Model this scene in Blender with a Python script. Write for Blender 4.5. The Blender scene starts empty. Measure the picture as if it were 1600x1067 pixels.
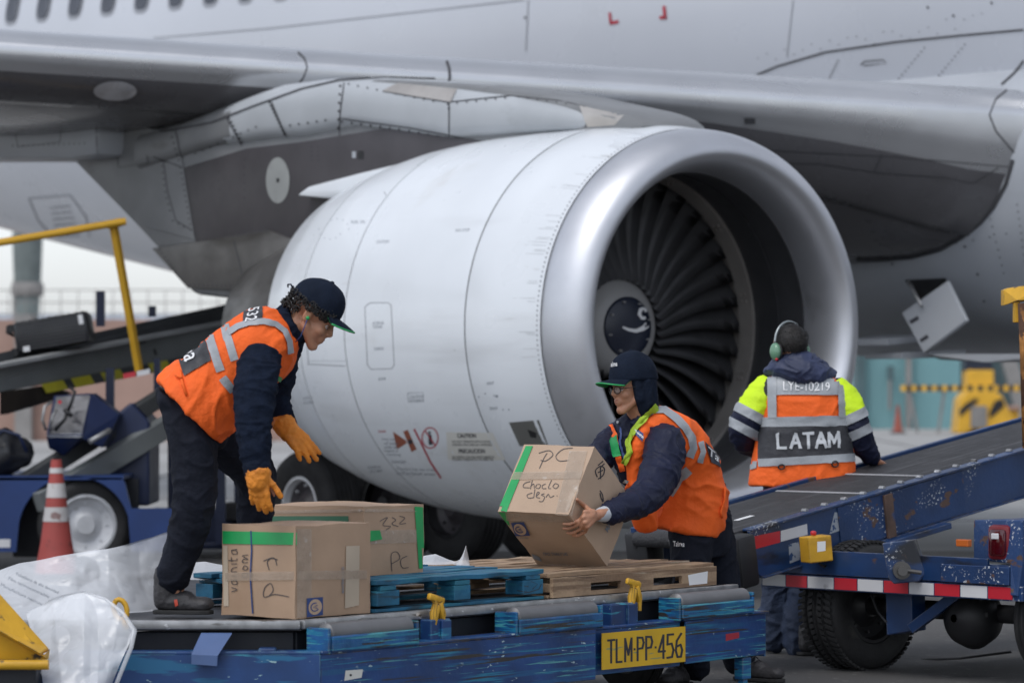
import bpy, bmesh, math, random
from mathutils import Vector, Matrix, noise
from mathutils.bvhtree import BVHTree
R = math.radians
random.seed(7)
SC = bpy.context.scene
COL = SC.collection
# ---------------------------------------------------------------- camera
FPX, YH, HC = 6000.0, 570.0, 1.5            # focal length in photo pixels, horizon row, eye height
cam_d = bpy.data.cameras.new('camera'); cam = bpy.data.objects.new('camera', cam_d); COL.objects.link(cam)
cam.location = (0, 0, HC); cam.rotation_euler = (R(90), 0, 0)
cam_d.sensor_width = 36; cam_d.lens = 135; cam_d.shift_y = (YH-533.5)/1600
cam_d.clip_end = 2000
cam_d.dof.use_dof = True; cam_d.dof.focus_distance = 17.0; cam_d.dof.aperture_fstop = 3.6
SC.camera = cam
# ---------------------------------------------------------------- light
SC.view_settings.view_transform = 'Standard'; SC.view_settings.look = 'None'
SC.view_settings.exposure = 0.36; SC.view_settings.gamma = 1
world = bpy.data.worlds.new('World'); SC.world = world; world.use_nodes = True
wn = world.node_tree.nodes; wl = world.node_tree.links
SUN_EL, SUN_AZ = R(58), R(215)
sky = wn.new('ShaderNodeTexSky'); sky.sky_type = 'NISHITA'; sky.sun_disc = False
sky.sun_elevation = SUN_EL; sky.sun_rotation = SUN_AZ; sky.air_density = 1.0; sky.dust_density = 1.0; sky.altitude = 0
hs = wn.new('ShaderNodeHueSaturation'); hs.inputs['Saturation'].default_value = 0.25; hs.inputs['Value'].default_value = 1.0; cool = wn.new('ShaderNodeMix'); cool.data_type = 'RGBA'; cool.blend_type = 'MULTIPLY'; cool.inputs[0].default_value = 1; cool.inputs[7].default_value = (.94, .97, 1.03, 1)
wl.new(sky.outputs[0], hs.inputs['Color']); wl.new(hs.outputs[0], cool.inputs[6]); wl.new(cool.outputs[2], wn['Background'].inputs['Color'])
wn['Background'].inputs['Strength'].default_value = 0.15
sun_d = bpy.data.lights.new('sun', 'SUN'); sun_d.energy = 0.9; sun_d.angle = R(28); sun_d.color = (1, .97, .93)
sun = bpy.data.objects.new('sun', sun_d); COL.objects.link(sun)
sd = Vector((math.sin(SUN_AZ)*math.cos(SUN_EL), math.cos(SUN_AZ)*math.cos(SUN_EL), math.sin(SUN_EL)))
sun.rotation_euler = sd.to_track_quat('Z', 'Y').to_euler()

# ---------------------------------------------------------------- helpers
def W(px, py, Y):
    "the world point seen at photo pixel (px,py) at depth Y"
    return Vector(((px-800)/FPX*Y, Y, HC+(YH-py)/FPX*Y))
def pix(p): return (800+FPX*p[0]/p[1], YH-FPX*(p[2]-HC)/p[1])
def gnd(px, py, z=0.0):
    "point of the horizontal plane z seen at a pixel"
    Y = (HC-z)*FPX/(py-YH); return W(px, py, Y)
def root_of(o):
    while o.parent: o = o.parent
    return o
def tag(o, label=None, cat=None, group=None, kind=None):
    if label: o['label'] = label
    if cat: o['category'] = cat
    if group: o['group'] = group
    if kind: o['kind'] = kind
    return o
def thing(name, label, cat, loc=(0, 0, 0), group=None):
    o = bpy.data.objects.new(name, None); COL.objects.link(o); o.location = loc
    o.empty_display_size = .2
    return tag(o, label, cat, group)
BV = {}
GLY = {'L': [[(0, 0), (0, 1), (.8, 1)]], 'A': [[(0, 1), (.5, 0), (1, 1)], [(.22, .66), (.78, .66)]], 'T': [[(0, 0), (1, 0)], [(.5, 0), (.5, 1)]], 'M': [[(0, 1), (0, 0), (.5, .72), (1, 0), (1, 1)]],
       'P': [[(0, 1), (0, 0), (.75, .02), (.95, .24), (.75, .48), (0, .5)]], '.': [[(.4, .5), (.6, .5)]], '4': [[(.75, 1), (.75, 0), (0, .7), (1, .7)]], '5': [[(.95, 0), (.08, 0), (.03, .42), (.7, .40), (.98, .68), (.75, .98), (0, 1)]],
       '6': [[(.85, 0), (.15, .3), (.0, .72), (.25, 1), (.8, 1), (1, .72), (.75, .48), (.1, .55)]]}
def strokes(bm, s, q, o, w, off=.005, gap=.35, wid=None):
    "words drawn with strokes of width w px inside the pixel quad q"
    ws = [(.25 if ch == '.' else 1) for ch in s]; tot = sum(ws)+gap*(len(s)-1); x = 0
    for ch, cw in zip(s, ws):
        for ln in GLY[ch]:
            P = [bil(q, (x+a*cw)/tot, b_) for a, b_ in ln]
            for p0, p1 in zip(P, P[1:]):
                L_ = math.dist(p0, p1); ex = w*.38/L_; p0_ = (p0[0]-(p1[0]-p0[0])*ex, p0[1]-(p1[1]-p0[1])*ex); p1_ = (p1[0]+(p1[0]-p0[0])*ex, p1[1]+(p1[1]-p0[1])*ex)
                d_line(bm, [p0_, p1_], w, o, off+random.random()*.0006, 2.5)
        x += cw+gap
def mk(name, bm, mat, parent=None, smooth=False, label=None, flat_angle=None):
    "link a bmesh built in world coordinates as one object"
    off = Vector(root_of(parent).location) if parent else Vector((0, 0, 0))
    BVt = BVHTree.FromBMesh(bm)
    if off.length: bmesh.ops.translate(bm, verts=bm.verts, vec=-off)
    me = bpy.data.meshes.new(name); bm.to_mesh(me); bm.free()
    mats = mat if isinstance(mat, (list, tuple)) else [mat]
    for m in mats: me.materials.append(m)
    if smooth:
        me.polygons.foreach_set('use_smooth', [True]*len(me.polygons))
        if flat_angle: me.set_sharp_from_angle(angle=R(flat_angle))
    o = bpy.data.objects.new(name, me); COL.objects.link(o)
    if parent: o.parent = parent
    if label: o['label'] = label
    BV[o.name] = BVt
    return o
def NB(): return bmesh.new()
def frame(d, up=Vector((0, 0, 1))):
    z = Vector(d).normalized()
    if abs(z.dot(up)) > .98: up = Vector((0, 1, 0))
    x = up.cross(z).normalized(); y = z.cross(x)
    return Matrix((x, y, z)).transposed()
def box(bm, c, size, M=None, bev=0.0, mi=0):
    "box at centre c, full size, orientation matrix M"
    t = NB(); bmesh.ops.create_cube(t, size=1)
    for v in t.verts: v.co = Vector((v.co.x*size[0], v.co.y*size[1], v.co.z*size[2]))
    if bev > 0: bmesh.ops.bevel(t, geom=t.edges[:], offset=bev, segments=2, affect='EDGES', profile=.5)
    M4 = (M.to_4x4() if M else Matrix.Identity(4)); M4 = Matrix.Translation(Vector(c)) @ M4
    add(bm, t, M4, mi)
def add(bm, t, M4=None, mi=0):
    vs = [bm.verts.new(M4 @ v.co if M4 else v.co) for v in t.verts]
    t.verts.index_update()
    for f in t.faces:
        nf = bm.faces.new([vs[v.index] for v in f.verts]); nf.material_index = mi; nf.smooth = f.smooth
    t.free()
def prism(bm, pts, vec, mi=0, bev=0):
    "polygon (world points) extruded by vec"
    t = NB(); vec = Vector(vec)
    a = [t.verts.new(Vector(p)) for p in pts]; b = [t.verts.new(Vector(p)+vec) for p in pts]
    n = len(pts); t.faces.new(a[::-1]); t.faces.new(b)
    for i in range(n): t.faces.new((a[i], a[(i+1) % n], b[(i+1) % n], b[i]))
    bmesh.ops.recalc_face_normals(t, faces=t.faces[:])
    if bev: bmesh.ops.bevel(t, geom=t.edges[:], offset=bev, segments=2, affect='EDGES', profile=.5)
    add(bm, t, None, mi)
def beam(bm, p, q, w, h, up=Vector((0, 0, 1)), bev=0.004, mi=0):
    "rectangular bar p->q; w across, h along up"
    p, q = Vector(p), Vector(q); d = q-p
    z = d.normalized(); x = Vector(up).cross(z).normalized(); y = z.cross(x)
    box(bm, (p+q)/2, (w, h, d.length), Matrix((x, y, z)).transposed(), bev, mi)
def tube(bm, pts, rad, seg=12, mi=0, cap=True, closed=False):
    pts = [Vector(p) for p in pts]; n = len(pts)
    rs = rad if isinstance(rad, (list, tuple)) else [rad]*n
    rings = []; prev = None
    for i, p in enumerate(pts):
        if closed: d = pts[(i+1) % n]-pts[i-1]
        else: d = (pts[min(i+1, n-1)]-pts[max(i-1, 0)])
        d = d.normalized()
        if prev is None:
            prev = frame(d).col[0]
        x = (prev - d*prev.dot(d)).normalized(); y = d.cross(x); prev = x
        rings.append([bm.verts.new(p+(x*math.cos(2*math.pi*k/seg)+y*math.sin(2*math.pi*k/seg))*rs[i]) for k in range(seg)])
    for i in range(n if closed else n-1):
        A, B = rings[i], rings[(i+1) % n]
        for k in range(seg):
            f = bm.faces.new((A[k], A[(k+1) % seg], B[(k+1) % seg], B[k])); f.material_index = mi; f.smooth = True
    if cap and not closed:
        f = bm.faces.new(rings[0][::-1]); f.material_index = mi
        f = bm.faces.new(rings[-1]); f.material_index = mi
def cyl(bm, p, q, r, seg=24, mi=0, r2=None): tube(bm, [p, q], [r, r if r2 is None else r2], seg, mi)
def lathe(bm, prof, c, axis, seg=96, mis=None, a0=0, a1=2*math.pi, cap=False, smooth=True, ref=None):
    "prof: list of (distance along axis, radius)"
    M = frame(axis) if ref is None else ref; full = abs(a1-a0-2*math.pi) < 1e-6
    c = Vector(c); rings = []
    ns = seg if full else seg+1
    for (t, r) in prof:
        rings.append([bm.verts.new(c+M @ Vector((math.cos(a0+(a1-a0)*k/seg)*r, math.sin(a0+(a1-a0)*k/seg)*r, t))) for k in range(ns)])
    for i in range(len(prof)-1):
        for k in range(seg):
            k2 = (k+1) % ns
            f = bm.faces.new((rings[i][k], rings[i][k2], rings[i+1][k2], rings[i+1][k])); f.smooth = smooth
            f.material_index = mis[i] if mis else 0
    if cap and full:
        for rg in (rings[0][::-1], rings[-1]): bm.faces.new(rg)
def grid(bm, P, mi=0, smooth=True, closed_u=False):
    "P: rows of points (None allowed)"
    V = [[bm.verts.new(p) if p is not None else None for p in row] for row in P]
    n = 0
    for i in range(len(P)-1):
        m = len(P[i])
        for j in range(m if closed_u else m-1):
            q = (V[i][j], V[i][(j+1) % m], V[i+1][(j+1) % m], V[i+1][j])
            if None in q: continue
            f = bm.faces.new(q); f.material_index = mi; f.smooth = smooth; n += 1
    return V
def rough(bm, amp, sc, seed=0):
    for v in bm.verts:
        v.co += noise.noise_vector(v.co*sc+Vector((seed, 0, 0)))*amp
# ---- marks laid on a surface: hit the real surface, sit a few mm proud of it
CAMP = Vector((0, 0, HC))
def hit(px, py, bvs, off=.004):
    d = Vector(((px-800)/FPX, 1, (YH-py)/FPX)).normalized()
    best = None
    for b in bvs:
        h = b.ray_cast(CAMP, d)
        if h[0] is not None and (best is None or h[3] < best[3]): best = h
    if best is None: return None
    n = best[1]
    if n.dot(d) > 0: n = -n
    return best[0]+n*off-d*off*.3
def targ(o): return [BV[x.name] for x in (o if isinstance(o, (list, tuple)) else [o])]
def d_line(bm, pts, w, o, off=.004, step=4, mi=0, w2=None):
    b = targ(o); rows = []
    tot = sum(math.dist(pts[i], pts[i+1]) for i in range(len(pts)-1)); acc = 0
    for i in range(len(pts)-1):
        (x0, y0), (x1, y1) = pts[i], pts[i+1]; L = math.dist(pts[i], pts[i+1])
        if L == 0: continue
        n = max(1, int(L/step))
        def nrm(k):
            if k < 0 or k >= len(pts)-1: return None
            dx, dy = pts[k+1][0]-pts[k][0], pts[k+1][1]-pts[k][1]; l = math.hypot(dx, dy) or 1
            return (-dy/l, dx/l)
        nc, npv, nx = nrm(i), nrm(i-1) or nrm(i), nrm(i+1) or nrm(i)
        for k in range(n+(1 if i == len(pts)-2 else 0)):
            t = k/n
            a = ((nc[0]+npv[0])/2, (nc[1]+npv[1])/2); c = ((nc[0]+nx[0])/2, (nc[1]+nx[1])/2)
            nn = (a[0]*(1-t)+c[0]*t, a[1]*(1-t)+c[1]*t) if True else nc
            ww = w if w2 is None else w+(w2-w)*(acc+L*t)/tot
            x, y = x0+(x1-x0)*t, y0+(y1-y0)*t
            m = max(2, int(ww/step)+1)
            rows.append([hit(x+nn[0]*ww*(j/(m-1)-.5), y+nn[1]*ww*(j/(m-1)-.5), b, off) for j in range(m)])
        acc += L
    m = max(len(r) for r in rows)
    if any(len(r) != m for r in rows):
        m = max(2, min(len(r) for r in rows)); rows = [[r[round(j*(len(r)-1)/(m-1))] for j in range(m)] for r in rows]
    grid(bm, rows, mi)
def bil(q, s, t):
    "quad q = TL,TR,BR,BL"
    return tuple((q[0][k]*(1-s)+q[1][k]*s)*(1-t)+(q[3][k]*(1-s)+q[2][k]*s)*t for k in (0, 1))
def d_quad(bm, q, o, off=.004, n=8, m=8, mi=0):
    b = targ(o)
    grid(bm, [[hit(*bil(q, j/n, i/m), b, off) for j in range(n+1)] for i in range(m+1)], mi)
def d_dot(bm, x, y, r, o, off=.004, mi=0, seg=8, ry=None):
    b = targ(o); ry = ry or r
    ps = [hit(x+r*math.cos(2*math.pi*k/seg), y+ry*math.sin(2*math.pi*k/seg), b, off) for k in range(seg)]
    if None in ps: return
    f = bm.faces.new([bm.verts.new(p) for p in ps]); f.material_index = mi
_tm = {}
def text_geo(s, bold=0.0, sub=1):
    key = (s, bold, sub)
    if key not in _tm:
        cu = bpy.data.curves.new('t', 'FONT'); cu.body = s; cu.resolution_u = 3; cu.offset = bold; cu.fill_mode = 'FRONT' if hasattr(cu, 'fill_mode') else 'BOTH'
        ob = bpy.data.objects.new('t', cu); COL.objects.link(ob)
        dg = bpy.context.evaluated_depsgraph_get(); me = bpy.data.meshes.new_from_object(ob.evaluated_get(dg))
        b = NB(); b.from_mesh(me); bmesh.ops.triangulate(b, faces=b.faces[:])
        if sub: bmesh.ops.subdivide_edges(b, edges=b.edges[:], cuts=sub, use_grid_fill=True)
        vs = [v.co.copy() for v in b.verts]; b.verts.index_update(); fs = [[v.index for v in f.verts] for f in b.faces]
        b.free(); bpy.data.objects.remove(ob); bpy.data.curves.remove(cu); bpy.data.meshes.remove(me)
        x0 = min(v.x for v in vs); x1 = max(v.x for v in vs); y0 = min(v.y for v in vs); y1 = max(v.y for v in vs)
        _tm[key] = ([((v.x-x0)/(x1-x0), 1-(v.y-y0)/(y1-y0)) for v in vs], fs)
    return _tm[key]
def d_text(bm, s, q, o, off=.005, bold=0.0, mi=0, sub=1):
    b = targ(o); uv, fs = text_geo(s, bold, sub)
    P = [hit(*bil(q, u, v), b, off) for u, v in uv]
    V = [bm.verts.new(p) if p is not None else None for p in P]
    for f in fs:
        q2 = [V[i] for i in f]
        if None in q2: continue
        try: bm.faces.new(q2).material_index = mi
        except ValueError: pass
def rect(x0, y0, x1, y1): return [(x0, y0), (x1, y0), (x1, y1), (x0, y1)]
def copy_tree(o, parent=None):
    c = o.copy(); COL.objects.link(c)
    if parent: c.parent = parent
    for ch in [x for x in o.children]: copy_tree(ch, c)
    return c
# ---------------------------------------------------------------- materials
def mat(name, col, rough=.6, metal=0, var=.12, vs=3.0, bump=0, bs=40, col2=None, thr=None, vsc=(1, 1, 1), rot=(0, 0, 0),
        layers=None, spec=.5, coat=0, sheen=0, trans=0, alpha=1, emit=None, rvar=.12, crease=0, edge=None):
    """principled; var = brightness variation; layers: list of (colour, scale vec, threshold, softness, detail) wear patches"""
    m = bpy.data.materials.new(name); m.use_nodes = True; N = m.node_tree.nodes; L = m.node_tree.links
    b = N['Principled BSDF']; tc = N.new('ShaderNodeTexCoord')
    mp = N.new('ShaderNodeMapping'); mp.inputs['Rotation'].default_value = rot; L.new(tc.outputs['Object'], mp.inputs[0])
    def nz(scale, sv=(1, 1, 1), det=5, off=0):
        m2 = N.new('ShaderNodeMapping'); m2.inputs['Scale'].default_value = sv; m2.inputs['Location'].default_value = (off, off*.7, off*.3)
        L.new(mp.outputs[0], m2.inputs[0]); t = N.new('ShaderNodeTexNoise'); t.inputs['Scale'].default_value = scale
        t.inputs['Detail'].default_value = det; L.new(m2.outputs[0], t.inputs[0]); return t.outputs['Fac']
    def mix(fac, a, bb):
        x = N.new('ShaderNodeMix'); x.data_type = 'RGBA'
        L.new(fac, x.inputs[0])
        for i, c in ((6, a), (7, bb)):
            if isinstance(c, tuple): x.inputs[i].default_value = (*c, 1)
            else: L.new(c, x.inputs[i])
        return x.outputs[2]
    def ramp(fac, a, bb):
        r = N.new('ShaderNodeMapRange'); r.interpolation_type = 'SMOOTHSTEP'
        r.inputs['From Min'].default_value = a; r.inputs['From Max'].default_value = bb; L.new(fac, r.inputs['Value']); return r.outputs[0]
    n1 = nz(vs, vsc)
    lo = tuple(max(0, c*(1-var)) for c in col); hi = tuple(min(1, c*(1+var)) for c in (col2 or col))
    c = mix(ramp(n1, .3, .7), lo, hi)
    rv = None
    for i, ly in enumerate(layers or []):
        lc, sv, th, soft, det = ly[:5]; fac = ramp(nz(1.0, sv, det, 3.1*i+1), th, th+soft)
        if len(ly) > 5:      # wear gathers in clusters
            mu = N.new('ShaderNodeMath'); mu.operation = 'MULTIPLY'; L.new(fac, mu.inputs[0]); L.new(ramp(nz(1.0, ly[5], 3, 7.3*i+2), ly[6], ly[6]+.08), mu.inputs[1]); fac = mu.outputs[0]
        c = mix(fac, c, lc)
    if edge:             # paint worn off along real edges
        bv = N.new('ShaderNodeBevel'); bv.samples = 6; bv.inputs['Radius'].default_value = edge[0]; ge = N.new('ShaderNodeNewGeometry')
        vd = N.new('ShaderNodeVectorMath'); vd.operation = 'DOT_PRODUCT'; L.new(bv.outputs[0], vd.inputs[0]); L.new(ge.outputs['Normal'], vd.inputs[1])
        e1 = N.new('ShaderNodeMapRange'); e1.inputs['From Min'].default_value = .985; e1.inputs['From Max'].default_value = .90; L.new(vd.outputs['Value'], e1.inputs['Value'])
        mu = N.new('ShaderNodeMath'); mu.operation = 'MULTIPLY'; L.new(e1.outputs[0], mu.inputs[0]); L.new(ramp(nz(16, (1, 1, 1), 8, 11), .44, .56), mu.inputs[1]); c = mix(mu.outputs[0], c, edge[1])
    L.new(c, b.inputs['Base Color'])
    r = N.new('ShaderNodeMapRange'); r.inputs['To Min'].default_value = max(0.02, rough-rvar); r.inputs['To Max'].default_value = min(1, rough+rvar)
    L.new(nz(vs*2.3, (1, 1, 1), 4, 9), r.inputs['Value']); L.new(r.outputs[0], b.inputs['Roughness'])
    b.inputs['Metallic'].default_value = metal; b.inputs['Specular IOR Level'].default_value = spec
    b.inputs['Coat Weight'].default_value = coat; b.inputs['Sheen Weight'].default_value = sheen
    if trans: b.inputs['Transmission Weight'].default_value = trans
    if alpha < 1: b.inputs['Alpha'].default_value = alpha
    if crease:
        t = N.new('ShaderNodeTexNoise'); t.noise_type = 'RIDGED_MULTIFRACTAL'; t.inputs['Scale'].default_value = crease; t.inputs['Detail'].default_value = 7; t.inputs['Distortion'].default_value = 1.2
        L.new(mp.outputs[0], t.inputs[0]); rr = N.new('ShaderNodeMapRange'); rr.inputs['From Min'].default_value = .2; rr.inputs['From Max'].default_value = 1.9
        rr.inputs['To Min'].default_value = alpha-.22; rr.inputs['To Max'].default_value = min(1, alpha+.28); L.new(t.outputs['Fac'], rr.inputs['Value']); L.new(rr.outputs[0], b.inputs['Alpha'])
        bn = N.new('ShaderNodeBump'); bn.inputs['Strength'].default_value = .8; bn.inputs['Distance'].default_value = .012; L.new(t.outputs['Fac'], bn.inputs['Height']); L.new(bn.outputs[0], b.inputs['Normal'])
    if bump:
        bn = N.new('ShaderNodeBump'); bn.inputs['Strength'].default_value = bump; bn.inputs['Distance'].default_value = .01
        L.new(nz(bs, (1, 1, 1), 4, 5), bn.inputs['Height']); L.new(bn.outputs[0], b.inputs['Normal'])
    if emit:
        b.inputs['Emission Color'].default_value = (*emit, 1); b.inputs['Emission Strength'].default_value = 1
    return m
M = {}
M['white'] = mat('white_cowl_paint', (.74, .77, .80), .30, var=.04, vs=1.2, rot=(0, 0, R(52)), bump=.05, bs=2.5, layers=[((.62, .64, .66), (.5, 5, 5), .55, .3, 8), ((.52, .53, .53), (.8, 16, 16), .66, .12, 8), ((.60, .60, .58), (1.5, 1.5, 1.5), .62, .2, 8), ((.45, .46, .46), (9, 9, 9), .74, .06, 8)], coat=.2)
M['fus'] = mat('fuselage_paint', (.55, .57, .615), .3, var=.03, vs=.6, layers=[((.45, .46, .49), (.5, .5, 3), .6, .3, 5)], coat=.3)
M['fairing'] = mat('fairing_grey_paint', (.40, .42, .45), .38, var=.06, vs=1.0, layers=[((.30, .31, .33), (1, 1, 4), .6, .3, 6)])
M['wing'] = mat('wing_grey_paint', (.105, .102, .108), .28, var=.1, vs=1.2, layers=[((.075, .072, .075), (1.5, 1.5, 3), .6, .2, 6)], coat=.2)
M['slat'] = mat('slat_bare_metal', (.56, .57, .59), .30, metal=.75, var=.04, vs=1.5)
M['lip'] = mat('lip_polished_metal', (.60, .61, .64), .46, metal=.9, var=.06, vs=2.5, rvar=.07, layers=[((.45, .46, .48), (3, 3, 3), .62, .2, 6)])
M['pylonL'] = mat('pylon_light_grey', (.42, .44, .46), .4, var=.06, vs=2, layers=[((.30, .31, .32), (2, 2, 5), .62, .2, 7)])
M['pylonM'] = mat('pylon_mid_grey', (.20, .205, .21), .5, var=.1, vs=2.5, layers=[((.13, .13, .13), (2, 2, 6), .58, .2, 7)])
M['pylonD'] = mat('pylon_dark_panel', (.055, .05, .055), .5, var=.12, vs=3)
M['pylonS'] = mat('pylon_scorched_metal', (.14, .135, .13), .45, metal=.5, var=.25, vs=2.5, layers=[((.07, .065, .06), (1.5, 1.5, 5), .5, .2, 7)])
M['heat'] = mat('heat_tinted_metal', (.46, .43, .40), .35, metal=.5, var=.15, vs=3)
M['seamc'] = mat('cowl_split_line', (.20, .205, .215), .7)
M['seam'] = mat('panel_seam_dark', (.05, .05, .055), .7)
M['seaml'] = mat('panel_seam_grey', (.30, .31, .33), .7)
M['duct'] = mat('acoustic_liner_dark', (.045, .046, .05), .5, var=.15, vs=4)
M['ductg'] = mat('fan_case_ring', (.30, .28, .26), .45, metal=.3, var=.12, vs=4)
M['blade'] = mat('fan_blade_titanium', (.06, .06, .064), .5, metal=.4, var=.15, vs=5)
M['spin'] = mat('spinner_grey', (.34, .335, .33), .4, var=.06)
M['navy'] = mat('deep_navy_paint', (.012, .017, .035), .35, var=.1)
M['mark'] = mat('white_marking', (.8, .8, .8), .5, var=.04)
M['redmk'] = mat('red_marking', (.42, .03, .05), .5, var=.08)
M['brownmk'] = mat('brown_marking', (.30, .09, .05), .5, var=.08)
M['cream'] = mat('aged_placard', (.66, .65, .60), .5, var=.03)
M['ink'] = mat('dark_ink', (.03, .03, .04), .7)
M['inkg'] = mat('faded_ink', (.22, .24, .27), .7)
M['rubber'] = mat('tyre_rubber', (.018, .018, .019), .75, var=.25, vs=8, bump=.3, bs=60, layers=[((.06, .055, .05), (6, 6, 6), .58, .25, 6)])
M['rim'] = mat('wheel_rim_white', (.55, .56, .58), .4, var=.1, vs=6, layers=[((.18, .16, .14), (8, 8, 8), .6, .15, 6)])
M['black'] = mat('black_steel', (.015, .015, .017), .5, var=.2)
M['dark'] = mat('dark_grey_plastic', (.03, .031, .034), .5, var=.2, vs=8, bump=.15)
M['glass'] = mat('cabin_window_glass', (.05, .055, .07), .12, var=.1)
M['winfr'] = mat('cabin_window_frame', (.30, .31, .34), .4, var=.05)
# ================================================================ ground
bm = NB(); prism(bm, [(-500, 31, -1), (500, 31, -1), (500, 900, -1), (-500, 900, -1)], (0, 0, 1))
mg = mat('apron_concrete', (.34, .335, .325), .8, var=.10, vs=.25, bump=.25, bs=30,
         layers=[((.42, .42, .41), (.12, .12, .12), .5, .2, 8), ((.2, .2, .2), (.8, .8, .8), .62, .12, 9), ((.09, .09, .09), (5, 5, 5), .70, .05, 9)])
g = mk('concrete_apron', bm, mg); g['kind'] = 'structure'
bm = NB(); prism(bm, [(-500, -40, -1), (500, -40, -1), (500, 31, -1), (-500, 31, -1)], (0, 0, 1))
ma = mat('asphalt_stand', (.085, .083, .082), .75, var=.15, vs=.5, bump=.5, bs=60, layers=[((.13, .125, .12), (.3, .3, .3), .5, .2, 8), ((.035, .035, .035), (1.2, 1.2, 1), .62, .1, 9), ((.16, .155, .15), (14, 14, 14), .62, .05, 6)])
mk('asphalt_stand', bm, ma)['kind'] = 'structure'
# slab joints and the painted line of the apron
bm = NB()
for y in (37.01, 43, 50, 58, 67): box(bm, (0, y, .002), (160, .035, .006))
for x in range(-60, 61, 6): box(bm, (x+1.3, 56, .0035), (.035, 49, .009))
mk('apron_joints', bm, mat('joint_sealant', (.035, .035, .035), .8))['kind'] = 'structure'

# ================================================================ airliner
TH = R(38)
aF = Vector((math.sin(TH), -math.cos(TH), 0)); nI = Vector((math.cos(TH), math.sin(TH), 0))
O = Vector((-4.3, 39.7, 0))+nI*2.5
def AC(u, v, z): return O+aF*u-nI*v+Vector((0, 0, z))
def acpix(px, py, v):
    "point on the plane v = const of the aircraft seen at a pixel"
    k = (px-800)/FPX; b0 = O-nI*v
    u = (k*b0.y-b0.x)/(aF.x-k*aF.y); p = b0+aF*u
    return Vector((p.x, p.y, HC+(YH-py)/FPX*p.y))
air = thing('airliner', 'white airliner parked on the apron, its engine and wing filling the middle of the view', 'airliner', AC(6, 0, 0))
# ---- fuselage
def fpar(u):
    bot, top, Ry = 2.02, 7.28, 2.5
    if u < 1.5:
        t = 1.5-u; bot += .158*(math.sqrt(t*t+.09)-.3); top -= .002*t*t; Ry -= .006*t*t
    return (bot+top)/2, (top-bot)/2, max(.3, Ry)
def fus_sec(u, n=72):
    zc, Rz, Ry = fpar(u)
    return [AC(u, Ry*math.cos(2*math.pi*k/n), zc+Rz*math.sin(2*math.pi*k/n)) for k in range(n)]
bm = NB(); us = [-16+.75*i for i in range(66)]
grid(bm, [fus_sec(u, 96) for u in us], closed_u=True)
bm.faces.new([v for v in bm.verts[:96]][::-1]); bmesh.ops.recalc_face_normals(bm, faces=bm.faces[:])
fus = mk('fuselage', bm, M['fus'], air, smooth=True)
# ---- wing-body fairing
bm = NB(); rows = []
for i in range(49):
    u = 1.0+25*i/48; t = (i/48-.5)*2
    e = max(0.0, 1-abs(t)**2.6)**.5
    hw = 2.52+.34*e if e > 0 else 2.0; hw = 2.2+.66*e
    zb = 2.3-.75*e; zt = 3.0+1.15*e
    zc, hz = (zb+zt)/2, (zt-zb)/2
    row = []
    for k in range(64):
        a = 2*math.pi*k/64; c, s = math.cos(a), math.sin(a)
        row.append(AC(u, hw*math.copysign(abs(c)**.72, c), zc+hz*math.copysign(abs(s)**.8, s)))
    rows.append(row)
grid(bm, rows, closed_u=True); bmesh.ops.recalc_face_normals(bm, faces=bm.faces[:])
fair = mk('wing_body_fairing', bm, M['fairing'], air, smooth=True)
# ---- wing
def le(v): return 13.52-(v-2.9)*.60
def airfoil(v, lo=0.0, hi=1.0, n=44, grow=0.0):
    "closed loop upper TE -> LE -> lower TE restricted to chord fraction lo..hi"
    ch = 9.6-.52*(v-2.9) if v < 9 else 6.4-.30*(v-9)
    zl = 3.36+.066*(v-2.9); h = .18+.05*max(0, 1-(v-2.9)/4); B = .26+.36*max(0, min(1, (6.5-v)/3.6))**1.3
    rk = max(0, min(1, (5.2-v)/2.2))
    def half(x, s):
        d = x*ch; nn = math.sqrt(max(0, 1-(1-min(1, d/.55))**2))
        if s > 0: z = h*nn+.03*d*(1-d/ch); z *= 1-x**3
        else: z = -(h*.95*nn*(1-x**2)+(B+.22*rk)*math.sin(math.pi*min(1, x)**(.62-.17*rk))**(1.1-.15*rk))
        return (le(v)-d+(grow if d < .02 else 0), zl+z+s*grow)
    xs = [lo+(hi-lo)*(i/n)**2.4 for i in range(n+1)]
    up = [half(x, 1) for x in xs][::-1]; dn = [half(x, -1) for x in xs][1:]
    return [AC(u, v, z) for u, z in up+dn]
bm = NB(); VS = [1.5, 2.0, 2.5, 2.8, 3.1, 3.4, 3.7, 4.0, 4.4, 4.8, 5.2, 5.6, 6, 6.7, 7.5, 8.2, 9, 10.5, 12, 14, 17, 20]
rows = [airfoil(v) for v in VS]; grid(bm, rows, closed_u=True)
bmesh.ops.recalc_face_normals(bm, faces=bm.faces[:])
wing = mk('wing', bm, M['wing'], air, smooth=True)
bm = NB(); grid(bm, [airfoil(v, 0, .55/(9.6-.52*(v-2.9) if v < 9 else 6.4-.30*(v-9)), 16, .012) for v in VS[1:]], closed_u=True); bm.faces.ensure_lookup_table()
for i_, f in enumerate(bm.faces):
    if i_ % 33 >= 16+7: f.material_index = 1  # underside in wing paint, its dark tone also imitating the ground's reflection
bmesh.ops.recalc_face_normals(bm, faces=bm.faces[:])
slat = mk('leading_edge_slat', bm, [M['slat'], M['wing']], wing, smooth=True)

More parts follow.
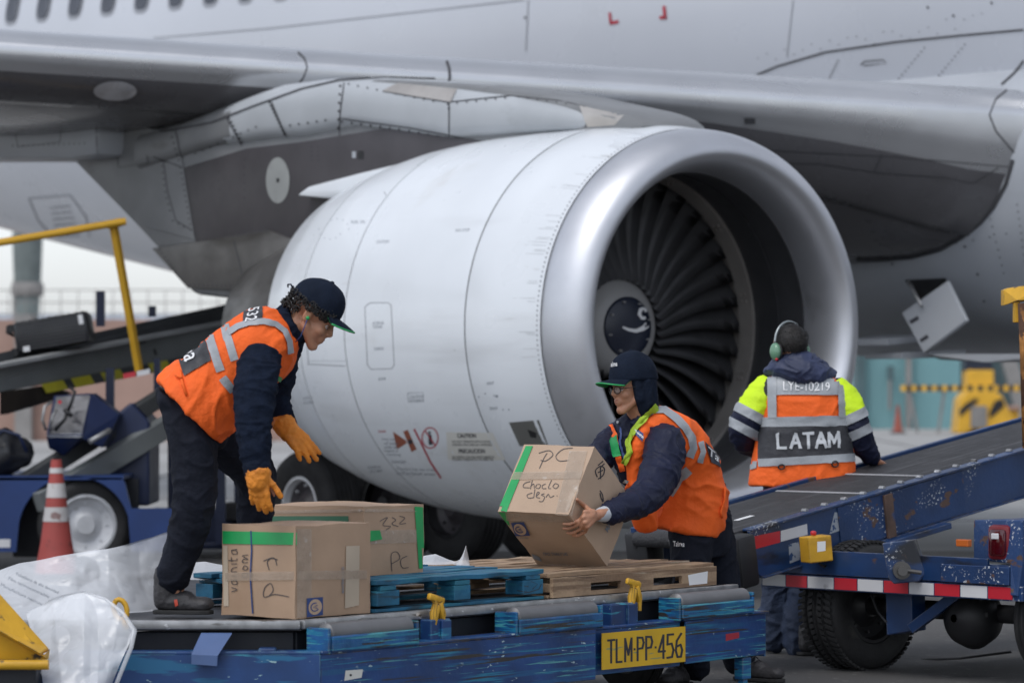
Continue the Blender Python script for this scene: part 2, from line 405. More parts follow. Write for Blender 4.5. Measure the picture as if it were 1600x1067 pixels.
# ---- engine
VE, UL, ZE = 7.53, 15.62, 1.745
L0 = AC(UL, VE, ZE); aft = (-aF+Vector((0, 0, .0))).normalized()
EREF = frame(aft)
def EN(a, r, ang):   # engine point: a aft of the lip, radius r, angle from up towards the camera side
    return L0+aft*a+Vector((0, 0, 1))*r*math.cos(ang)-nI*r*math.sin(ang)
prof = [(.30, 1.262), (.5, 1.290), (.75, 1.306), (.99, 1.313), (1.001, 1.309), (1.008, 1.309), (1.009, 1.3135), (1.5, 1.312), (2.0, 1.298), (2.36, 1.276),
        (2.361, 1.271), (2.368, 1.271), (2.369, 1.2755), (2.7, 1.243), (3.0, 1.195), (3.001, 1.191), (3.006, 1.191), (3.007, 1.194), (3.3, 1.13), (3.62, 1.04), (3.63, 1.02), (3.4, 1.00), (2.6, 1.0)]
mis = [0]*len(prof)
for i, (a, r) in enumerate(prof[:-1]):
    if prof[i+1][0]-a < .0075: mis[i] = 1
bm = NB(); lathe(bm, prof, L0, aft, 160, mis)
cowl = mk('engine_cowl', bm, [M['white'], M['seamc']], air, smooth=True, flat_angle=50)
# inlet lip
pr = []
for i in range(25):
    t = i/24*math.pi; x = math.cos(t)
    # ellipse nose between outer (0.30,1.262) and inner (.32,1.0)
    rr = 1.10+(1.262-1.10)*math.sin((math.pi/2)*(1-2*i/24)) if i <= 12 else 1.10-(1.10-.985)*math.sin((math.pi/2)*(2*i/24-1))
    aa = .30*(1-math.cos((math.pi/2)*(1-2*i/24))) if i <= 12 else .34*(1-math.cos((math.pi/2)*(2*i/24-1)))
    pr.append((aa, rr))
bm = NB(); lathe(bm, [(.325, 1.240), (.302, 1.258)]+pr[1:], L0, aft, 160)
lip = mk('inlet_lip', bm, M['lip'], cowl, smooth=True)
bm = NB(); lathe(bm, [(.34, .985), (.342, .978), (.352, .978), (.354, .985), (.6, 1.0), (.88, 1.03)], L0, aft, 128)
lathe(bm, [(.602, .998), (.6, .990), (.622, .990), (.624, 1.0)], L0, aft, 128)
duct = mk('inlet_duct', bm, M['duct'], cowl, smooth=True, flat_angle=40)
bm = NB(); lathe(bm, [(.88, 1.035), (.88, 1.005), (1.0, .995), (1.02, 1.02), (1.6, 1.02)], L0, aft, 128)
for k in range(12):
    for dr in (.92, .965):
        for da in (-.02, .02):
            p = EN(dr, 1.002, k*math.pi/6+.2+da); cyl(bm, p, p+(L0+aft*dr-p).normalized()*.012, .010, 8)
case = mk('fan_case', bm, M['ductg'], cowl, smooth=True, flat_angle=40)
bm = NB(); lathe(bm, [(1.45, 1.02), (1.45, .05)], L0, aft, 64); mk('stator_backplate', bm, M['black'], cowl)
# spinner
bm = NB(); sp = [(.99-.33*math.cos(R(t))*1.0-.0, .33*math.sin(R(t))) for t in range(0, 91, 6)]
sp = [(1.145-.205*math.cos(R(t)), .335*math.sin(R(t))**.9) for t in range(0, 91, 5)]+[(1.3, .335)]
sp[0] = (sp[0][0], .0005); lathe(bm, sp, L0, aft, 64); spin = mk('spinner', bm, M['spin'], cowl, smooth=True)
bm = NB(); cap_ = [(1.140-.206*math.cos(R(t)), .335*math.sin(R(t))**.9+.001) for t in (0, 5, 10, 15, 20, 25, 30, 34)]; cap_.append((cap_[-1][0]+.02, cap_[-1][1]))
cap_[0] = (cap_[0][0], .0005); lathe(bm, cap_, L0, aft, 48); mk('spinner_cap', bm, M['navy'], spin if False else cowl, smooth=True)
capo = bpy.data.objects['spinner_cap']
bm = NB()
d_line(bm, [(973, 511), (982, 515), (994, 517), (1005, 513), (1012, 507)], 3, capo, .003, 2, 0, 9)
d_line(bm, [(1011, 486), (1007, 481), (1001, 484), (999, 491), (1003, 497), (1009, 497)], 8, capo, .003, 2, 0, 5)
mk('spinner_swirl', bm, M['mark'], cowl)
bm = NB()
for k in range(8):
    p = L0+aft*(.965)+(Vector((0, 0, 1))*math.cos(k*math.pi/4+.3)-nI*math.sin(k*math.pi/4+.3))*.172; cyl(bm, p-aft*.03, p+aft*.03, .006, 6)
mk('spinner_bolts', bm, M['spin'], cowl)
# fan blades
NBL = 36
rows = []
for i in range(13):
    t = i/12; r = .30+.705*t; tw = R(32+33*t); ch = .27+.12*t-.03*t*t
    lean = .05*math.sin(t*math.pi)*1.0; swp = .05*t*t
    row = []
    for (s, th) in ((-.5, 0), (-.25, .012), (0, .016), (.25, .012), (.5, 0), (.25, -.004), (0, -.004), (-.25, -.004)):
        ax = 1.12+s*ch*math.cos(tw)+swp*-1; tg = s*ch*math.sin(tw)+lean-.05+th*math.cos(tw)
        row.append((ax+th*.3, r, tg))
    rows.append(row)
b0 = None
for k in range(NBL):
    a = 2*math.pi*k/NBL
    bm = NB(); er = Vector((0, 0, 1))*math.cos(a)-nI*math.sin(a); et = -Vector((0, 0, 1))*math.sin(a)-nI*math.cos(a)
    grid(bm, [[L0+aft*x+er*r+et*tg for x, r, tg in row] for row in rows], closed_u=True); bmesh.ops.recalc_face_normals(bm, faces=bm.faces[:])
    mk('fan_blade', bm, M['blade'], cowl, smooth=True)
# core exhaust
bm = NB(); lathe(bm, [(3.2, .90), (3.6, .86), (4.3, .72), (4.9, .56), (4.9, .53), (4.3, .6)], L0, aft, 64); lathe(bm, [(4.5, .4), (5.2, .25), (5.7, .03)], L0, aft, 48)
core = mk('exhaust_nozzle', bm, M['pylonS'], cowl, smooth=True)
bm = NB(); lathe(bm, [(3.45, 1.0), (3.40, .88)], L0, aft, 48); mk('fan_exhaust_shroud', bm, M['black'], cowl)
# ---- pylon
def slab(name, pts, v0, v1, m, par, bev=.012):
    pl = [acpix(x, y, v1) for x, y in pts]; b = NB(); prism(b, pl, nI*(v1-v0), bev=bev); return mk(name, b, m, par, smooth=True, flat_angle=35)
top = [(1004, 196), (985, 181), (960, 172), (905, 160), (840, 146), (760, 134), (700, 129), (600, 124), (545, 125), (500, 128), (470, 133)]
upper = slab('pylon', top+[(400, 163), (330, 188), (270, 203), (150, 197), (120, 192), (110, 250), (205, 347), (247, 392), (300, 460), (385, 470), (480, 480), (620, 400), (800, 290), (990, 214)], 7.22, 7.80, M['pylonM'], air, .05)
ML = M['pylonL']
def ipl(T, x):
    for (a, b_), (c, d) in zip(T, T[1:]):
        if a <= x <= c: return b_+(d-b_)*(x-a)/(c-a)
    return T[-1][1] if x > T[-1][0] else T[0][1]
topc = [(268, 206), (330, 190), (400, 164), (440, 147), (480, 133), (545, 125), (600, 123), (700, 128), (760, 133), (840, 145), (905, 159), (960, 171), (985, 180), (1006, 193)]
botc = [(268, 268), (287, 262), (385, 232), (470, 222), (530, 218), (580, 207), (606, 201), (700, 214), (757, 222), (850, 213), (1006, 203)]
bm = NB(); rows = []
for i in range(60):
    x = 268+738*i/59; yt, ybm = ipl(topc, x)-1, ipl(botc, x)+3; pt, pb = acpix(x, yt, 7.53), acpix(x, ybm, 7.53); c = (pt+pb)/2; hz = max(.012, (pt.z-pb.z)/2)
    hw = .34 if x < 900 else .34*max(.12, (1-((x-900)/108)**2))**.5
    rows.append([c+nI*hw*math.copysign(abs(math.cos(t))**.55, math.cos(t))+Vector((0, 0, hz*(math.copysign(abs(math.sin(t))**(.85 if math.sin(t) > 0 else .5), math.sin(t))))) for t in [2*math.pi*k/32 for k in range(32)]])
V = grid(bm, rows, closed_u=True); bm.faces.new(V[0][::-1]); bm.faces.new(V[-1]); bmesh.ops.recalc_face_normals(bm, faces=bm.faces[:])
for f in bm.faces:
    if pix(f.calc_center_median())[0] < 356: f.material_index = 1  # mid grey on the aft end paints in the shade under the wing
pyl = [mk('pylon_forward_fairing', bm, [ML, M['pylonM']], upper, smooth=True, flat_angle=60)]
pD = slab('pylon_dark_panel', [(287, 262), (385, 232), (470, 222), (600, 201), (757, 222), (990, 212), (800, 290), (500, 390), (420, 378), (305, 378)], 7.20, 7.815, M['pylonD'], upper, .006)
pL_ = slab('pylon_lower_heat_shield', [(236, 388), (420, 360), (520, 400), (520, 440), (470, 450), (385, 455), (292, 450)], 7.19, 7.83, M['pylonS'], upper, .01)
pA = slab('pylon_cover_panel', [(120, 192), (275, 205), (288, 262), (305, 375), (215, 352), (118, 250)], 7.21, 7.81, M['pylonM'], upper, .006)
bm = NB()
for (x0, x1, y0, y1) in ((-160, 152, 178, 249),):
    pl = [acpix(x, y, 8.05) for x, y in ((-200, 185), (130, 178), (152, 200), (150, 244), (110, 249), (-200, 250))]
    prism(bm, pl, nI*.75, bev=.06)
ftf = mk('flap_track_fairing', bm, M['fairing'], air, smooth=True, flat_angle=35)
ptg = [upper]+pyl+[pD, pL_, pA]
bm = NB()
d_quad(bm, [(622, 130), (715, 139), (705, 160), (598, 143)], ptg, .006, 8, 3); d_quad(bm, [(905, 165), (975, 180), (960, 196), (918, 199)], ptg, .006, 5, 4)
mk('heat_tinted_panel', bm, M['heat'], upper)
bm = NB()
for ln in ([(275, 205), (287, 262), (305, 375)], [(355, 185), (378, 228)], [(425, 160), (448, 215)], [(538, 130), (532, 175), (530, 215)], [(702, 160), (702, 215)], [(530, 185), (640, 200), (757, 222), (900, 205)],
           [(598, 143), (700, 160), (800, 150), (880, 158), (925, 170), (915, 200)], [(150, 195), (152, 245)], [(255, 250), (262, 300), (275, 345), (300, 360)], [(240, 245), (285, 262)],
           [(236, 388), (310, 378), (420, 360)], [(365, 375), (385, 455)], [(183, 245), (185, 262), (232, 255), (230, 243)], [(20, 190), (28, 230), (94, 222), (95, 192)]):
    d_line(bm, ln, 1.6, ptg+[ftf], .004, 6)
rv = []
def dots(ln, sp=9, r=1.5):
    for i in range(len(ln)-1):
        L_ = math.dist(ln[i], ln[i+1])
        for k in range(int(L_/sp)):
            t = k*sp/L_; d_dot(bm, ln[i][0]*(1-t)+ln[i+1][0]*t, ln[i][1]*(1-t)+ln[i+1][1]*t, r, ptg+[ftf], .005, 0, 6)
dots([(270, 215), (282, 262), (300, 370)], 9); dots([(358, 185), (382, 230)], 7, 2.2); dots([(422, 160), (448, 215)], 6, 2.4); dots([(440, 198), (530, 185)], 14, 1.8)
dots([(535, 190), (640, 204), (757, 226)], 15, 1.8); dots([(765, 219), (960, 203)], 20, 1.8); dots([(545, 132), (700, 163), (810, 152), (905, 165)], 15, 1.4); dots([(532, 135), (528, 215)], 13, 2)
dots([(252, 250), (258, 300), (270, 345), (298, 360)], 10, 1.5); dots([(245, 385), (290, 445), (380, 447)], 7, 1.5); dots([(487, 230), (487, 262)], 7, 1.4); dots([(497, 230), (497, 262)], 7, 1.4)
dots([(305, 240), (420, 190)], 13, 1.5); dots([(20, 228), (140, 224)], 8, 1.3); dots([(702, 170), (702, 210)], 30, 2)
dots([(382, 250), (382, 330)], 12, 1.2); dots([(340, 255), (345, 330)], 14, 1.0)
d_line(bm, [(250, 206), (270, 204), (330, 192), (400, 165), (470, 140), (530, 126), (600, 121), (680, 123)], 2.4, ptg+[wing, slat], .006, 5)
mk('panel_lines', bm, M['seam'], upper)
bm = NB(); d_dot(bm, 434, 282, 18.5, [pD], .02, 0, 24, 36); o = mk('round_access_cover', bm, mat('cover_grey', (.30, .31, .30), .45, var=.1, layers=[((.2, .2, .2), (5, 5, 5), .58, .2, 6)]), upper)
bm = NB(); d_dot(bm, 434, 282, 2.6, [o], .006, 0, 10, 4); mk('cover_fastener', bm, M['black'], upper)
bm = NB(); d_quad(bm, rect(550, 237, 556, 247), ptg, .012, 1, 1); mk('static_port', bm, M['fairing'], upper)
bm = NB(); d_quad(bm, rect(559, 236, 568, 249), ptg, .012, 1, 1); mk('drain_port', bm, M['black'], upper)
# cowl strake / hinge fairing where the cowl meets the pylon
bm = NB(); q = [acpix(x, y, 7.95) for x, y in ((459, 306), (480, 291), (560, 270), (700, 236), (760, 236), (650, 300), (520, 312))]
prism(bm, q, nI*.7, bev=.03); mk('cowl_hinge_fairing', bm, M['white'], cowl, smooth=True, flat_angle=40)

# marks on the cowl
bm = NB()
for ln in ([(575, 475), (580, 473), (606, 473), (611, 477), (616, 570), (612, 576), (580, 577), (574, 570), (570, 480), (575, 475)], [(480, 569), (543, 572)], [(478, 512), (482, 569)], [(600, 300), (607, 310)]):
    d_line(bm, ln, 1.5, cowl, .004, 4)
mk('cowl_panel_lines', bm, M['seaml'], cowl)
bm = NB()
for k in range(14):
    d_dot(bm, 484+4.5*k, 564, 1.0, cowl, .004, 0, 6)
for (cx, cy) in ((522, 358),):
    for k in range(12):
        a = k*math.pi/6; d_dot(bm, cx+18*math.cos(a)+(-6 if math.sin(a) > 0 else 5), cy+16*math.sin(a), .9, cowl, .004, 0, 6)
for (x, y) in ((772, 618), (786, 640), (748, 620), (758, 615), (795, 640)): d_dot(bm, x, y, 1.2, cowl)
d_dot(bm, 776, 619, 2.2, cowl)
for (x, y, w, s) in ((549, 345, 22, 'FUEL OIL'), (588, 376, 20, 'CAUTION'), (712, 358, 22, 'NO STEP'), (640, 618, 22, 'CAUTION'), (640, 624, 22, 'HOT SURFACE'), (582, 503, 18, 'ACCESS OIL'), (582, 509, 16, 'TANK'),
                     (584, 543, 16, 'CHECK'), (760, 597, 12, 'VENT'), (765, 636, 12, 'DRAIN'), (592, 590, 10, '- - -'), (474, 620, 14, 'LATCH'), (474, 627, 16, 'ACCESS'), (575, 728, 20, 'ENGINE OIL'), (578, 734, 20, 'DRAIN MAST')):
    d_text(bm, s, [(x, y), (x+w, y-1), (x+w, y+3.5), (x, y+4.5)], cowl, .004, .01, 0, 0)
d_line(bm, [(637, 614), (661, 613), (662, 627), (638, 628), (637, 614)], 1, cowl, .004, 5)
for y, s, a in ((684, 'Keep clear', 597), (690, 'of inlet', 600), (696, 'while the', 600), (702, 'engine is', 600), (708, 'running', 604), (719, 'DANGER', 612)):
    d_text(bm, s, [(a, y), (a+22, y+.5), (a+22, y+5), (a, y+4.5)], cowl, .004, .01, 0, 0)
for y, s in ((730, 'Precaution: keep clear of inlet'), (736, 'and exhaust areas')): d_text(bm, s, [(620, y), (680, y+2), (680, y+7), (620, y+5)], cowl, .004, .01, 0, 0)
mk('cowl_stencils', bm, M['inkg'], cowl)
bm = NB(); d_quad(bm, [(697, 675), (770, 676), (790, 719), (700, 718)], cowl, .004, 6, 4); pcd = mk('caution_placard', bm, M['cream'], cowl)
bm = NB(); T = [(cowl)]
d_text(bm, 'CAUTION', [(714, 677), (743, 677), (744, 684), (715, 684)], cowl, .008, .03); d_text(bm, 'PRECAUCION', [(716, 701), (757, 701), (758, 708), (717, 708)], cowl, .008, .03)
for y, s, w in ((688, 'DO NOT OPERATE WITH COWLS', 60), (693, 'OPEN IN HIGH WIND', 62), (712, 'NO OPERAR CON LOS CAPOTS ABIERTOS', 66), (716, 'CON VIENTO FUERTE', 64)):
    d_text(bm, s, [(706, y), (706+w, y), (707+w, y+3.6), (707, y+3.6)], cowl, .008, .01, 0, 0)
mk('placard_lettering', bm, M['ink'], cowl)
bm = NB(); d_line(bm, [(647, 670), (657, 690), (672, 721), (689, 747)], 3, cowl, .004); 
cc = [(672+12.5*math.cos(t*math.pi/12), 684+16*math.sin(t*math.pi/12)) for t in range(25)]; d_line(bm, cc, 2, cowl, .005, 3); d_line(bm, [(664, 673), (681, 697)], 2, cowl, .007, 3)
d_text(bm, 'DANGER', [(591, 672), (603, 672), (603, 675.5), (591, 675.5)], cowl, .004, .02, 0, 0)
mk('danger_line', bm, M['redmk'], cowl)
bm = NB(); d_quad(bm, [(614, 674), (634, 688), (636, 692), (620, 702)], cowl, .004, 5, 4); d_quad(bm, [(630, 674), (637, 671), (651, 702), (643, 706)], cowl, .005, 4, 5); mk('danger_pictogram', bm, M['brownmk'], cowl)
bm = NB(); d_dot(bm, 671, 676, 2.4, cowl, .005, 0, 10); d_quad(bm, [(669, 679), (674, 679), (676, 695), (670, 695)], cowl, .005, 2, 3)
d_dot(bm, 641, 690, 4, cowl, .008, 0, 8)
mk('no_entry_figure', bm, M['ink'], cowl)
# grey vent scoop recess
bm = NB(); d_quad(bm, [(795, 660), (842, 656), (857, 697), (812, 697)], cowl, .004, 4, 4); mk('vent_panel', bm, mat('vent_grey', (.14, .14, .13), .5), cowl)
bm = NB(); d_quad(bm, [(824, 671), (838, 676), (838, 684), (829, 683)], cowl, .008, 2, 2); d_quad(bm, [(702, 795), (714, 796), (748, 816), (738, 816)], cowl, .006, 4, 2); mk('vent_scoop', bm, M['black'], cowl)
# rivet row round the lip and stains on the cowl
bm = NB()
for k in range(260):
    p = EN(.325, 1.268, 2*math.pi*k/260); cyl(bm, p, p+(p-(L0+aft*.325)).normalized()*.0015, .0055, 6)
for k in range(40):
    for j in (0, 1):
        p = EN(.20+.05*j, 1.236+.015*j, math.pi*.5+R(28)+k*.010); cyl(bm, p, p+(p-(L0+aft*.2)).normalized()*.004, .004, 5)
mk('lip_rivets', bm, mat('rivet_grey', (.20, .2, .21), .5), cowl)
# slat seams, fuselage lines, rivets
bm = NB()
for ln in ([(465, 82), (476, 92), (480, 106), (474, 122), (462, 138)], [(697, 96), (701, 108), (702, 122), (699, 132)], [(699, 96), (703, 108), (704, 122), (701, 132)], [(1580, 136), (1556, 155), (1546, 180), (1556, 205), (1588, 243)]):
    d_line(bm, ln, 2.2, [slat, wing], .005, 4)
for ln in ([(100, 260+0), (190, 265)],): pass
for ln in ([(1165, 255-22), (1390, 245), (1590, 262)], [(1200, 255), (1280, 256), (1370, 270), (1480, 278), (1520, 287), (1560, 262)], [(1378, 240), (1366, 268)]): d_line(bm, ln, 1.3, [slat, wing], .005, 6)
d_quad(bm, rect(1163, 185, 1180, 194), [slat, wing], .006, 2, 2)
mk('wing_seams', bm, M['seam'], wing)
bm = NB(); d_line(bm, [(1160, 182), (1184, 183), (1183, 197), (1159, 196), (1160, 182)], 2, [slat, wing], .008, 4); mk('drain_frame', bm, M['slat'], wing)
FB = [fus, fair]
bm = NB()
d_line(bm, [(1172, 122), (1215, 104), (1290, 82), (1400, 66), (1500, 56), (1600, 47)], 3, FB, .006, 8)
d_line(bm, [(1600, 95), (1585, 115), (1565, 133)], 3, FB, .006, 6)
d_line(bm, [(1338, 405), (1385, 405), (1425, 402), (1470, 390), (1503, 371), (1530, 350), (1552, 325), (1572, 288), (1583, 250)], 6, FB+[wing], .006, 6)
mk('fairing_seal', bm, M['seam'], fuselage_parent if False else air)
bm = NB()
d_line(bm, [(45, 310), (110, 305), (135, 340), (140, 370)], 2, FB, .006, 8); d_line(bm, [(45, 310), (60, 345), (75, 362)], 2, FB, .006, 8)
d_line(bm, [(240, 60), (420, 45), (820, 0)], 1.6, FB, .006, 20); d_line(bm, [(826, 0), (822, 80)], 1.5, FB, .006, 20)
d_line(bm, [(1230, 90), (1240, 0)], 1.2, FB, .006, 20)
for i in range(6): d_line(bm, [(78+i*2, 325+9*i), (110+i*3, 322+9*i)], 2, FB, .006, 8)
mk('fuselage_panel_lines', bm, M['seaml'], fus)
bm = NB()
for i in range(9):
    for (x, y, dx, dy) in ((1310, 95, -2, 4), (1445, 75, -5, 6), (1508, 70, -5, 6), (1545, 330, 3, 12), (1590, 320, 1.5, 11), (1365, 405, 26, -5)):
        d_dot(bm, x+dx*i, y+dy*i, 1.3, FB, .006, 0, 6)
for (x, y) in ((821, 28), (1600-50, 5), (1395, 412), (1508, 385), (1528, 428), (1538, 470), (1450, 12), (1490, 25)): d_dot(bm, x, y, 2.0, FB, .006, 0, 6)
for k in range(26): d_dot(bm, 1185+k*14, 96-k*2.6+random.uniform(-12, 10), 1.0, FB, .006, 0, 6)
d_line(bm, [(1345, 102), (1352, 96), (1380, 94), (1386, 99), (1350, 103)], 1.8, FB, .006, 3)
mk('fuselage_rivets', bm, M['seam'], fus)
bm = NB()
d_line(bm, [(953, 20), (955, 38)], 4, FB, .006, 5); d_line(bm, [(953, 37), (967, 34)], 5, FB, .006, 5)
d_line(bm, [(1038, 10), (1040, 30)], 5, FB, .006, 5); d_line(bm, [(1031, 28), (1042, 28)], 5, FB, .006, 5)
mk('red_corner_marks', bm, M['redmk'], fus)
# cabin windows
def fskin(u, z):
    zc, Rz, Ry = fpar(u)
    return Ry*math.sqrt(max(0, 1-((z-zc)/Rz)**2))
u0 = None
for k in range(9):
    px = 13+k*50.9+k*k*.35
    p = acpix(px, 20, fskin(4, 5.2)); u = (p-O).dot(aF)
    zc = HC+(YH-(38-k*4.6))/FPX*p.y+.20
    for (nm, mm, rw, rh, of) in (('window_frame', M['winfr'], .155, .215, .004), ('cabin_window', M['glass'], .118, .175, .010)):
        bm = NB(); vs = []
        for j in range(28):
            a = 2*math.pi*j/28; c, s = math.cos(a), math.sin(a)
            uu = u+rw*math.copysign(abs(c)**.6, c); zz = zc+rh*math.copysign(abs(s)**.6, s)
            vs.append(bm.verts.new(AC(uu, fskin(uu, zz)+of, zz)))
        bm.faces.new(vs); bmesh.ops.recalc_face_normals(bm, faces=bm.faces[:]); mk(nm, bm, mm, fus)
M['steel_'] = mat('strut_steel', (.4, .4, .4), .4, metal=.6)
# open service hatch under the fairing
bm = NB(); d_quad(bm, [(1414, 437), (1478, 434), (1500, 500), (1440, 470)], FB, .006, 4, 4); mk('service_bay', bm, M['black'], air)
bm = NB(); Yd = (acpix(1450, 500, 3.0)).y
pl = [W(1409, 489, Yd+.3), W(1480, 439, Yd-.1), W(1510, 500, Yd-.4), W(1443, 551, Yd)]; nn = (pl[1]-pl[0]).cross(pl[2]-pl[1]).normalized()*.03
prism(bm, pl, nn, bev=.004); sdoor = mk('service_hatch_door', bm, M['fairing'], air)
bm = NB(); d_line(bm, [(1422, 504), (1435, 496)], 6, sdoor, .004, 3); d_line(bm, [(1438, 533), (1450, 525)], 6, sdoor, .004, 3); mk('hatch_latch', bm, M['ink'], sdoor)
bm = NB()
for (a, b_) in (((1350, 535), (1415, 528)), ((1380, 556), (1480, 552))): beam(bm, W(*a, Yd+.5), W(*b_, Yd+.8), .5, .05)
pl = [W(1440, 553, Yd+.2), W(1600, 553, Yd-1.5), W(1600, 560, Yd-1.5), W(1540, 566, Yd-.9), W(1470, 562, Yd)]; prism(bm, pl, nI*1.5)
mk('gear_door', bm, M['fairing'], air)
bm = NB()
for k in range(75):
    a = random.uniform(-R(75), R(100)); r0 = .335+random.random()*.02; L_ = random.uniform(.04, .22); w_ = .0012
    P = []
    for q in (r0, r0+L_*.5, r0+L_):
        rr = ipl([(.30, 1.262), (.5, 1.290), (.75, 1.306), (.99, 1.313)], q)+.0012; P.append([EN(q, rr, a-w_/rr), EN(q, rr, a+w_/rr)])
    grid(bm, P)
mk('cowl_panel_lines', bm, mat('hairline_scratch', (.50, .51, .52), .6), cowl)
bm = NB(); d_dot(bm, 180, 141, 34, [wing, slat], .012, 0, 20, 15); mk('pale_wing_patch', bm, mat('pale_patch_grey', (.38, .38, .40), .3, var=.2, vs=6), wing)  # paler grey oval laid on the underside of the wing
bm = NB()
for a_, b_ in (((1482, 442), (1470, 470)), ((1420, 440), (1440, 478))): tube(bm, [W(*a_, Yd+.35), W(*b_, Yd+.05)], .012, 8)
mk('hatch_strut', bm, M['steel_'], air)
# main landing gear
def wheel(name, c, ax, r, w, rr, mt, mr, par, seg=64, tread=True, hub=None):
    ax = Vector(ax).normalized(); b = NB()
    hw = w/2; pr = [(-hw*.55, rr), (-hw*.9, rr*1.04), (-hw, (rr+r)/2), (-hw*.93, r*.93), (-hw*.7, r*.985), (-hw*.4, r), (hw*.4, r), (hw*.7, r*.985), (hw*.93, r*.93), (hw, (rr+r)/2), (hw*.9, rr*1.04), (hw*.55, rr)]
    if tread:
        p2 = pr[:5]
        for t in (-.5, -.25, 0, .25, .5): p2 += [(hw*t-.012, r), (hw*t-.008, r-.012), (hw*t+.008, r-.012), (hw*t+.012, r)]
        pr = p2+pr[7:]
    lathe(b, pr, c, ax, seg); ty = mk(name, b, mt, par, smooth=True, flat_angle=50)
    b = NB(); lathe(b, [(-hw*.55, rr*1.0), (-hw*.86, rr*1.02), (-hw*.88, rr*.93), (-hw*.55, rr*.86), (-hw*.35, rr*.6), (-hw*.45, rr*.45), (-hw*.75, rr*.30), (-hw*.75, .001)], c, ax, 48, [0, 0, 0, 1, 1, 1, 1] if hub else None)
    lathe(b, [(hw*.55, rr*1.0), (hw*.86, rr*1.02), (hw*.88, rr*.93), (hw*.55, rr*.86), (hw*.35, rr*.6), (hw*.45, rr*.45), (hw*.75, rr*.30), (hw*.75, .001)], c, ax, 48, [0, 0, 0, 1, 1, 1, 1] if hub else None)
    F = frame(ax)
    for k in range(8):
        a = k*math.pi/4; q = c+F @ Vector((math.cos(a)*rr*.72, math.sin(a)*rr*.72, 0))
        for s in (-1, 1): cyl(b, q+ax*s*hw*.3, q+ax*s*hw*.56, rr*.045, 6)
    mk('wheel_rim', b, [mr, hub] if hub else mr, ty, smooth=True, flat_angle=35)
    return ty
gear = thing('x', '', '') ; bpy.data.objects.remove(gear)
mrim = mat('gear_rim_white', (.62, .63, .65), .4, var=.08)
bm = NB(); gl = acpix(610, 800, 4.7); gl.z = .48
cyl(bm, gl, gl+Vector((0, 0, 2.6)), .14); beam(bm, gl+aF*.75, gl-aF*.75, .18, .2)
gear = mk('landing_gear_strut', bm, M['pylonM'], air, smooth=True, flat_angle=40)
for s, px in ((0, 492), (1, 722)):
    for w_ in (0, 1):
        c = acpix(px, 789, 5.3); Yw = 6000*(HC-.43)/(792-YH); c = W(px, 792, Yw)+nI*w_*.75; c.z = .43
        wheel('gear_tyre', c, nI, .43, .33, .23, M['rubber'], mrim if s+w_ == 0 else M['black'], gear, hub=M['pylonD'])
# ================================================================ background, far beyond the aircraft
def yb(x0, x1, y0, y1, Y, d=.3): # box spanning a pixel rectangle at depth Y
    a, b_ = W(x0, y1, Y), W(x1, y0, Y); return ((a+b_)/2+Vector((0, d/2, 0)), (b_.x-a.x, d, b_.z-a.z))
Yw = 90.0
M['teal'] = mat('teal_sheet_metal', (.23, .43, .45), .55, var=.04, vs=.3, layers=[((.17, .33, .35), (.4, .4, .1), .6, .3, 4)])
M['tealD'] = mat('dark_teal_panel', (.07, .12, .13), .6)
M['yel'] = mat('safety_yellow', (.72, .40, .03), .5, var=.08, layers=[((.25, .14, .03), (3, 3, 3), .68, .08, 7)])
M['conc'] = mat('grey_concrete', (.25, .24, .23), .85, var=.1)
M['brick'] = mat('red_brown_wall', (.36, .235, .19), .85, var=.1, vs=.8, layers=[((.28, .17, .14), (.6, .6, 2), .55, .2, 5)])
hut = thing('service_building', 'pale teal metal service building beyond the apron, right of the engine', 'building', (12, Yw, 0))
bm = NB(); box(bm, *[(lambda c, s: (Vector((c.x, c.y+3, 2.4)), (s[0], 6, 4.8)))(*yb(1352, 1502, 500, 672, Yw))][0]); mk('wall', bm, M['teal'], hut)
bm = NB()
for x in range(1356, 1500, 9):
    c, s = yb(x, x+1.2, 520, 671, Yw-.03, .03); box(bm, c, s)
mk('wall_ribs', bm, M['teal'], hut)
bm = NB(); c, s = yb(1338, 1352, 480, 674, Yw-.2, 1); box(bm, c, s); mk('corner_column', bm, M['tealD'], hut)
bm = NB(); c, s = yb(1416, 1424, 520, 673, Yw-.15, .15); box(bm, c, s); mk('downpipe', bm, M['conc'], hut)
bm = NB(); c, s = yb(1386, 1397, 572, 594, Yw-.08, .08); box(bm, c, s); mk('meter_box', bm, M['tealD'], hut)
bm = NB(); c, s = yb(1388, 1393, 594, 640, Yw-.08, .06); box(bm, c, s); mk('conduit', bm, M['conc'], hut)
h2 = thing('hangar', 'dark green grey building behind the yellow bridge foot at the right edge', 'building', (18, Yw+2, 0))
bm = NB(); c, s = yb(1502, 1900, 440, 668, Yw+2, 6); box(bm, c, s); mk('wall', bm, mat('dark_green_grey', (.08, .12, .125), .7), h2)
bm = NB(); beam(bm, W(1574, 555, Yw), W(1606, 672, Yw), .35, .35); mk('brace', bm, M['conc'], h2)
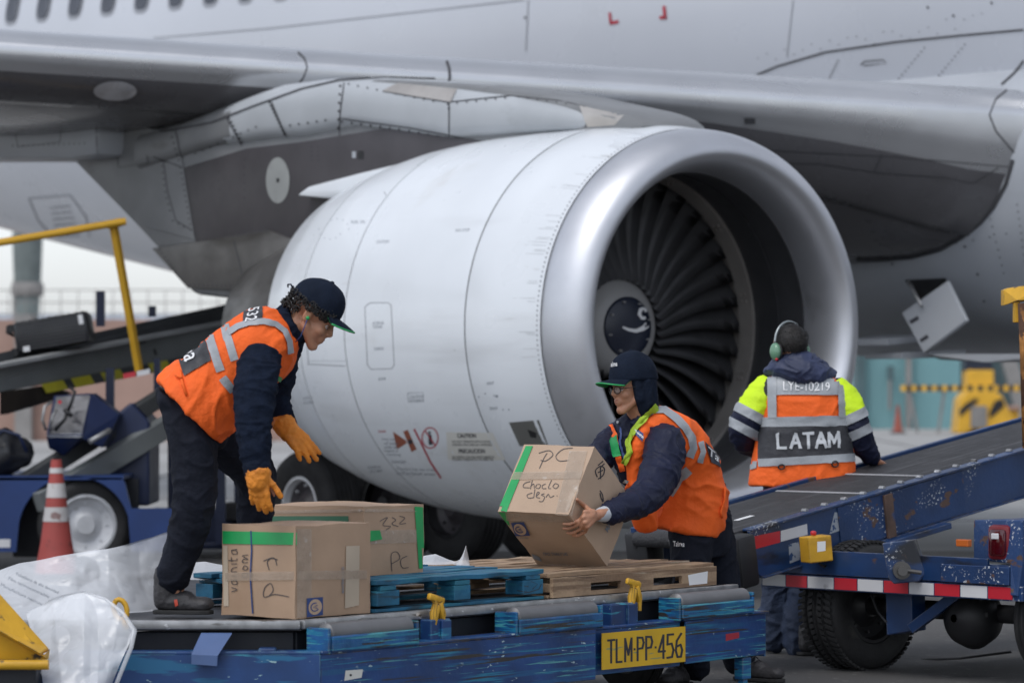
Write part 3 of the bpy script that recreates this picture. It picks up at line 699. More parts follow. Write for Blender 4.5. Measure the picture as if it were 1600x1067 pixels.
# yellow and black foot of the boarding bridge
Yf = 84.0
st = thing('bridge_support', 'yellow and black foot of a boarding bridge with a dark column on top', 'bridge foot', gnd(1545, 677))
bm = NB(); prism(bm, [W(1495, 677, Yf), W(1594, 677, Yf), W(1566, 618, Yf), W(1552, 610, Yf), W(1512, 610, Yf), W(1500, 625, Yf)], (0, 1.2, 0), bev=.03); mk('base', bm, M['yel'], st)
bm = NB(); c, s = yb(1511, 1553, 578, 611, Yf+.2, .9); box(bm, c, s, bev=.03); mk('collar', bm, M['yel'], st)
bm = NB(); c, s = yb(1508, 1550, 520, 579, Yf+.3, .7); box(bm, c, s); mk('column', bm, M['navy'], st)
for i, q in enumerate(([(1499, 640), (1510, 630), (1524, 622), (1530, 625), (1512, 640), (1500, 652)], [(1554, 627), (1566, 622), (1570, 634), (1552, 650), (1545, 652), (1548, 640)], [(1505, 677), (1526, 669), (1532, 677)])):
    bm = NB(); prism(bm, [W(x, y, Yf-.02) for x, y in q], (0, .015, 0)); mk('black_stripe', bm, M['black'], st)
bm = NB(); c, s = yb(1517, 1542, 634, 668, Yf-.06, .05); box(bm, c, s); mk('cover_plate', bm, M['conc'], st)
bx = thing('equipment_box', 'yellow equipment box standing right of the bridge foot', 'box', gnd(1580, 676))
bm = NB(); c, s = yb(1569, 1592, 640, 674, Yf+2, .6); box(bm, c, s, bev=.03); mk('body', bm, M['yel'], bx)
bm = NB(); c, s = yb(1567, 1594, 634, 641, Yf+1.9, .7); box(bm, c, s, bev=.02); mk('lid', bm, M['brick'], bx)
# striped barrier
br = thing('barrier', 'low barrier with a thin black and yellow rail on slanted legs before the teal building', 'barrier', gnd(1480, 676))
bm = NB(); n = 26
for k in range(n):
    c, s = yb(1408+k*8, 1416+k*8, 602, 611, 82.6, .08); box(bm, c, s, mi=k % 2)
mk('striped_rail', bm, [M['yel'], M['black']], br)
for a, b_ in (((1420, 604), (1434, 676)), ((1476, 606), (1466, 676)), ((1600, 606), (1612, 676))):
    bm = NB(); beam(bm, W(*a, 82.7), W(*b_, 82.7), .08, .06); mk('leg', bm, M['conc'], br)
# cones
def cone(px, py, h, label, worn, grp=None):
    b0 = gnd(px, py); t = thing('traffic_cone', label, 'traffic cone', b0)
    mo = mat('cone_red_plastic', (.36, .06, .05), .6, var=.15, layers=[((.10, .04, .035), (9, 9, 9), .58, .1, 7)]) if worn else mat('cone_orange', (.35, .09, .06), .6)
    bm = NB(); box(bm, b0+Vector((0, 0, .02)), (h*.52, h*.52, .04), bev=.01); mk('base', bm, M['black'], t)
    bm = NB(); lathe(bm, [(.035, h*.185), (h*.3, h*.133), (h*.9, h*.055), (h, h*.044), (h, h*.03)], b0, (0, 0, 1), 32); mk('body', bm, mo, t, smooth=True, flat_angle=40)
    if worn:
        mw = mat('reflective_band_worn', (.52, .50, .49), .5, var=.1, layers=[((.22, .14, .13), (12, 12, 12), .56, .08, 7)])
        r = lambda f: h*(.133+(.055-.133)*(f-.3)/.6)+.0035
        for f0, f1 in ((.48, .60), (.68, .80), (.885, .93)):
            bm = NB(); lathe(bm, [(h*f0, r(f0)), (h*f1, r(f1))], b0, (0, 0, 1), 32); mk('reflective_band', bm, mw, t, smooth=True)
cone(88, 903, .835, 'worn red traffic cone with two dirty white bands before the far loader wheel', True)
cone(1403, 677, .62, 'small far off dark red cone standing before the teal building', False)
# brick wall on the left, mesh fence on it, column behind
bw = thing('brick_wall', 'low red brown perimeter wall with grey piers, left in the distance', 'wall', (-8, 76, 0))
bm = NB(); box(bm, (-33, 76.2, 1.2), (74, .3, 2.4)); mk('wall', bm, M['brick'], bw)
for x in (-16.5, -9.65, -2.9, 3.6):
    bm = NB(); box(bm, (x, 76.0, 1.25), (.33, .5, 2.5)); mk('pier', bm, M['conc'], bw)
fn = thing('mesh_fence', 'pale see-through mesh fence running above the distant brick wall', 'fence', (-8, 77, 0))
bm = NB()
for k in range(90): cyl(bm, (-22+.35*k, 77, 2.3), (-22+.35*k, 77, 3.0), .009, 6)
for z in (2.5, 2.75, 3.0): cyl(bm, (-24, 77, z), (12, 77, z), .012, 6)
mk('mesh', bm, M['conc'], fn)
for x in (-20, -15, -10, -5, 0, 5):
    bm = NB(); cyl(bm, (x, 77.1, 0), (x, 77.1, 3.2), .03, 10); mk('post', bm, M['conc'], fn)
tr = thing('tower', 'pale grey green flared tower rising beyond the distant brick wall', 'tower', (-11, 84, 0))
bm = NB(); lathe(bm, [(0, .16), (1.6, .18), (2.4, .24), (3.3, .30), (4.4, .34), (4.4, .01)], (-10.6, 84, 0), (0, 0, 1), 20); mk('shaft', bm, mat('grey_green_concrete', (.17, .20, .195), .8, var=.2, vs=2), tr, smooth=True, flat_angle=40)
bm = NB(); lathe(bm, [(3.0, .33), (3.05, .36), (3.25, .36), (3.3, .33)], (-10.6, 84, 0), (0, 0, 1), 20); mk('ring', bm, M['conc'], tr, smooth=True, flat_angle=40)
# far terminal roofline, pale
tm = thing('terminal_building', 'long pale terminal building far behind the mesh fence', 'building', (-20, 220, 0))
bm = NB(); box(bm, (-34, 222, 2.2), (110, 10, 4.4)); mk('wall', bm, mat('pale_blue_wall', (.5, .54, .6), .7), tm)
for k in range(16):
    bm = NB(); box(bm, (-60+k*4, 216.95, 3.2), (2.6, .1, .9)); mk('window', bm, M['glass'], tm)
# ================================================================ pallet dolly in the foreground
RD = Vector((.6, .8, 0)); PD = Vector((-.8, .6, 0)); UP = Vector((0, 0, 1))     # along the rail, inwards
C0 = Vector((-.830, 15.07, .5)); C1 = Vector((1.02, 17.54, .5))
RM = Matrix((RD, PD, UP)).transposed()
rz = (0, 0, -math.atan2(.8, .6))
M['dblue'] = mat('dolly_blue_worn', edge=(.008, (.10, .085, .075)), col=(.010, .048, .17), rough=.45, var=.4, vs=2.5, bump=.2, bs=30, rot=rz, rvar=.2,
                 layers=[((.010, .085, .22), (1.3, 6, 45), .52, .10, 12), ((.02, .19, .31), (1.8, 9, 100), .57, .05, 12, (1.5, 4, 9), .46), ((.09, .30, .33), (3, 20, 130), .62, .03, 12, (2, 4, 9), .48), ((.40, .52, .54), (26, 30, 90), .64, .015, 9, (4, 4, 14), .52), ((.035, .030, .028), (1.5, 8, 60), .62, .04, 12), ((.02, .02, .025), (1.5, 4, 6), .58, .14, 9)])
M['dblue2'] = mat('dolly_blue_clean', edge=(.008, (.10, .22, .28)), col=(.011, .046, .155), rough=.45, var=.3, vs=3, layers=[((.02, .02, .025), (2, 2, 5), .56, .14, 9), ((.015, .12, .25), (3, 4, 22), .56, .06, 12), ((.04, .26, .36), (5, 6, 50), .60, .04, 12, (2, 2, 7), .50), ((.30, .45, .48), (16, 16, 50), .64, .02, 9, (3, 3, 8), .50)])
M['dturq'] = mat('turquoise_worn_paint', edge=(.008, (.09, .075, .065)), col=(.010, .085, .23), rough=.45, var=.4, vs=6, bump=.25, bs=40, rot=rz,
                 layers=[((.012, .16, .29), (2, 8, 90), .48, .08, 12), ((.06, .29, .34), (3, 9, 120), .57, .04, 12), ((.035, .030, .028), (3, 6, 70), .60, .03, 12)])
M['steel'] = mat('worn_steel_rail', (.36, .36, .36), .4, metal=.6, var=.2, vs=14, layers=[((.12, .11, .10), (5, 5, 30), .60, .08, 8), ((.7, .7, .7), (16, 16, 40), .64, .04, 8)])
M['roller'] = mat('grey_roller', (.16, .16, .165), .45, metal=.3, var=.12, vs=5)
M['dblk'] = mat('dolly_underside_black', (.008, .010, .016), .6)
M['yelw'] = mat('chipped_yellow_paint', edge=(.008, (.06, .045, .03)), col=(.62, .34, .02), rough=.5, var=.12, vs=6, bump=.2, layers=[((.05, .04, .03), (10, 10, 10), .64, .05, 9), ((.38, .2, .03), (4, 4, 4), .6, .1, 7)])
dol = thing('pallet_dolly', 'chipped blue steel pallet dolly with rollers, carrying the boxes and pallets', 'dolly', (0, 16.6, 0))
# deck
D = [C0, C1, C1+PD*2.4, C0+PD*2.4+RD*-.0, Vector((-3.1, 16.6, .5)), Vector((-3.1, 15.07, .5))]
D = [Vector(p) for p in D]; D[3] = Vector((-2.6, 17.4, .5)); D[2] = C1+PD*2.0
bm = NB(); prism(bm, [p-UP*.012 for p in D], (0, 0, -.03)); mk('deck', bm, mat('deck_plate_dark', (.045, .045, .05), .6, metal=.3, var=.3, vs=5), dol)
def offs(d):   # front edge polyline pushed outwards by d
    a = C0+Vector((-2.4, -d, 0)); n = (Vector((0, -1, 0))-PD).normalized(); k = d/n.dot(-PD)
    return [a, C0+n*k, C1-PD*d]
bm = NB(); P_ = offs(0); beam(bm, P_[0]-UP*.018, P_[1]-UP*.018, .04, .036, bev=.006); beam(bm, P_[1]-UP*.018+RD*.002, P_[2]-UP*.0178, .04, .036, bev=.006); mk('edge_rail', bm, M['steel'], dol, smooth=True, flat_angle=40)
bm = NB(); P_ = offs(-.06); beam(bm, P_[0]-UP*.12, P_[1]-UP*.12, .03, .14); beam(bm, P_[1]-UP*.12, P_[2]-UP*.12, .03, .14); mk('deck_skirt', bm, M['dblk'], dol)
# side beams
P_ = offs(.13)
bm = NB(); z0, z1 = .10, .372
K = P_[1]+RD*.03
for a, b_ in ((P_[0], K),):
    prism(bm, [Vector((p.x, p.y, z)) for p, z in ((a, z0), (b_, z0), (b_, z1), (a, z1))], (0, .012, 0)); prism(bm, [Vector((p.x, p.y, z1-.001)) for p in (a, b_)]+[Vector((p.x, p.y+.09, z1-.001)) for p in (b_, a)], (0, 0, .014), bev=.004)
mk('front_beam', bm, M['dblue2'], dol)
E1 = C1-PD*.10+RD*.10
def seg(a, b_, z0, z1, m, nm, th=.012):
    bm = NB(); prism(bm, [Vector((p.x, p.y, z)) for p, z in ((a, z0), (b_, z0), (b_, z1), (a, z1))], PD*th, bev=.003)
    box(bm, Vector(((a.x+b_.x)/2, (a.y+b_.y)/2, z1+.006))+PD*.05, ((b_-a).length, .11, .012), RM, .003); return mk(nm, bm, m, dol)
Ls = (E1-K).length
def onb_(px, d):
    p0, p1 = C0-PD*d, C1-PD*d; k = (px-800)/FPX
    t = (k*p0.y-p0.x)/((p1.x-p0.x)-k*(p1.y-p0.y)); r = p0+(p1-p0)*t; return r
A1 = onb_(931, .13); A2 = onb_(1072, .13)
sb1 = seg(K+RD*.006, A1, .155, .372, M['dblue'], 'side_beam'); sb2 = seg(A1+RD*.005+PD*.03, A2-RD*.003+PD*.03, .168, .362, M['dblue'], 'side_beam'); sb3 = seg(A2, E1, .178, .366, M['dblue'], 'side_beam')
bm = NB(); prism(bm, [Vector((p.x, p.y, z)) for p, z in ((E1, .17), (E1+PD*1.8, .17), (E1+PD*1.8, .366), (E1, .366))], RD*-.012); mk('end_beam', bm, M['dblue2'], dol)
# inner beam on the left, bracket
bm = NB(); a, b_ = C0+Vector((-2.2, -.02, -.16)), C0+Vector((0.02, -.02, -.16)); box(bm, (a+b_)/2, ((b_-a).length, .05, .085), bev=.006); mk('inner_beam', bm, M['dblue2'], dol)
bm = NB(); Yb = 15.07
prism(bm, [W(314, 990, Yb-.08), W(362, 990, Yb-.08), W(340, 1024, Yb-.165), W(299, 1022, Yb-.165)], (0, .01, .004)); prism(bm, [W(299, 1022, Yb-.168), W(340, 1024, Yb-.168), W(339, 1040, Yb-.168), W(299, 1037, Yb-.168)], (0, .02, 0))
mk('bent_bracket', bm, mat('bracket_blue_grey', (.07, .12, .26), .5, layers=[((.3, .38, .45), (20, 20, 20), .7, .03, 8)]), dol)
bm = NB(); box(bm, W(418, 1017, Yb-.05), (.07, .07, .03), bev=.008); box(bm, W(418, 1020, Yb-.05), (.1, .07, .015), bev=.005); mk('stop_block', bm, M['dblue2'], dol)
# roller units
def unit(px0, px1):
    def on(px, d):
        p0, p1 = C0-PD*d, C1-PD*d; k = (px-800)/FPX
        t = (k*p0.y-p0.x)/((p1.x-p0.x)-k*(p1.y-p0.y)); return p0+(p1-p0)*t
    a, b_ = on(px0, .09), on(px1, .09)
    bm = NB(); q0, q1 = a+RD*.012-UP*.052+PD*.0, b_-RD*.012-UP*.052; tube(bm, [q0-RD*.01, q0, q0+RD*.006, q1-RD*.006, q1, q1+RD*.01], [.018, .034, .042, .042, .034, .018], 24)
    rl = mk('roller', bm, M['roller'], dol, smooth=True, flat_angle=50)
    bm = NB(); c = (a+b_)/2-UP*.092-PD*.028; box(bm, c, ((b_-a).length, .05, .062), RM, .006)
    for q in (a-RD*.012, b_+RD*.006): box(bm, q-UP*.078+PD*.01, (.014, .115, .10), RM, .004)
    mk('roller_housing', bm, M['dturq'], dol)
for u_ in ((504, 638), (797, 926), (1052, 1163)): unit(*u_)
def on(px, d, z=0):
    p0, p1 = C0-PD*d, C1-PD*d; k = (px-800)/FPX
    t = (k*p0.y-p0.x)/((p1.x-p0.x)-k*(p1.y-p0.y)); r = p0+(p1-p0)*t; r.z += z; return r
# posts and yellow latches
for px, pw in ((680, .13), (968, .20)):
    bm = NB(); c = on(px, .05, -.085); box(bm, c, (pw, .06, .10), RM, .006); box(bm, c-PD*.036+RD*pw*.2, (.06, .012, .09), RM, .004); mk('latch_post', bm, M['dblue2'], dol)
    bm = NB(); b0 = on(px+(4 if px < 700 else 24), .065, -.03)
    for s in (-1, 1):
        q = b0+RD*.028*s
        pts = [q-UP*.045, q+UP*.02, q+UP*.06-RD*.012*s, q+UP*.085-RD*.006]
        tube(bm, pts, [.013, .016, .012, .010], 8)
    box(bm, b0+UP*.078-RD*.012, (.10, .022, .028), RM @ Matrix.Rotation(.25, 3, 'Y'), .007); box(bm, b0+UP*.03+RD*.016, (.03, .03, .07), RM @ Matrix.Rotation(-.4, 3, 'Y'), .007)
    box(bm, b0+UP*.01-RD*.02, (.022, .03, .09), RM @ Matrix.Rotation(.3, 3, 'Y'), .006)
    mk('yellow_latch', bm, M['yelw'], dol, smooth=True, flat_angle=40)
# number plate and marks on the beam
bm = NB(); d_quad(bm, [(941, 988), (1071, 978), (1071, 1034), (941, 1046)], [sb1, sb2, sb3], .03, 6, 4); 
p = [W(941, 990, 1), W(1071, 980, 1)]
pl_ = []
for (x, y) in ((941, 989), (1071, 978), (1071, 1033), (941, 1046)):
    q = on(x, .135); pl_.append(W(x, y, q.y))
bm.free(); bm = NB(); prism(bm, pl_, PD*.004); plate = mk('fleet_number_plate', bm, mat('plate_yellow', (.66, .40, .015), .5, var=.08, vs=8, layers=[((.30, .30, .12), (6, 6, 60), .62, .04, 9), ((.10, .09, .05), (5, 5, 70), .68, .03, 8)]), dol)
bm = NB(); strokes(bm, 'TLM.PP.456', [(950, 1000), (1066, 989), (1066, 1025), (950, 1035)], plate, 3.3, .003); mk('plate_lettering', bm, M['ink'], plate)
bm = NB(); d_quad(bm, [(1134, 990), (1155, 987), (1155, 996), (1134, 1001)], sb3, .003, 3, 1); mk('red_sticker', bm, M['redmk'], dol)
bm = NB(); d_quad(bm, [(540, 1047), (567, 1045), (565, 1058), (538, 1063)], sb1, .004, 3, 2); mk('white_tag', bm, M['cream'], dol)
bm = NB(); 
for (x, y) in ((548, 1054),): d_dot(bm, x, y, 2, bpy.data.objects['white_tag'], .003)
mk('tag_hole', bm, M['ink'], dol)
# yellow lug ring at the left end of the rail
bm = NB(); q = W(188, 952, 15.02); pts = []
for k in range(15):
    a = R(-60)+R(300)*k/14; pts.append(q+Vector((-.030*math.cos(a)-.006, 0, .036*math.sin(a)+.008)))
ring = [q+Vector((.026*math.cos(t*.5236)+.018*-math.sin(t*.5236)*.3, .0, .040*math.sin(t*.5236))) for t in range(12)]
tube(bm, ring, .0105, 10, closed=True); tube(bm, [q+Vector((.012, 0, -.035)), q+Vector((.028, .0, -.075))], [.012, .016], 8); mk('tie_down_ring', bm, M['yelw'], dol, smooth=True)
# wheels of the dolly under the deck
for c in ((.05, 17.2), (.55, 17.75), (-1.5, 16.6)):
    wheel('dolly_tyre', Vector((c[0], c[1], .17)), RD, .17, .12, .09, M['rubber'], M['roller'], dol, seg=40)
bm = NB(); box(bm, Vector((-.5, 16.9, .30)), (2.4, 1.2, .12), RM); mk('under_frame', bm, M['dblk'], dol)
bm = NB(); box(bm, E1-RD*.16+PD*.02+Vector((0, 0, .125-E1.z)), (.07, .05, .10), RM, .006); box(bm, E1-RD*.16+PD*.02+Vector((0, 0, .07-E1.z)), (.035, .035, .05), RM, .006); mk('locking_bracket', bm, M['dturq'], dol)

# yellow folded steel towing frame at the left
hy = thing('tow_frame', 'thick folded yellow steel frame jutting in at the bottom left under the plastic sheet', 'steel frame', gnd(30, 1150))
Yh = 14.55
bm = NB(); prism(bm, [W(-60, 865, Yh+.25), W(0, 928, Yh+.05), W(76, 1012, Yh), W(62, 1020, Yh-.10), W(-10, 980, Yh-.1), W(-80, 900, Yh)], (0, .02, -.012), bev=.004); tp = mk('top_flange', bm, M['yelw'], hy)
bm = NB(); prism(bm, [W(-60, 930, Yh-.06), W(-8, 983, Yh-.07), W(68, 1024, Yh-.07), W(76, 1014, Yh-.03), W(74, 1030, Yh-.03), W(-60, 1030, Yh-.05)], (0, .05, 0), bev=.003); mk('web_plate', bm, M['yelw'], hy)
bm = NB(); tube(bm, [W(-80, 1038, Yh-.08), W(76, 1038, Yh-.08)], .019, 16); mk('bottom_tube', bm, M['yelw'], hy, smooth=True, flat_angle=40)
bm = NB(); box(bm, W(-10, 1100, Yh+.1), (.35, .2, .3), bev=.01); mk('hitch_block', bm, M['dblk'], hy)

# ================================================================ pallets
def pallet(name, a, b_, depth, h, m, label, seed):
    "front bottom edge a->b_, going back along PD"
    t = thing(name, label, 'pallet', (a+b_)/2+PD*depth/2); rnd = random.Random(seed)
    L_ = (b_-a).length; mid = (a+b_)/2
    nb = 8; wv = .095
    for k in range(nb):  # deck boards run along the rail
        dd = wv/2+ (depth-wv)*k/(nb-1)
        bm = NB(); w2 = wv*(1+rnd.uniform(-.06, .1)); s = L_+rnd.uniform(-.02, .015)
        box(bm, mid+PD*dd+UP*(h-.010)+RD*rnd.uniform(-.008, .008), (s, w2, .019), RM @ Matrix.Rotation(rnd.uniform(-.006, .006), 3, 'Y'), .002)
        bmesh.ops.subdivide_edges(bm, edges=[e for e in bm.edges if e.calc_length() > .5], cuts=24)
        for v in bm.verts: v.co += Vector((0, 0, noise.noise(v.co*9+Vector((seed*3, k, 0)))*.005))+PD*noise.noise(v.co*14)*.004
        mk('deck_board', bm, m, t)
    for j, x in enumerate((.0, .5, 1.0)):   # stringer boards across, under the deck
        bm = NB(); box(bm, a+(b_-a)*(.07+.86*x)+PD*depth/2+UP*(h-.031), (.10, depth-.002, .019), RM, .002); mk('cross_board', bm, m, t)
    for i, yy in enumerate((.05, .5, .95)):
        for j, x in enumerate((.07, .5, .93)):
            bm = NB(); wbl = .145 if x != .5 else .11; box(bm, a+(b_-a)*x+PD*depth*yy+UP*((h-.041)/2+.012), (wbl, .095, h-.041-.026), RM, .003); mk('block', bm, m, t)
        bm = NB(); box(bm, mid+PD*depth*yy+UP*.007, (L_, .09, .013), RM, .002); mk('base_board', bm, m, t)
    return t
M['pblue'] = mat('pallet_blue_paint', (.012, .105, .19), .65, var=.3, vs=6, bump=.3, bs=50, rot=rz, layers=[((.02, .15, .22), (4, 8, 30), .5, .1, 8), ((.30, .22, .14), (6, 9, 26), .66, .04, 9), ((.02, .06, .09), (5, 6, 40), .60, .05, 8)])
M['wood'] = mat('raw_pallet_wood', (.33, .225, .14), .8, var=.25, vs=5, bump=.4, bs=60, rot=rz, layers=[((.22, .14, .085), (2, 20, 40), .5, .12, 8), ((.12, .075, .05), (3, 22, 60), .62, .04, 8), ((.45, .36, .26), (2, 14, 30), .6, .1, 7)])
ZD = .5
a, b_ = on(588, -.03), on(851, -.03); bp = pallet('blue_pallet', a, b_, .98, .128, M['pblue'], 'blue painted wooden pallet under the rear carton, its corner block scribbled on', 3)
a, b_ = on(858, -.03), on(1113, -.03); wp = pallet('wood_pallet', a, b_, .98, .106, M['wood'], 'unpainted wooden pallet on which the held carton rests', 5)
# solid front board of the raw pallet with two slots
bm = NB(); lo, hi = .004, .088
L_ = (b_-a).length
def pf(s, z): return a+RD*L_*s-PD*.004+UP*z
cols = [0, .22, .40, .60, .78, 1.0]
for i in range(5):
    s0, s1 = cols[i], cols[i+1]
    if i in (1, 3):
        prism(bm, [pf(s0, .056), pf(s1, .056), pf(s1, hi), pf(s0, hi)], PD*-.018)
        prism(bm, [pf(s0, lo), pf(s1, lo), pf(s1, .022), pf(s0, .022)], PD*-.018)
    else: prism(bm, [pf(s0, lo), pf(s1, lo), pf(s1, hi), pf(s0, hi)], PD*-.018)
fb = mk('slotted_side_board', bm, M['wood'], wp)
bm = NB(); d_quad(bm, [(1075, 898), (1106, 892), (1105, 911), (1077, 914)], fb, .003, 4, 3); mk('torn_label', bm, M['mark'], wp)
bo = [o for o in bp.children if o.name.startswith('block')]
bm = NB()
for ln in ([(810, 903), (824, 901), (812, 914), (826, 916)], [(835, 900), (830, 908), (840, 912), (832, 920)], [(808, 922), (826, 925), (842, 920), (846, 912)]): d_line(bm, ln, 1.4, bo, .003, 3)
mk('scribble', bm, M['ink'], bp)

# ================================================================ cartons
M['card'] = mat('brown_cardboard', (.42, .285, .19), .75, var=.06, vs=5, bump=.12, bs=25, layers=[((.36, .235, .15), (3, 3, 3), .55, .15, 6)])
M['card2'] = mat('paler_cardboard', (.47, .335, .235), .75, var=.05, vs=5, bump=.12, bs=25, layers=[((.40, .28, .19), (3, 3, 3), .58, .15, 6)])
M['tapeg'] = mat('green_tape', (.015, .33, .09), .4, var=.08, vs=10)
M['tapec'] = mat('clear_packing_tape', (.50, .40, .31), .3, var=.08, vs=20, bump=.25, bs=40, layers=[((.66, .60, .53), (30, 30, 30), .62, .1, 6)], alpha=.5)
M['tapeo'] = mat('old_paper_strip', (.50, .41, .31), .6, var=.05)
M['bluepr'] = mat('blue_print', (.03, .06, .19), .6)
M['pen'] = mat('marker_pen', (.09, .075, .07), .6)
def carton(t, c, A, B, Cv, m, lid=True):
    "box at corner c with edge vectors A, B, Cv; faces slightly bulged"
    bm = NB(); n = 10
    def face(o, u, v, out):
        P = []
        for i in range(n+1):
            row = []
            for j in range(n+1):
                s, q = j/n, i/n; e = min(s, 1-s, q, 1-q)
                bul = .009*math.sin(math.pi*s)*math.sin(math.pi*q)+.0015*noise.noise((o+u*s+v*q)*18)*(1 if e > 0 else 0)
                pp = o+u*s+v*q; row.append(pp+out*bul+noise.noise_vector(pp*6)*.006+noise.noise_vector(pp*21)*.002)
            P.append(row)
        grid(bm, P)
    An, Bn, Cn = A.normalized(), B.normalized(), Cv.normalized()
    face(c, A, B, -Cn); face(c+Cv, A, B, Cn); face(c, A, Cv, -Bn); face(c+B, A, Cv, Bn); face(c, B, Cv, -An); face(c+A, B, Cv, An)
    bmesh.ops.remove_doubles(bm, verts=bm.verts, dist=.0012); bmesh.ops.recalc_face_normals(bm, faces=bm.faces[:])
    return mk('cardboard', bm, m, t, smooth=True, flat_angle=40)
# front carton
t = thing('cardboard_box', 'front carton on the deck with green tape along its top left edge', 'carton', (-.85, 15.3, .5), 'cartons on the dolly')
c = Vector((-.853, 15.125, .502)); bA = carton(t, c, RD*.47, PD*.385, UP*.362, M['card'])
cA = c
bm = NB(); d_quad(bm, [(341, 829), (463, 832), (463, 851), (341, 849)], bA, .003, 16, 3); mk('green_tape', bm, M['tapeg'], t)
def pen(ob, strokes, w=1.6, name='pen_marks', m='pen', par=None, off=.0018):
    w *= .85
    bm = NB()
    for s in strokes: d_line(bm, s, w, ob, off, 3)
    mk(name, bm, M[m], par)
def curve(pts, n=6):
    out = []
    P = [pts[0]]+list(pts)+[pts[-1]]
    for i in range(1, len(P)-2):
        for k in range(n):
            t_ = k/n; p0, p1, p2, p3 = P[i-1], P[i], P[i+1], P[i+2]
            out.append(tuple(.5*((2*p1[d])+(-p0[d]+p2[d])*t_+(2*p0[d]-5*p1[d]+4*p2[d]-p3[d])*t_*t_+(-p0[d]+3*p1[d]-3*p2[d]+p3[d])*t_**3) for d in (0, 1)))
    out.append(pts[-1]); return out
pen(bA, [curve([(452, 932), (430, 928), (413, 932), (414, 918), (423, 911), (427, 922), (420, 931)]), curve([(421, 890), (418, 878), (424, 872), (434, 874), (434, 892), (420, 896)][0:4])], 1.7, par=t)
pen(bA, [curve([(412, 876), (428, 871), (433, 883)])], 1.6, par=t)
bm = NB(); b_ = targ(bA)
d_text(bm, 'vainita', [(376, 856), (376, 856), (376, 856), (376, 856)], bA) if False else None
def vtext(bm, s, x0, x1, ytop, ybot, ob, up=True, bold=.0):
    "text running bottom to top"
    q = [(x0, ybot), (x0, ytop), (x1, ytop), (x1, ybot)]; d_text(bm, s, q, ob, .003, bold)

def vpen(S, x0, y0, sc_, w=1.3):   # strokes written bottom to top: (along, up) -> (x, y)
    for st_ in S: d_line(bm, curve([(x0-v*sc_, y0-u*sc_) for u, v in st_]), w, bA, .003, 3)
vpen([[(0, 5), (2, 0), (4, 5)], [(10, 5), (7, 4), (7, 0), (10, 1), (10, 5), (11, 0)], [(14, 5), (14, 0)], [(18, 0), (18, 5), (21, 4), (22, 0)], [(25, 5), (25, 0)], [(28, 8), (28, 1), (30, 0)], [(27, 5), (31, 5)], [(37, 5), (34, 4), (34, 0), (37, 1), (37, 5), (38, 0)]], 371, 924, 1.75)
vpen([[(4, 5), (1, 5), (1, 1), (4, 1), (4, 5), (4, -3), (1, -4)], [(8, 5), (7, 2), (9, 0), (11, 3), (8, 5)], [(14, 0), (14, 5), (17, 4), (17, 0), (20, 5), (21, 0)]], 388, 902, 1.7); mk('handwriting', bm, M['pen'], t)
bm = NB(); d_line(bm, [(393, 829), (394, 860), (392, 900), (396, 962)], 2.2, bA, .004); mk('dark_strap', bm, M['bluepr'], t)
bm = NB(); d_quad(bm, [(540, 853), (561, 852), (560, 945), (538, 950)], bA, .003, 3, 8); d_quad(bm, [(349, 852), (356, 852), (358, 960), (350, 960)], bA, .002, 2, 8); mk('paper_strip', bm, M['tapeo'], t)
bm = NB(); d_quad(bm, [(463, 826), (486, 826), (486, 962), (463, 965)], bA, .003, 4, 16); d_quad(bm, [(343, 894), (572, 890), (572, 904), (343, 907)], bA, .0045, 24, 2); mk('clear_tape', bm, M['tapec'], t)
def logo(q, ob, par):
    bm = NB(); d_quad(bm, q, ob, .0055, 8, 8); sq = mk('printed_logo', bm, M['bluepr'], par)
    bm = NB(); cx = [bil(q, .5+.42*math.cos(k*.3142), .5+.42*math.sin(k*.3142)) for k in range(20)]
    b = targ(ob); pts = [hit(x, y, b, .007) for x, y in cx]
    if None not in pts: bm.faces.new([bm.verts.new(p) for p in pts])
    mk('logo_disc', bm, M['card2'], sq)
    bm = NB(); cx = [bil(q, .47+.25*math.cos(k*.3), .5+.22*math.sin(k*.3)) for k in range(2, 18)]; d_line(bm, cx, 1.5, ob, .009, 2); d_line(bm, [bil(q, .62, .42), bil(q, .35, .5), bil(q, .62, .58)], 1.5, ob, .009, 2); mk('logo_mark', bm, M['bluepr'], sq)
logo([(478, 934), (503, 932), (503, 960), (478, 964)], bA, t)
bm = NB(); vtext(bm, 'MANTENER SECO', 533, 537, 885, 926, bA, bold=.03); mk('side_print', bm, M['inkg'], t)
# rear carton
t = thing('cardboard_box', 'rear carton on the blue pallet with green tape down its right edge', 'carton', (-.6, 16, .63), 'cartons on the dolly')
c = Vector((-.610, 15.85, .631)); bB = carton(t, c, RD*.395, PD*.52, UP*.283, M['card'])
bm = NB(); d_quad(bm, [(647, 791), (660, 792), (663, 903), (655, 904)], bB, .003, 3, 14); mk('green_tape', bm, M['tapeg'], t)
bm = NB(); d_quad(bm, [(425, 806), (545, 806), (545, 821), (425, 819)], bB, .003, 14, 2); mk('printed_band', bm, mat('faded_green_band', (.05, .16, .09), .5, var=.1), t)
bm = NB(); d_quad(bm, [(573, 828), (650, 827), (650, 847), (573, 850)], bB, .003, 10, 3); d_quad(bm, [(420, 797), (640, 794), (650, 799), (425, 802)], bB, .004, 20, 2); mk('clear_tape', bm, M['tapec'], t)
bm = NB(); d_quad(bm, [(573, 829), (592, 828), (596, 842), (574, 846)], bB, .005, 5, 3); mk('tape_scrap', bm, M['tapeg'], t)
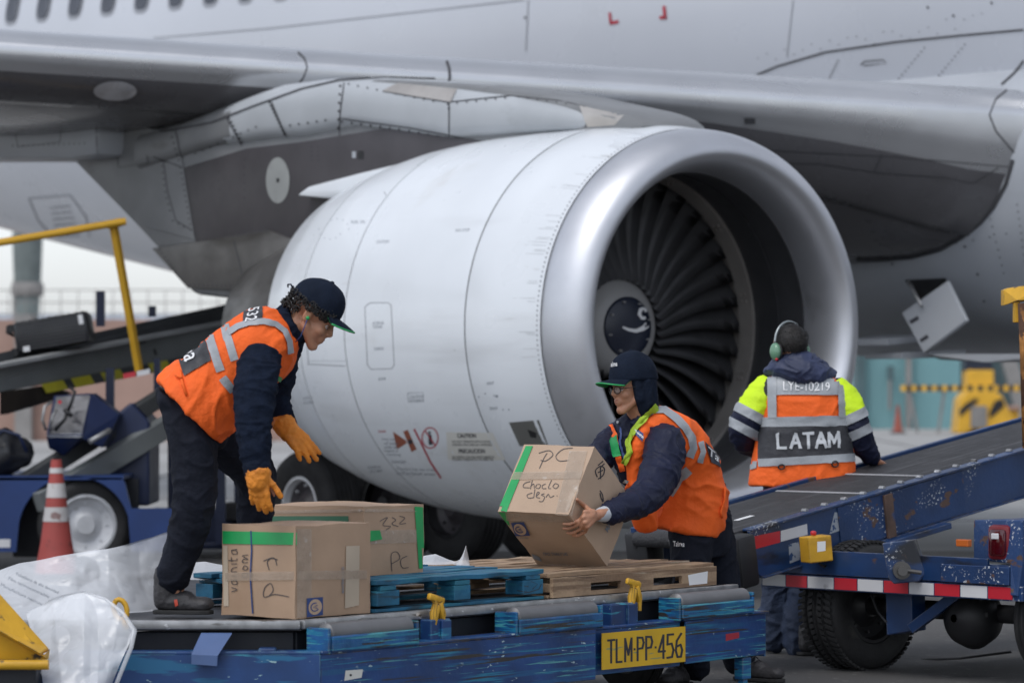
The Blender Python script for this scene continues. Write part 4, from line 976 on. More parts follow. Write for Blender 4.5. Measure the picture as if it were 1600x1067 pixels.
pen(bB, [curve([(593, 814), (605, 808), (598, 820), (610, 822), (600, 829)]), curve([(612, 808), (618, 812), (612, 818), (622, 822)]), curve([(624, 806), (632, 809), (624, 818), (634, 817)]),
         curve([(612, 892), (611, 866), (620, 862), (624, 872), (612, 880)]), curve([(636, 868), (626, 874), (628, 886), (638, 886)])], 1.3, par=t)

# ================================================================ plastic sheeting
M['plast'] = mat('milky_plastic_sheet', (.78, .80, .83), .25, var=.03, alpha=.86, spec=.6, crease=5)
M['plast2'] = mat('clear_plastic_fold', (.75, .77, .80), .2, var=.03, alpha=.6, spec=.7, crease=9)
def sheet(nm, top, bot, n, m, Y0, Y1, mt, amp, par, seed, thick=.0008):
    def samp(pl, t_):
        L_ = [0]
        for i in range(len(pl)-1): L_.append(L_[-1]+math.dist(pl[i][:2], pl[i+1][:2]))
        d = t_*L_[-1]
        for i in range(len(pl)-1):
            if d <= L_[i+1] or i == len(pl)-2:
                f = (d-L_[i])/(L_[i+1]-L_[i]); return tuple(pl[i][k]*(1-f)+pl[i+1][k]*f for k in range(len(pl[i])))
    rows = []
    for i in range(m+1):
        row = []
        for j in range(n+1):
            a, b_ = samp(top, j/n), samp(bot, j/n); q = i/m
            x, y = a[0]*(1-q)+b_[0]*q, a[1]*(1-q)+b_[1]*q; Yv = (a[2] if len(a) > 2 else Y0)*(1-q)+(b_[2] if len(b_) > 2 else Y1)*q
            p = W(x, y, Yv); w_ = Vector((p.x*3.5, p.y*3.5, p.z*3.5))+Vector((seed, 0, 0))
            f = abs(noise.noise(w_*.55+Vector((p.z*1.5, 0, 0))))*1.2+abs(noise.noise(w_*1.3))*.7+abs(noise.noise(w_*2.6+Vector((5, 0, 0))))*.22+abs(noise.noise(w_*6))*.05
            p.y -= (f-.5)*amp*(1 if 0 < i < m else .5); p.z += noise.noise(w_*2)*amp*.08
            row.append(p)
        rows.append(row)
    bm = NB(); grid(bm, rows); return mk(nm, bm, mt, par, smooth=True)
t = thing('plastic_sheet', 'crumpled milky plastic sheet draped over the left end of the dolly and the yellow frame', 'plastic sheet', (-2, 15.3, .5))
sheet('rear_fold', [(-40, 905, 15.6), (30, 880, 15.6), (90, 868, 15.6), (170, 857, 15.6), (215, 846, 15.6), (262, 832, 15.7)], [(-40, 985, 15.0), (60, 1000, 15.05), (120, 985, 15.1), (180, 960, 15.16), (262, 962, 15.18)], 110, 60, M['plast'], 15.6, 15.1, M['plast'], .13, t, 3) if False else None
pl1 = sheet('upper_drape', [(-40, 905, 15.6), (30, 880, 15.6), (90, 868, 15.6), (170, 857, 15.6), (215, 846, 15.7), (262, 832, 15.9)], [(-40, 985, 15.0), (60, 1000, 15.05), (120, 985, 15.1), (180, 960, 15.35), (262, 953, 15.62)], 130, 70, 15.6, 15.1, M['plast'], .10, t, 3)
pl2 = sheet('hanging_drape', [(40, 958, 15.0), (80, 934, 14.9), (132, 924, 14.85), (165, 935, 14.85), (190, 955, 14.8), (211, 985, 14.75)], [(74, 1105, 14.45), (100, 1110, 14.45), (140, 1115, 14.5), (150, 1110, 14.5), (165, 1085, 14.6), (172, 1075, 14.65)], 110, 90, 15, 14.5, M['plast'], .11, t, 9)
bm = NB(); tube(bm, [W(132, 925, 14.8), W(165, 935, 14.8), W(192, 957, 14.75), W(210, 985, 14.7), W(205, 1010, 14.66), W(175, 1085, 14.6)], [.004, .006, .008, .011, .009, .008], 10); mk('folded_hem', bm, M['plast2'], t, smooth=True)
bm = NB(); 
for (y, s, x0, x1, dy) in ((893, 'Polietileno de alta densidad', 26, 92, 30), (900, 'Film termocontraible', 14, 78, 30), (910, 'Manufactura nacional', 2, 70, 33)):
    d_text(bm, s, [(x0, y), (x1, y+dy), (x1-2, y+dy+4), (x0-1, y+5)], pl1, .004, 0, 0, 0)
mk('faint_print', bm, M['inkg'], t)
t2 = thing('plastic_scrap', 'crumpled white plastic scrap lying behind the blue pallet, right of the cartons', 'plastic scrap', (-.45, 17.0, .63))
sheet('crumpled_film', [(655, 869, 17.3), (680, 866, 17.3), (700, 874, 17.3), (712, 877, 17.3), (722, 872, 17.3), (728, 852, 17.3), (733, 875, 17.3)], [(655, 892, 17.1), (735, 889, 17.1)], 60, 16, 17.3, 17.1, M['plast'], .08, t2, 5)
t2 = thing('plastic_scrap', 'white plastic film lying on the pallet corner behind the boot', 'plastic scrap', (-1.3, 16.0, .63))
sheet('crumpled_film', [(296, 878, 16.3), (320, 876, 16.3), (350, 882, 16.3), (380, 884, 16.3)], [(296, 906, 16.05), (380, 906, 16.05)], 50, 16, 16.3, 16.0, M['plast'], .06, t2, 6)

# ================================================================ held carton (tilted)
hb = thing('cardboard_box', 'carton with PC and Choclo in marker pen, held tilted above the wooden pallet', 'carton', (.3, 17.0, .606), 'cartons on the dolly')
HB0, HBa, HBb, HBc = Vector((.246, 16.75, .852)), Vector((-.309, .194, .002)), Vector((.116, .181, .290)), Vector((.176, .2825, -.2455))
bC = carton(hb, HB0, HBa, HBb, HBc, M['card2'])
bm = NB(); d_quad(bm, [(822, 697), (833, 697), (792, 799), (778, 798)], bC, .003, 3, 14); d_quad(bm, [(779, 799), (792, 800), (797, 822), (790, 814)], bC, .003, 3, 4); mk('green_tape', bm, M['tapeg'], hb)
pen(bC, [curve([(843, 732), (850, 716), (855, 708)]), curve([(842, 708), (858, 704), (864, 711), (853, 720), (845, 719)]), curve([(895, 700), (880, 702), (869, 712), (874, 720), (890, 719)])], 1.5, par=hb)
pen(bC, [curve([(829, 752), (820, 755), (818, 761), (828, 762)]), curve([(832, 750), (829, 764)]), curve([(829, 760), (834, 756), (835, 763)]), curve([(840, 756), (837, 761), (842, 763), (845, 758), (841, 756)]), curve([(853, 756), (848, 758), (848, 763), (854, 763)]),
         curve([(862, 750), (857, 762), (861, 763)]), curve([(868, 755), (864, 760), (869, 763), (873, 758), (868, 755)]),
         curve([(832, 770), (824, 773), (826, 778), (834, 777)]), curve([(836, 764), (834, 778)]), curve([(838, 775), (843, 770), (840, 769), (838, 776), (844, 778)]), curve([(851, 771), (846, 773), (851, 776), (848, 783), (842, 783)]), curve([(853, 777), (857, 772), (860, 777), (866, 774)]), curve([(870, 774), (871, 775)])], 1.3, par=hb)
bm = NB(); d_quad(bm, [(805, 738), (911, 736), (908, 748), (800, 750)], bC, .0045, 16, 2); d_quad(bm, [(892, 697), (920, 697), (893, 805), (868, 803)], bC, .003, 4, 14); d_quad(bm, [(790, 800), (884, 806), (895, 815), (792, 812)], bC, .0045, 14, 2); mk('clear_tape', bm, M['tapec'], hb)
logo([(799, 815), (819, 814), (829, 835), (806, 836)], bC, hb)
bm = NB(); d_text(bm, 'TIPO: THAILY L42', [(848, 862), (886, 862), (888, 867), (849, 867)], bC, .003, .02); d_quad(bm, [(831, 864), (843, 869), (847, 876), (834, 872)], bC, .003, 2, 2)
d_text(bm, 'Chile', [(806, 838), (826, 838), (826, 841), (807, 841)], bC, .003, 0)
q = [(944, 826), (965, 783), (970, 786), (949, 832)]; d_text(bm, 'MANTENER', q, bC, .003, .03); mk('printed_text', bm, M['inkg'], hb)
pen(bC, [curve([(933, 745), (930, 735), (938, 728), (944, 732), (942, 742), (934, 748)]), curve([(934, 738), (942, 734)]), curve([(938, 730), (938, 748)]), [(934, 727), (942, 720)], [(937, 731), (944, 724)], curve([(937, 770), (939, 778), (942, 783), (941, 773), (937, 766)])], 1.8, 'printed_symbols', 'ink', hb)

# ================================================================ near belt loader, bottom right
BD = Vector((.7071, .7071, 0)); BP = Vector((-.7071, .7071, 0)); SL = .164
BU = (BD+UP*SL).normalized(); BN = BU.cross(BP).normalized()
if BN.z < 0: BN = -BN
MB3 = Matrix((BU, BP, BN)).transposed()
A0 = Vector((1.075, 18.42, .70)); BWd = .66
bl = thing('belt_loader', 'belt loader at the bottom right with a red and white striped rear bar', 'belt loader', gnd(1400, 1060))
M['lblue'] = mat('loader_blue_paint', edge=(.008, (.16, .15, .15)), col=(.011, .040, .125), rough=.40, var=.25, vs=3, bump=.1, bs=40, coat=.15, layers=[((.018, .045, .11), (3, 3, 8), .55, .2, 9), ((.012, .014, .02), (2, 2, 6), .58, .12, 9), ((.09, .05, .035), (7, 7, 7), .70, .03, 9), ((.50, .52, .54), (60, 60, 70), .575, .03, 3, (2.2, 2.2, 2.2), .60), ((.12, .06, .035), (12, 12, 16), .56, .04, 10, (1.6, 1.6, 1.6), .60)])
M['lchip'] = mat('chipped_loader_paint', (.011, .040, .125), .5, var=.25, vs=3, bump=.2, bs=60, layers=[((.10, .055, .04), (9, 9, 14), .60, .05, 10), ((.50, .52, .55), (70, 70, 80), .60, .03, 3, (5, 5, 5), .50)])
M['belt'] = mat('black_rubber_belt', (.030, .030, .033), .7, var=.2, vs=10, bump=.5, bs=80, rot=(0, 0, -R(45)), layers=[((.07, .07, .075), (1.2, 40, 4), .58, .1, 7)])
LB = 4.6
def LP(l, p, n): return A0+BU*l+BP*p+BN*n
def lbox(bm, l0, l1, p0, p1, n0, n1, bev=.004): box(bm, LP((l0+l1)/2, (p0+p1)/2, (n0+n1)/2), (l1-l0, abs(p1-p0), abs(n1-n0)), MB3, bev)
bm = NB(); lbox(bm, -.02, LB, .05, BWd-.02, -.03, -.012, .002); lbox(bm, -.02, LB, .05, BWd-.02, -.09, -.075, .002)
tube(bm, [LP(-.03, .06, -.05), LP(-.03, BWd-.03, -.05)], .038, 20); mk('conveyor_belt', bm, M['belt'], bl, smooth=True, flat_angle=40)
bm = NB()
for l in (1.02, 1.50): lbox(bm, l, l+.018, .06, BWd-.03, -.011, -.006, .001)
mk('belt_cleat', bm, mat('belt_seam_grey', (.35, .35, .36), .6), bl)
bm = NB(); lbox(bm, .30, .42, .25, .28, -.011, -.008, .001); mk('belt_paint_mark', bm, M['mark'], bl)
# side frames
SH = .235
bm = NB(); prism(bm, [LP(.10, .0, -.015), LP(LB, 0, -.015), LP(LB, 0, -.015-SH), LP(.15, 0, -.015-SH), LP(.10, 0, -.215)], BP*.02, bev=.003)
lbox(bm, .10, LB, -.016, .05, -.018, -.006, .003); lbox(bm, .15, LB, -.016, .04, -.015-SH-.008, -.015-SH, .002)
sf = mk('side_frame', bm, M['lblue'], bl)
bm = NB(); lbox(bm, -.02, LB, BWd-.01, BWd+.02, -.2, .004, .004); mk('side_frame', bm, M['lblue'], bl)
bm = NB(); lbox(bm, .75, 1.75, -.006, -.0025, -.015-SH+.01, -.025, .001); mk('chipped_patch', bm, M['lchip'], bl)
for k in range(24):
    bm = NB(); q = LP(.55+k*.15, .03, -.004); tube(bm, [q-BP*.012, q+BP*.018], .012, 8); mk('guide_roller', bm, M['steel'], bl, smooth=True, flat_angle=40)
# bumpers
for p0, p1 in ((-.05, .10), (BWd-.10, BWd+.05)):
    bm = NB(); lbox(bm, -.045, .085, p0, p1, -.275, -.02, .02)
    for n in (-.08, -.18):
        q = LP(-.05, (p0+p1)/2, n); tube(bm, [q, q+BU*.01], .014, 10)
    mk('rubber_bumper', bm, M['black'], bl, smooth=True, flat_angle=40)
# tape, sticker residue, control box, post
M['tred'] = mat('red_reflective', (.50, .02, .035), .35, var=.06); M['twht'] = mat('white_reflective', (.62, .62, .63), .35, var=.05, layers=[((.4, .4, .4), (8, 8, 8), .62, .1, 7)])
bm = NB(); d_quad(bm, [(1176, 838), (1219, 829), (1219, 847), (1178, 858)], sf, .003, 4, 2); mk('red_tape', bm, M['tred'], bl)
bm = NB(); d_quad(bm, [(1220, 829), (1261, 818), (1262, 835), (1220, 846)], sf, .003, 4, 2); mk('white_tape', bm, M['twht'], bl)
bm = NB(); d_quad(bm, [(1232, 850), (1248, 846), (1252, 873), (1234, 880)], sf, .003, 3, 3); d_quad(bm, [(1304, 800), (1308, 800), (1320, 826), (1296, 834)], sf, .003, 3, 3); d_quad(bm, [(1486, 762), (1491, 763), (1488, 784), (1484, 784)], sf, .006, 2, 2)
d_quad(bm, [(1370, 792), (1374, 790), (1375, 804), (1371, 806)], sf, .006, 2, 2); mk('sticker_residue', bm, mat('residue_grey', (.35, .38, .42), .7, layers=[((.03, .07, .17), (30, 30, 30), .55, .05, 8)]), bl)
Yc = A0.y+.1
cbx = W(1274, 858, 18.55)
bm = NB(); box(bm, W(1275, 857, 18.57), (.125, .11, .125), Matrix.Rotation(R(20), 3, 'Z') @ Matrix.Rotation(R(-5), 3, 'Y'), .006); cb = mk('emergency_stop_box', bm, M['yelw'], bl)
bm = NB(); q = W(1271, 836, 18.57); tube(bm, [q, q+UP*.016, q+UP*.022], [.013, .015, .008], 14); mk('red_button', bm, M['tred'], cb, smooth=True)
bm = NB(); d_quad(bm, [(1277, 846), (1290, 845), (1290, 860), (1277, 862)], cb, .003, 1, 1); mk('white_label', bm, M['mark'], cb)
bm = NB(); tube(bm, [W(1280, 880, 18.57), W(1288, 885, 18.6), W(1298, 878, 18.7), W(1299, 866, 18.72)], .006, 8); mk('cable', bm, M['black'], cb, smooth=True)
# bracket post on the frame
bm = NB(); l0 = 1.0
def onb(px, p=-.02, n=0):
    k = (px-800)/FPX; q = A0+BP*p; l = (k*q.y-q.x)/(BU.x-k*BU.y); return l
l1 = onb(1388); lbox(bm, l1-.035, l1+.03, -.02, -.003, -.25, -.03, .003); mk('hinge_post', bm, mat('rusty_steel', (.10, .06, .045), .7, var=.35, vs=9, layers=[((.03, .06, .15), (6, 6, 6), .52, .08, 7)]), bl)
bm = NB(); lbox(bm, l1-.13, l1+.42, -.06, .05, -.285, -.255, .004); mk('mount_plate', bm, M['lblue'], bl)
def wp_(x, y, Y): return W(x, y, Y)
Ym = 18.15
bm = NB(); prism(bm, [wp_(1378, 848, Ym), wp_(1428, 842, Ym), wp_(1446, 896, Ym), wp_(1436, 908, Ym), wp_(1396, 912, Ym), wp_(1388, 903, Ym)], (0.02, .05, 0), bev=.006); mk('pivot_arm', bm, M['lblue'], bl)
bm = NB(); q = wp_(1408, 890, Ym); tube(bm, [q+Vector((0, .02, 0)), q-Vector((.0, .05, 0))], .042, 20); tube(bm, [q-Vector((0, .05, 0)), q-Vector((0, .085, 0))], .024, 14); tube(bm, [q-Vector((-.02, .055, .0)), q-Vector((-.09, .055, .01))], .010, 8); mk('pivot_pin', bm, M['pylonS'], bl, smooth=True, flat_angle=40)
# rear cross member with the striped tape: runs from left-far to right-near
RL, RR = W(1192, 905, 18.95), W(1584, 927, 17.75)
rd = (RR-RL); rd.z = 0; rdn = rd.normalized(); RL.z = RR.z = (RL.z+RR.z)/2+.0
zt = [HC-(894-YH)*18.95/6000, HC-(912-YH)*18.95/6000]
RN = Vector((-rdn.y, rdn.x, 0))
RMx = Matrix((rdn, RN, UP)).transposed()
zc_ = RL.z
bm = NB(); box(bm, (RL+RR)/2+RN*.04+rdn*.02, (rd.length+.06, .08, .070), RMx, .004); rm_ = mk('rear_cross_member', bm, M['lblue'], bl)
n = 9; L_ = rd.length
tm_ = [0, .10, .19, .30, .395, .50, .60, .70, .80, .905, 1.0]
for i in range(10):
    bm = NB(); a = RL+rdn*L_*tm_[i]-RN*.003; b_ = RL+rdn*L_*(tm_[i+1]-.004)-RN*.003; prism(bm, [a-UP*.028, b_-UP*.028, b_+UP*.028, a+UP*.028], RN*.002)
    mk('red_tape' if i % 2 == 1 else 'white_tape', bm, M['tred'] if i % 2 == 1 else M['twht'], bl)
bm = NB(); box(bm, (RL+RR)/2+RN*.05+UP*.085+rdn*.15, (L_*.82, .08, .09), RMx, .004); box(bm, (RL+RR)/2+RN*.30+UP*.06+rdn*.0, (L_*.9, .03, .05), RMx, .004); box(bm, (RL+RR)/2+RN*.0+UP*.098-rdn*.04, (L_*.86, .016, .118), RMx, .003); mk('chassis_rail', bm, M['lblue'], bl)
bm = NB(); q = W(1470, 872, 18.2); box(bm, (RL+RR)/2+RN*.03+UP*.072+rdn*.42, (.45, .05, .012), RMx, .003); box(bm, RL+rdn*L_*.86+RN*.0+UP*.08, (.42, .03, .085), RMx, .004); mk('rusted_patch', bm, M['lchip'], bl)
# tail housing with the lamp
bm = NB(); TL_ = W(1521, 812, 18.0); 
hb_ = RR-rdn*.09; h0 = .035
prism(bm, [W(1521, 812, 18.02), W(1597, 812, 17.72), W(1597, 880, 17.72), W(1590, 932, 17.72), W(1578, 930, 17.74), W(1578, 880, 17.76), W(1521, 874, 18.02)], RN*.5+UP*.0, bev=.006); th_ = mk('tail_housing', bm, M['lchip'], bl)
prp = bpy.data.objects['tail_housing']
bm = NB(); d_quad(bm, [(1552, 820), (1588, 816), (1588, 876), (1553, 876)], th_, .012, 1, 1)
bm.free(); bm = NB(); cc_ = (W(1571, 847, 17.86)); box(bm, cc_-RN*.03, (.135, .05, .165), RMx, .022); lb_ = mk('tail_lamp_bezel', bm, mat('lamp_bezel_red', (.16, .01, .015), .3), bl, smooth=True, flat_angle=40)
bm = NB(); box(bm, cc_-RN*.042, (.105, .05, .13), RMx, .018); mk('tail_lamp_lens', bm, mat('dark_red_lens', (.06, .003, .006), .1, var=.2, coat=.6), lb_, smooth=True, flat_angle=40)
bm = NB(); box(bm, cc_-RN*.064+UP*.03-rdn*.005, (.045, .014, .028), RMx, .004); mk('reflector', bm, M['twht'], lb_)
# wheel and axle
Wc1 = W(1342, 975, 18.98); Wc1.z = .315
wheel('loader_tyre', Wc1, rdn, .315, .24, .18, M['rubber'], M['black'], bl, seg=80)
# tread blocks
bm = NB()
for k in range(64):
    a = 2*math.pi*k/64
    for s in (-1, 1):
        e1 = RN*math.cos(a)+UP*math.sin(a); q = Wc1+e1*.317+rdn*s*.085; tdir = -RN*math.sin(a)+UP*math.cos(a)
        Mx = Matrix((rdn*1.0+tdir*.3*s, tdir, e1)).transposed(); box(bm, q, (.045, .018, .012), Mx, 0)
        q = Wc1+e1*.316+rdn*s*.03; box(bm, q, (.03, .02, .010), Mx, 0)
mk('tyre_tread', bm, M['rubber'], bpy.data.objects['loader_tyre'])
Wc2 = Wc1+rdn*1.36+RN*0
w2_ = wheel('loader_tyre', Wc2, rdn, .315, .24, .18, M['rubber'], M['black'], bl, seg=80)
bm = NB(); tube(bm, [Wc1+rdn*.05, Wc2-rdn*.05], .045, 14)
q = Wc1+rdn*.78; lathe(bm, [(-.14, .02), (-.12, .08), (-.07, .13), (0, .155), (.07, .13), (.12, .08), (.14, .02)], q-RN*.04-UP*.02, RN, 28)
for k in range(10): a = k*.628; box(bm, q-RN*.19*.5+RM.to_3x3().col[2]*0+(rdn*math.cos(a)+UP*math.sin(a))*.125, (.02, .02, .02))
mk('rear_axle', bm, M['black'], bl, smooth=True, flat_angle=40)
bm = NB(); prism(bm, [W(1383, 915, 18.5), W(1424, 918, 18.45), W(1426, 985, 18.45), W(1385, 992, 18.5)], RN*.10, bev=.006); beam(bm, W(1424, 982, 18.42), W(1500, 925, 18.3), .05, .05); mk('hanger_bracket', bm, M['lblue'], bl)
bm = NB(); tube(bm, [W(1368, 908, 18.7), W(1362, 930, 18.6), W(1372, 955, 18.6), W(1385, 972, 18.5)], .008, 8); tube(bm, [W(1440, 1030, 19.6), W(1500, 1028, 19.4), W(1580, 1018, 19.2)], .006, 8); mk('hose', bm, M['black'], bl, smooth=True)
bm = NB(); box(bm, (RL+RR)/2+RN*.9+UP*.02, (.9, 1.7, .12), RMx, .01); mk('under_frame', bm, M['black'], bl)
# orange piece of the far lamp
bm = NB(); box(bm, W(1506, 848, 18.9), (.08, .03, .035), RMx, .004); mk('amber_reflector', bm, mat('amber', (.6, .14, .02), .4), bl)
# yellow hook post at the right edge
bm = NB(); prism(bm, [W(1568, 453, 18.6), W(1576, 450, 18.6), W(1640, 440, 18.4), W(1640, 466, 18.4), W(1590, 470, 18.5), W(1568, 478, 18.6)], (0, .10, 0), bev=.004); box(bm, W(1588, 488, 18.55), (.03, .05, .10), bev=.004); hk = mk('guard_rail_end', bm, M['yelw'], bl)
M['rust'] = mat('rusty_chipped_yellow', (.30, .13, .03), .8, var=.4, vs=12, bump=.6, layers=[((.07, .03, .015), (14, 14, 14), .5, .05, 8)])
bm = NB(); tube(bm, [W(1598, 474, 18.5), W(1602, 560, 18.5), W(1606, 700, 18.5)], [.024, .026, .026], 10); mk('rusty_post', bm, M['rust'], bl)

# ================================================================ far belt loader on the left
fb_ = thing('belt_loader', 'belt loader behind the traffic cone, with a grey boom and yellow handrail', 'belt loader', gnd(130, 893))
M['cblue'] = mat('chassis_blue', (.009, .036, .15), .42, var=.12, layers=[((.008, .02, .07), (1, 1, 3), .6, .2, 6)])
M['boom'] = mat('boom_grey', (.20, .215, .215), .5, var=.12, vs=2, layers=[((.13, .14, .14), (1.5, 1.5, 9), .6, .2, 7)])
M['beltd'] = mat('dark_belt_guard', (.065, .068, .07), .6, var=.2)
Y0, Y1 = 28.2, 31.2
def pl2(pts): # points with own depth growing to the right along the boom
    return [W(x, y, Y0+(Y1-Y0)*(x/400)) for x, y in pts]
bm = NB(); prism(bm, pl2([(-160, 598), (0, 569), (205, 531), (420, 488), (420, 540), (300, 560), (190, 577), (66, 600), (0, 613), (-160, 645)]), (.0, .06, 0), bev=.01); bs_ = mk('boom_side', bm, M['boom'], fb_)
bm = NB(); P = pl2([(-160, 600), (420, 490)]); beam(bm, P[0]-UP*.004, P[1]-UP*.004, .09, .03); mk('boom_top_rail', bm, mat('boom_edge_grey', (.40, .41, .41), .5), fb_)
bm = NB(); P = pl2([(-160, 603), (420, 492)]); q = Vector((.1, .75, 0)); grid(bm, [[P[0]+Vector((0, .05, 0)), P[1]+Vector((0, .05, 0))], [P[0]+q, P[1]+q]]); mk('conveyor_belt', bm, M['beltd'], fb_)
bm = NB(); P = pl2([(-160, 605), (420, 500), (420, 452), (139, 513), (-160, 575)]); prism(bm, [p+Vector((.1, .78, 0)) for p in P], (0, .04, 0)); mk('far_guard', bm, mat('far_guard_grey', (.11, .115, .12), .6), fb_)
for i, (a, b_) in enumerate(((66, 100), (100, 112), (112, 142), (142, 158), (158, 189), (189, 232), (232, 262), (262, 300))):
    yl = lambda x: 600-(x-66)*.19
    bm = NB(); P = [(a, yl(a)), (b_, yl(b_)), (b_+8, yl(b_)+14), (a+8, yl(a)+14)]; prism(bm, [p-Vector((0, .06, 0)) for p in pl2(P)], (0, .05, 0)); mk('yellow_stripe' if i in (0, 2, 4, 6) else 'black_stripe', bm, mat('hazard_yellow', (.62, .55, .03), .5) if i in (0, 2, 4, 6) else M['beltd'], fb_)
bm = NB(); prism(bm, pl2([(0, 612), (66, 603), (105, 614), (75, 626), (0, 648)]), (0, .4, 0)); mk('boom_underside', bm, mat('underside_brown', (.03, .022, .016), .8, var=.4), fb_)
bm = NB()
tube(bm, [W(-120, 404, 28), W(0, 379, 28.2), W(196, 346, 28.5)], .028, 12); mk('handrail', bm, M['yel'], fb_, smooth=True, flat_angle=40)
bm = NB(); beam(bm, W(177, 350, 28.6), W(218, 582, 28.9), .05, .05); beam(bm, W(168, 352, 28.6), W(190, 347, 28.6), .08, .06); mk('handrail_post', bm, M['yel'], fb_)
bm = NB(); d_quad(bm, [(16, 542), (18, 541), (18, 545), (16, 546)], bs_, .01, 1, 1); d_line(bm, [(241, 545), (244, 555)], 4, bs_, .01); d_line(bm, [(218, 536), (228, 533)], 4, bs_, .01); mk('boom_bolt', bm, M['black'], fb_)
bm = NB(); prism(bm, [W(192, 584, 28.5), W(212, 580, 28.5), W(212, 588, 28.5), W(193, 592, 28.5)], (0, .02, 0)); mk('red_tape', bm, M['tred'], fb_)
bm = NB(); prism(bm, [W(214, 580, 28.5), W(234, 576, 28.5), W(234, 584, 28.5), W(214, 588, 28.5)], (0, .02, 0)); mk('white_tape', bm, M['twht'], fb_)
# lower lifting arms
bm = NB(); beam(bm, W(20, 765, 28.0), W(330, 572, 29.3), .10, .115); lift = mk('lift_arm', bm, M['beltd'], fb_)
bm = NB(); beam(bm, W(60, 785, 27.9), W(330, 625, 29.1), .10, .15); mk('lift_arm', bm, M['boom'], fb_)
bm = NB(); tube(bm, [W(140, 690, 27.9), W(172, 672, 28.0)], .02, 10); mk('hydraulic_ram', bm, M['steel'], fb_)
# chassis
Ych = 27.9
bm = NB()
rows = []
for i in range(93):
    x = -160+5*i; yt = 746 if x < 193 else 746+min(48, (x-193)*4.2); dx = (x-116)/88
    ybm = 862 if abs(dx) >= 1 else min(862, 832-88*math.sqrt(1-dx*dx))
    rows.append([W(x, yt+(ybm-yt)*k/4, Ych) for k in range(5)])
rr_ = [[p+Vector((0, .05, 0)) for p in r] for r in rows]
grid(bm, rows, smooth=False); grid(bm, [[a[-1], b_[-1]] for a, b_ in zip(rows, rr_)]); grid(bm, [[a[0], b_[0]] for a, b_ in zip(rows, rr_)]); ch_ = mk('chassis_body', bm, M['cblue'], fb_)
bm = NB(); c, s = yb(20, 215, 748, 870, Ych+.5, .1); box(bm, c, s); mk('wheel_well', bm, M['dblk'], fb_)
bm = NB(); prism(bm, [W(x, y, Ych) for x, y in ((-160, 744), (193, 743), (193, 749), (-160, 751))], (0, 1.5, 0)); mk('deck_plate', bm, M['cblue'], fb_)
wl_ = wheel('loader_tyre', Vector((W(130, 822, Ych+.12).x, Ych+.16, .335)), Vector((.28, -1, 0)), .335, .24, .22, M['rubber'], M['rim'], fb_)
bm = NB(); d_quad(bm, [(131, 745), (160, 745), (160, 758), (131, 758)], ch_, .006, 1, 1); mk('red_tape', bm, M['tred'], fb_)
bm = NB(); d_quad(bm, [(161, 745), (192, 744), (192, 758), (161, 758)], ch_, .006, 1, 1); mk('white_tape', bm, M['twht'], fb_)
bm = NB(); d_quad(bm, [(-20, 842), (16, 842), (16, 855), (-20, 855)], ch_, .006, 1, 1); mk('white_label', bm, M['twht'], fb_)
# cabinet and posts
M['cnavy'] = mat('cabinet_navy', (.012, .022, .07), .4, var=.15)
bm = NB(); prism(bm, [W(165, 745, 28.6), W(165, 660, 28.6), W(205, 628, 28.6), W(234, 660, 28.6), W(234, 790, 28.6), W(204, 790, 28.6)], (0, .8, 0), bev=.02); mk('cabinet', bm, M['cnavy'], fb_)
for x0, x1, y0, y1, Yp in ((262, 272, 640, 850, 29.5), (276, 282, 640, 800, 29.6), (336, 352, 640, 850, 29.8), (366, 380, 640, 850, 30.4), (165, 178, 575, 650, 29.2), (150, 163, 455, 510, 30.2), (232, 243, 478, 495, 30.8), (240, 250, 560, 640, 29.4)):
    bm = NB(); c, s = yb(x0, x1, y0, y1, Yp, .06); box(bm, c, s); mk('post', bm, M['cnavy'], fb_)
bm = NB(); c, s = yb(232, 430, 795, 845, 30.4, .4); box(bm, c, s, bev=.02); c, s = yb(232, 440, 846, 858, 29.9, .6); box(bm, c, s, bev=.02); mk('rear_frame', bm, M['cnavy'], fb_)
bm = NB(); c, s = yb(350, 380, 785, 815, 30.2, .3); box(bm, c, s, bev=.02); mk('battery_box', bm, M['black'], fb_)
bm = NB(); tube(bm, [W(226, 835, 28.2), W(252, 795, 28.2)], .012, 8); mk('tow_pin', bm, M['rust'], fb_)
# control console
bm = NB(); Yk = 28.0
prism(bm, [W(143, 614, Yk+.35), W(187, 648, Yk+.35), W(160, 700, Yk+.1), W(126, 684, Yk)], (0, .3, 0), bev=.008); prism(bm, [W(84, 618, Yk+.3), W(143, 614, Yk+.35), W(129, 681, Yk), W(72, 680, Yk)], (0, .25, -.02), bev=.008); prism(bm, [W(72, 681, Yk), W(129, 682, Yk), W(100, 712, Yk+.2), W(76, 700, Yk+.1)], (0, .25, 0), bev=.008)
cs_ = mk('control_console', bm, M['cnavy'], fb_)
bm = NB(); d_quad(bm, [(88, 620), (141, 617), (128, 676), (76, 678)], cs_, .01, 6, 6); mk('control_panel', bm, mat('brushed_panel', (.23, .23, .24), .4, metal=.4, var=.3, vs=9, layers=[((.06, .06, .07), (8, 8, 8), .55, .1, 7)]), cs_)
bm = NB(); d_line(bm, [(73, 680), (129, 680)], 6, cs_, .012); mk('panel_edge', bm, M['rim'], cs_)
bm = NB(); tube(bm, [W(72, 672, Yk-.05), W(66, 655, Yk-.06), W(70, 635, Yk-.05), W(80, 628, Yk), ], .011, 8); tube(bm, [W(78, 672, Yk-.03), W(82, 650, Yk-.05), W(88, 640, Yk)], .01, 8); mk('grab_handle', bm, M['steel'], cs_, smooth=True)
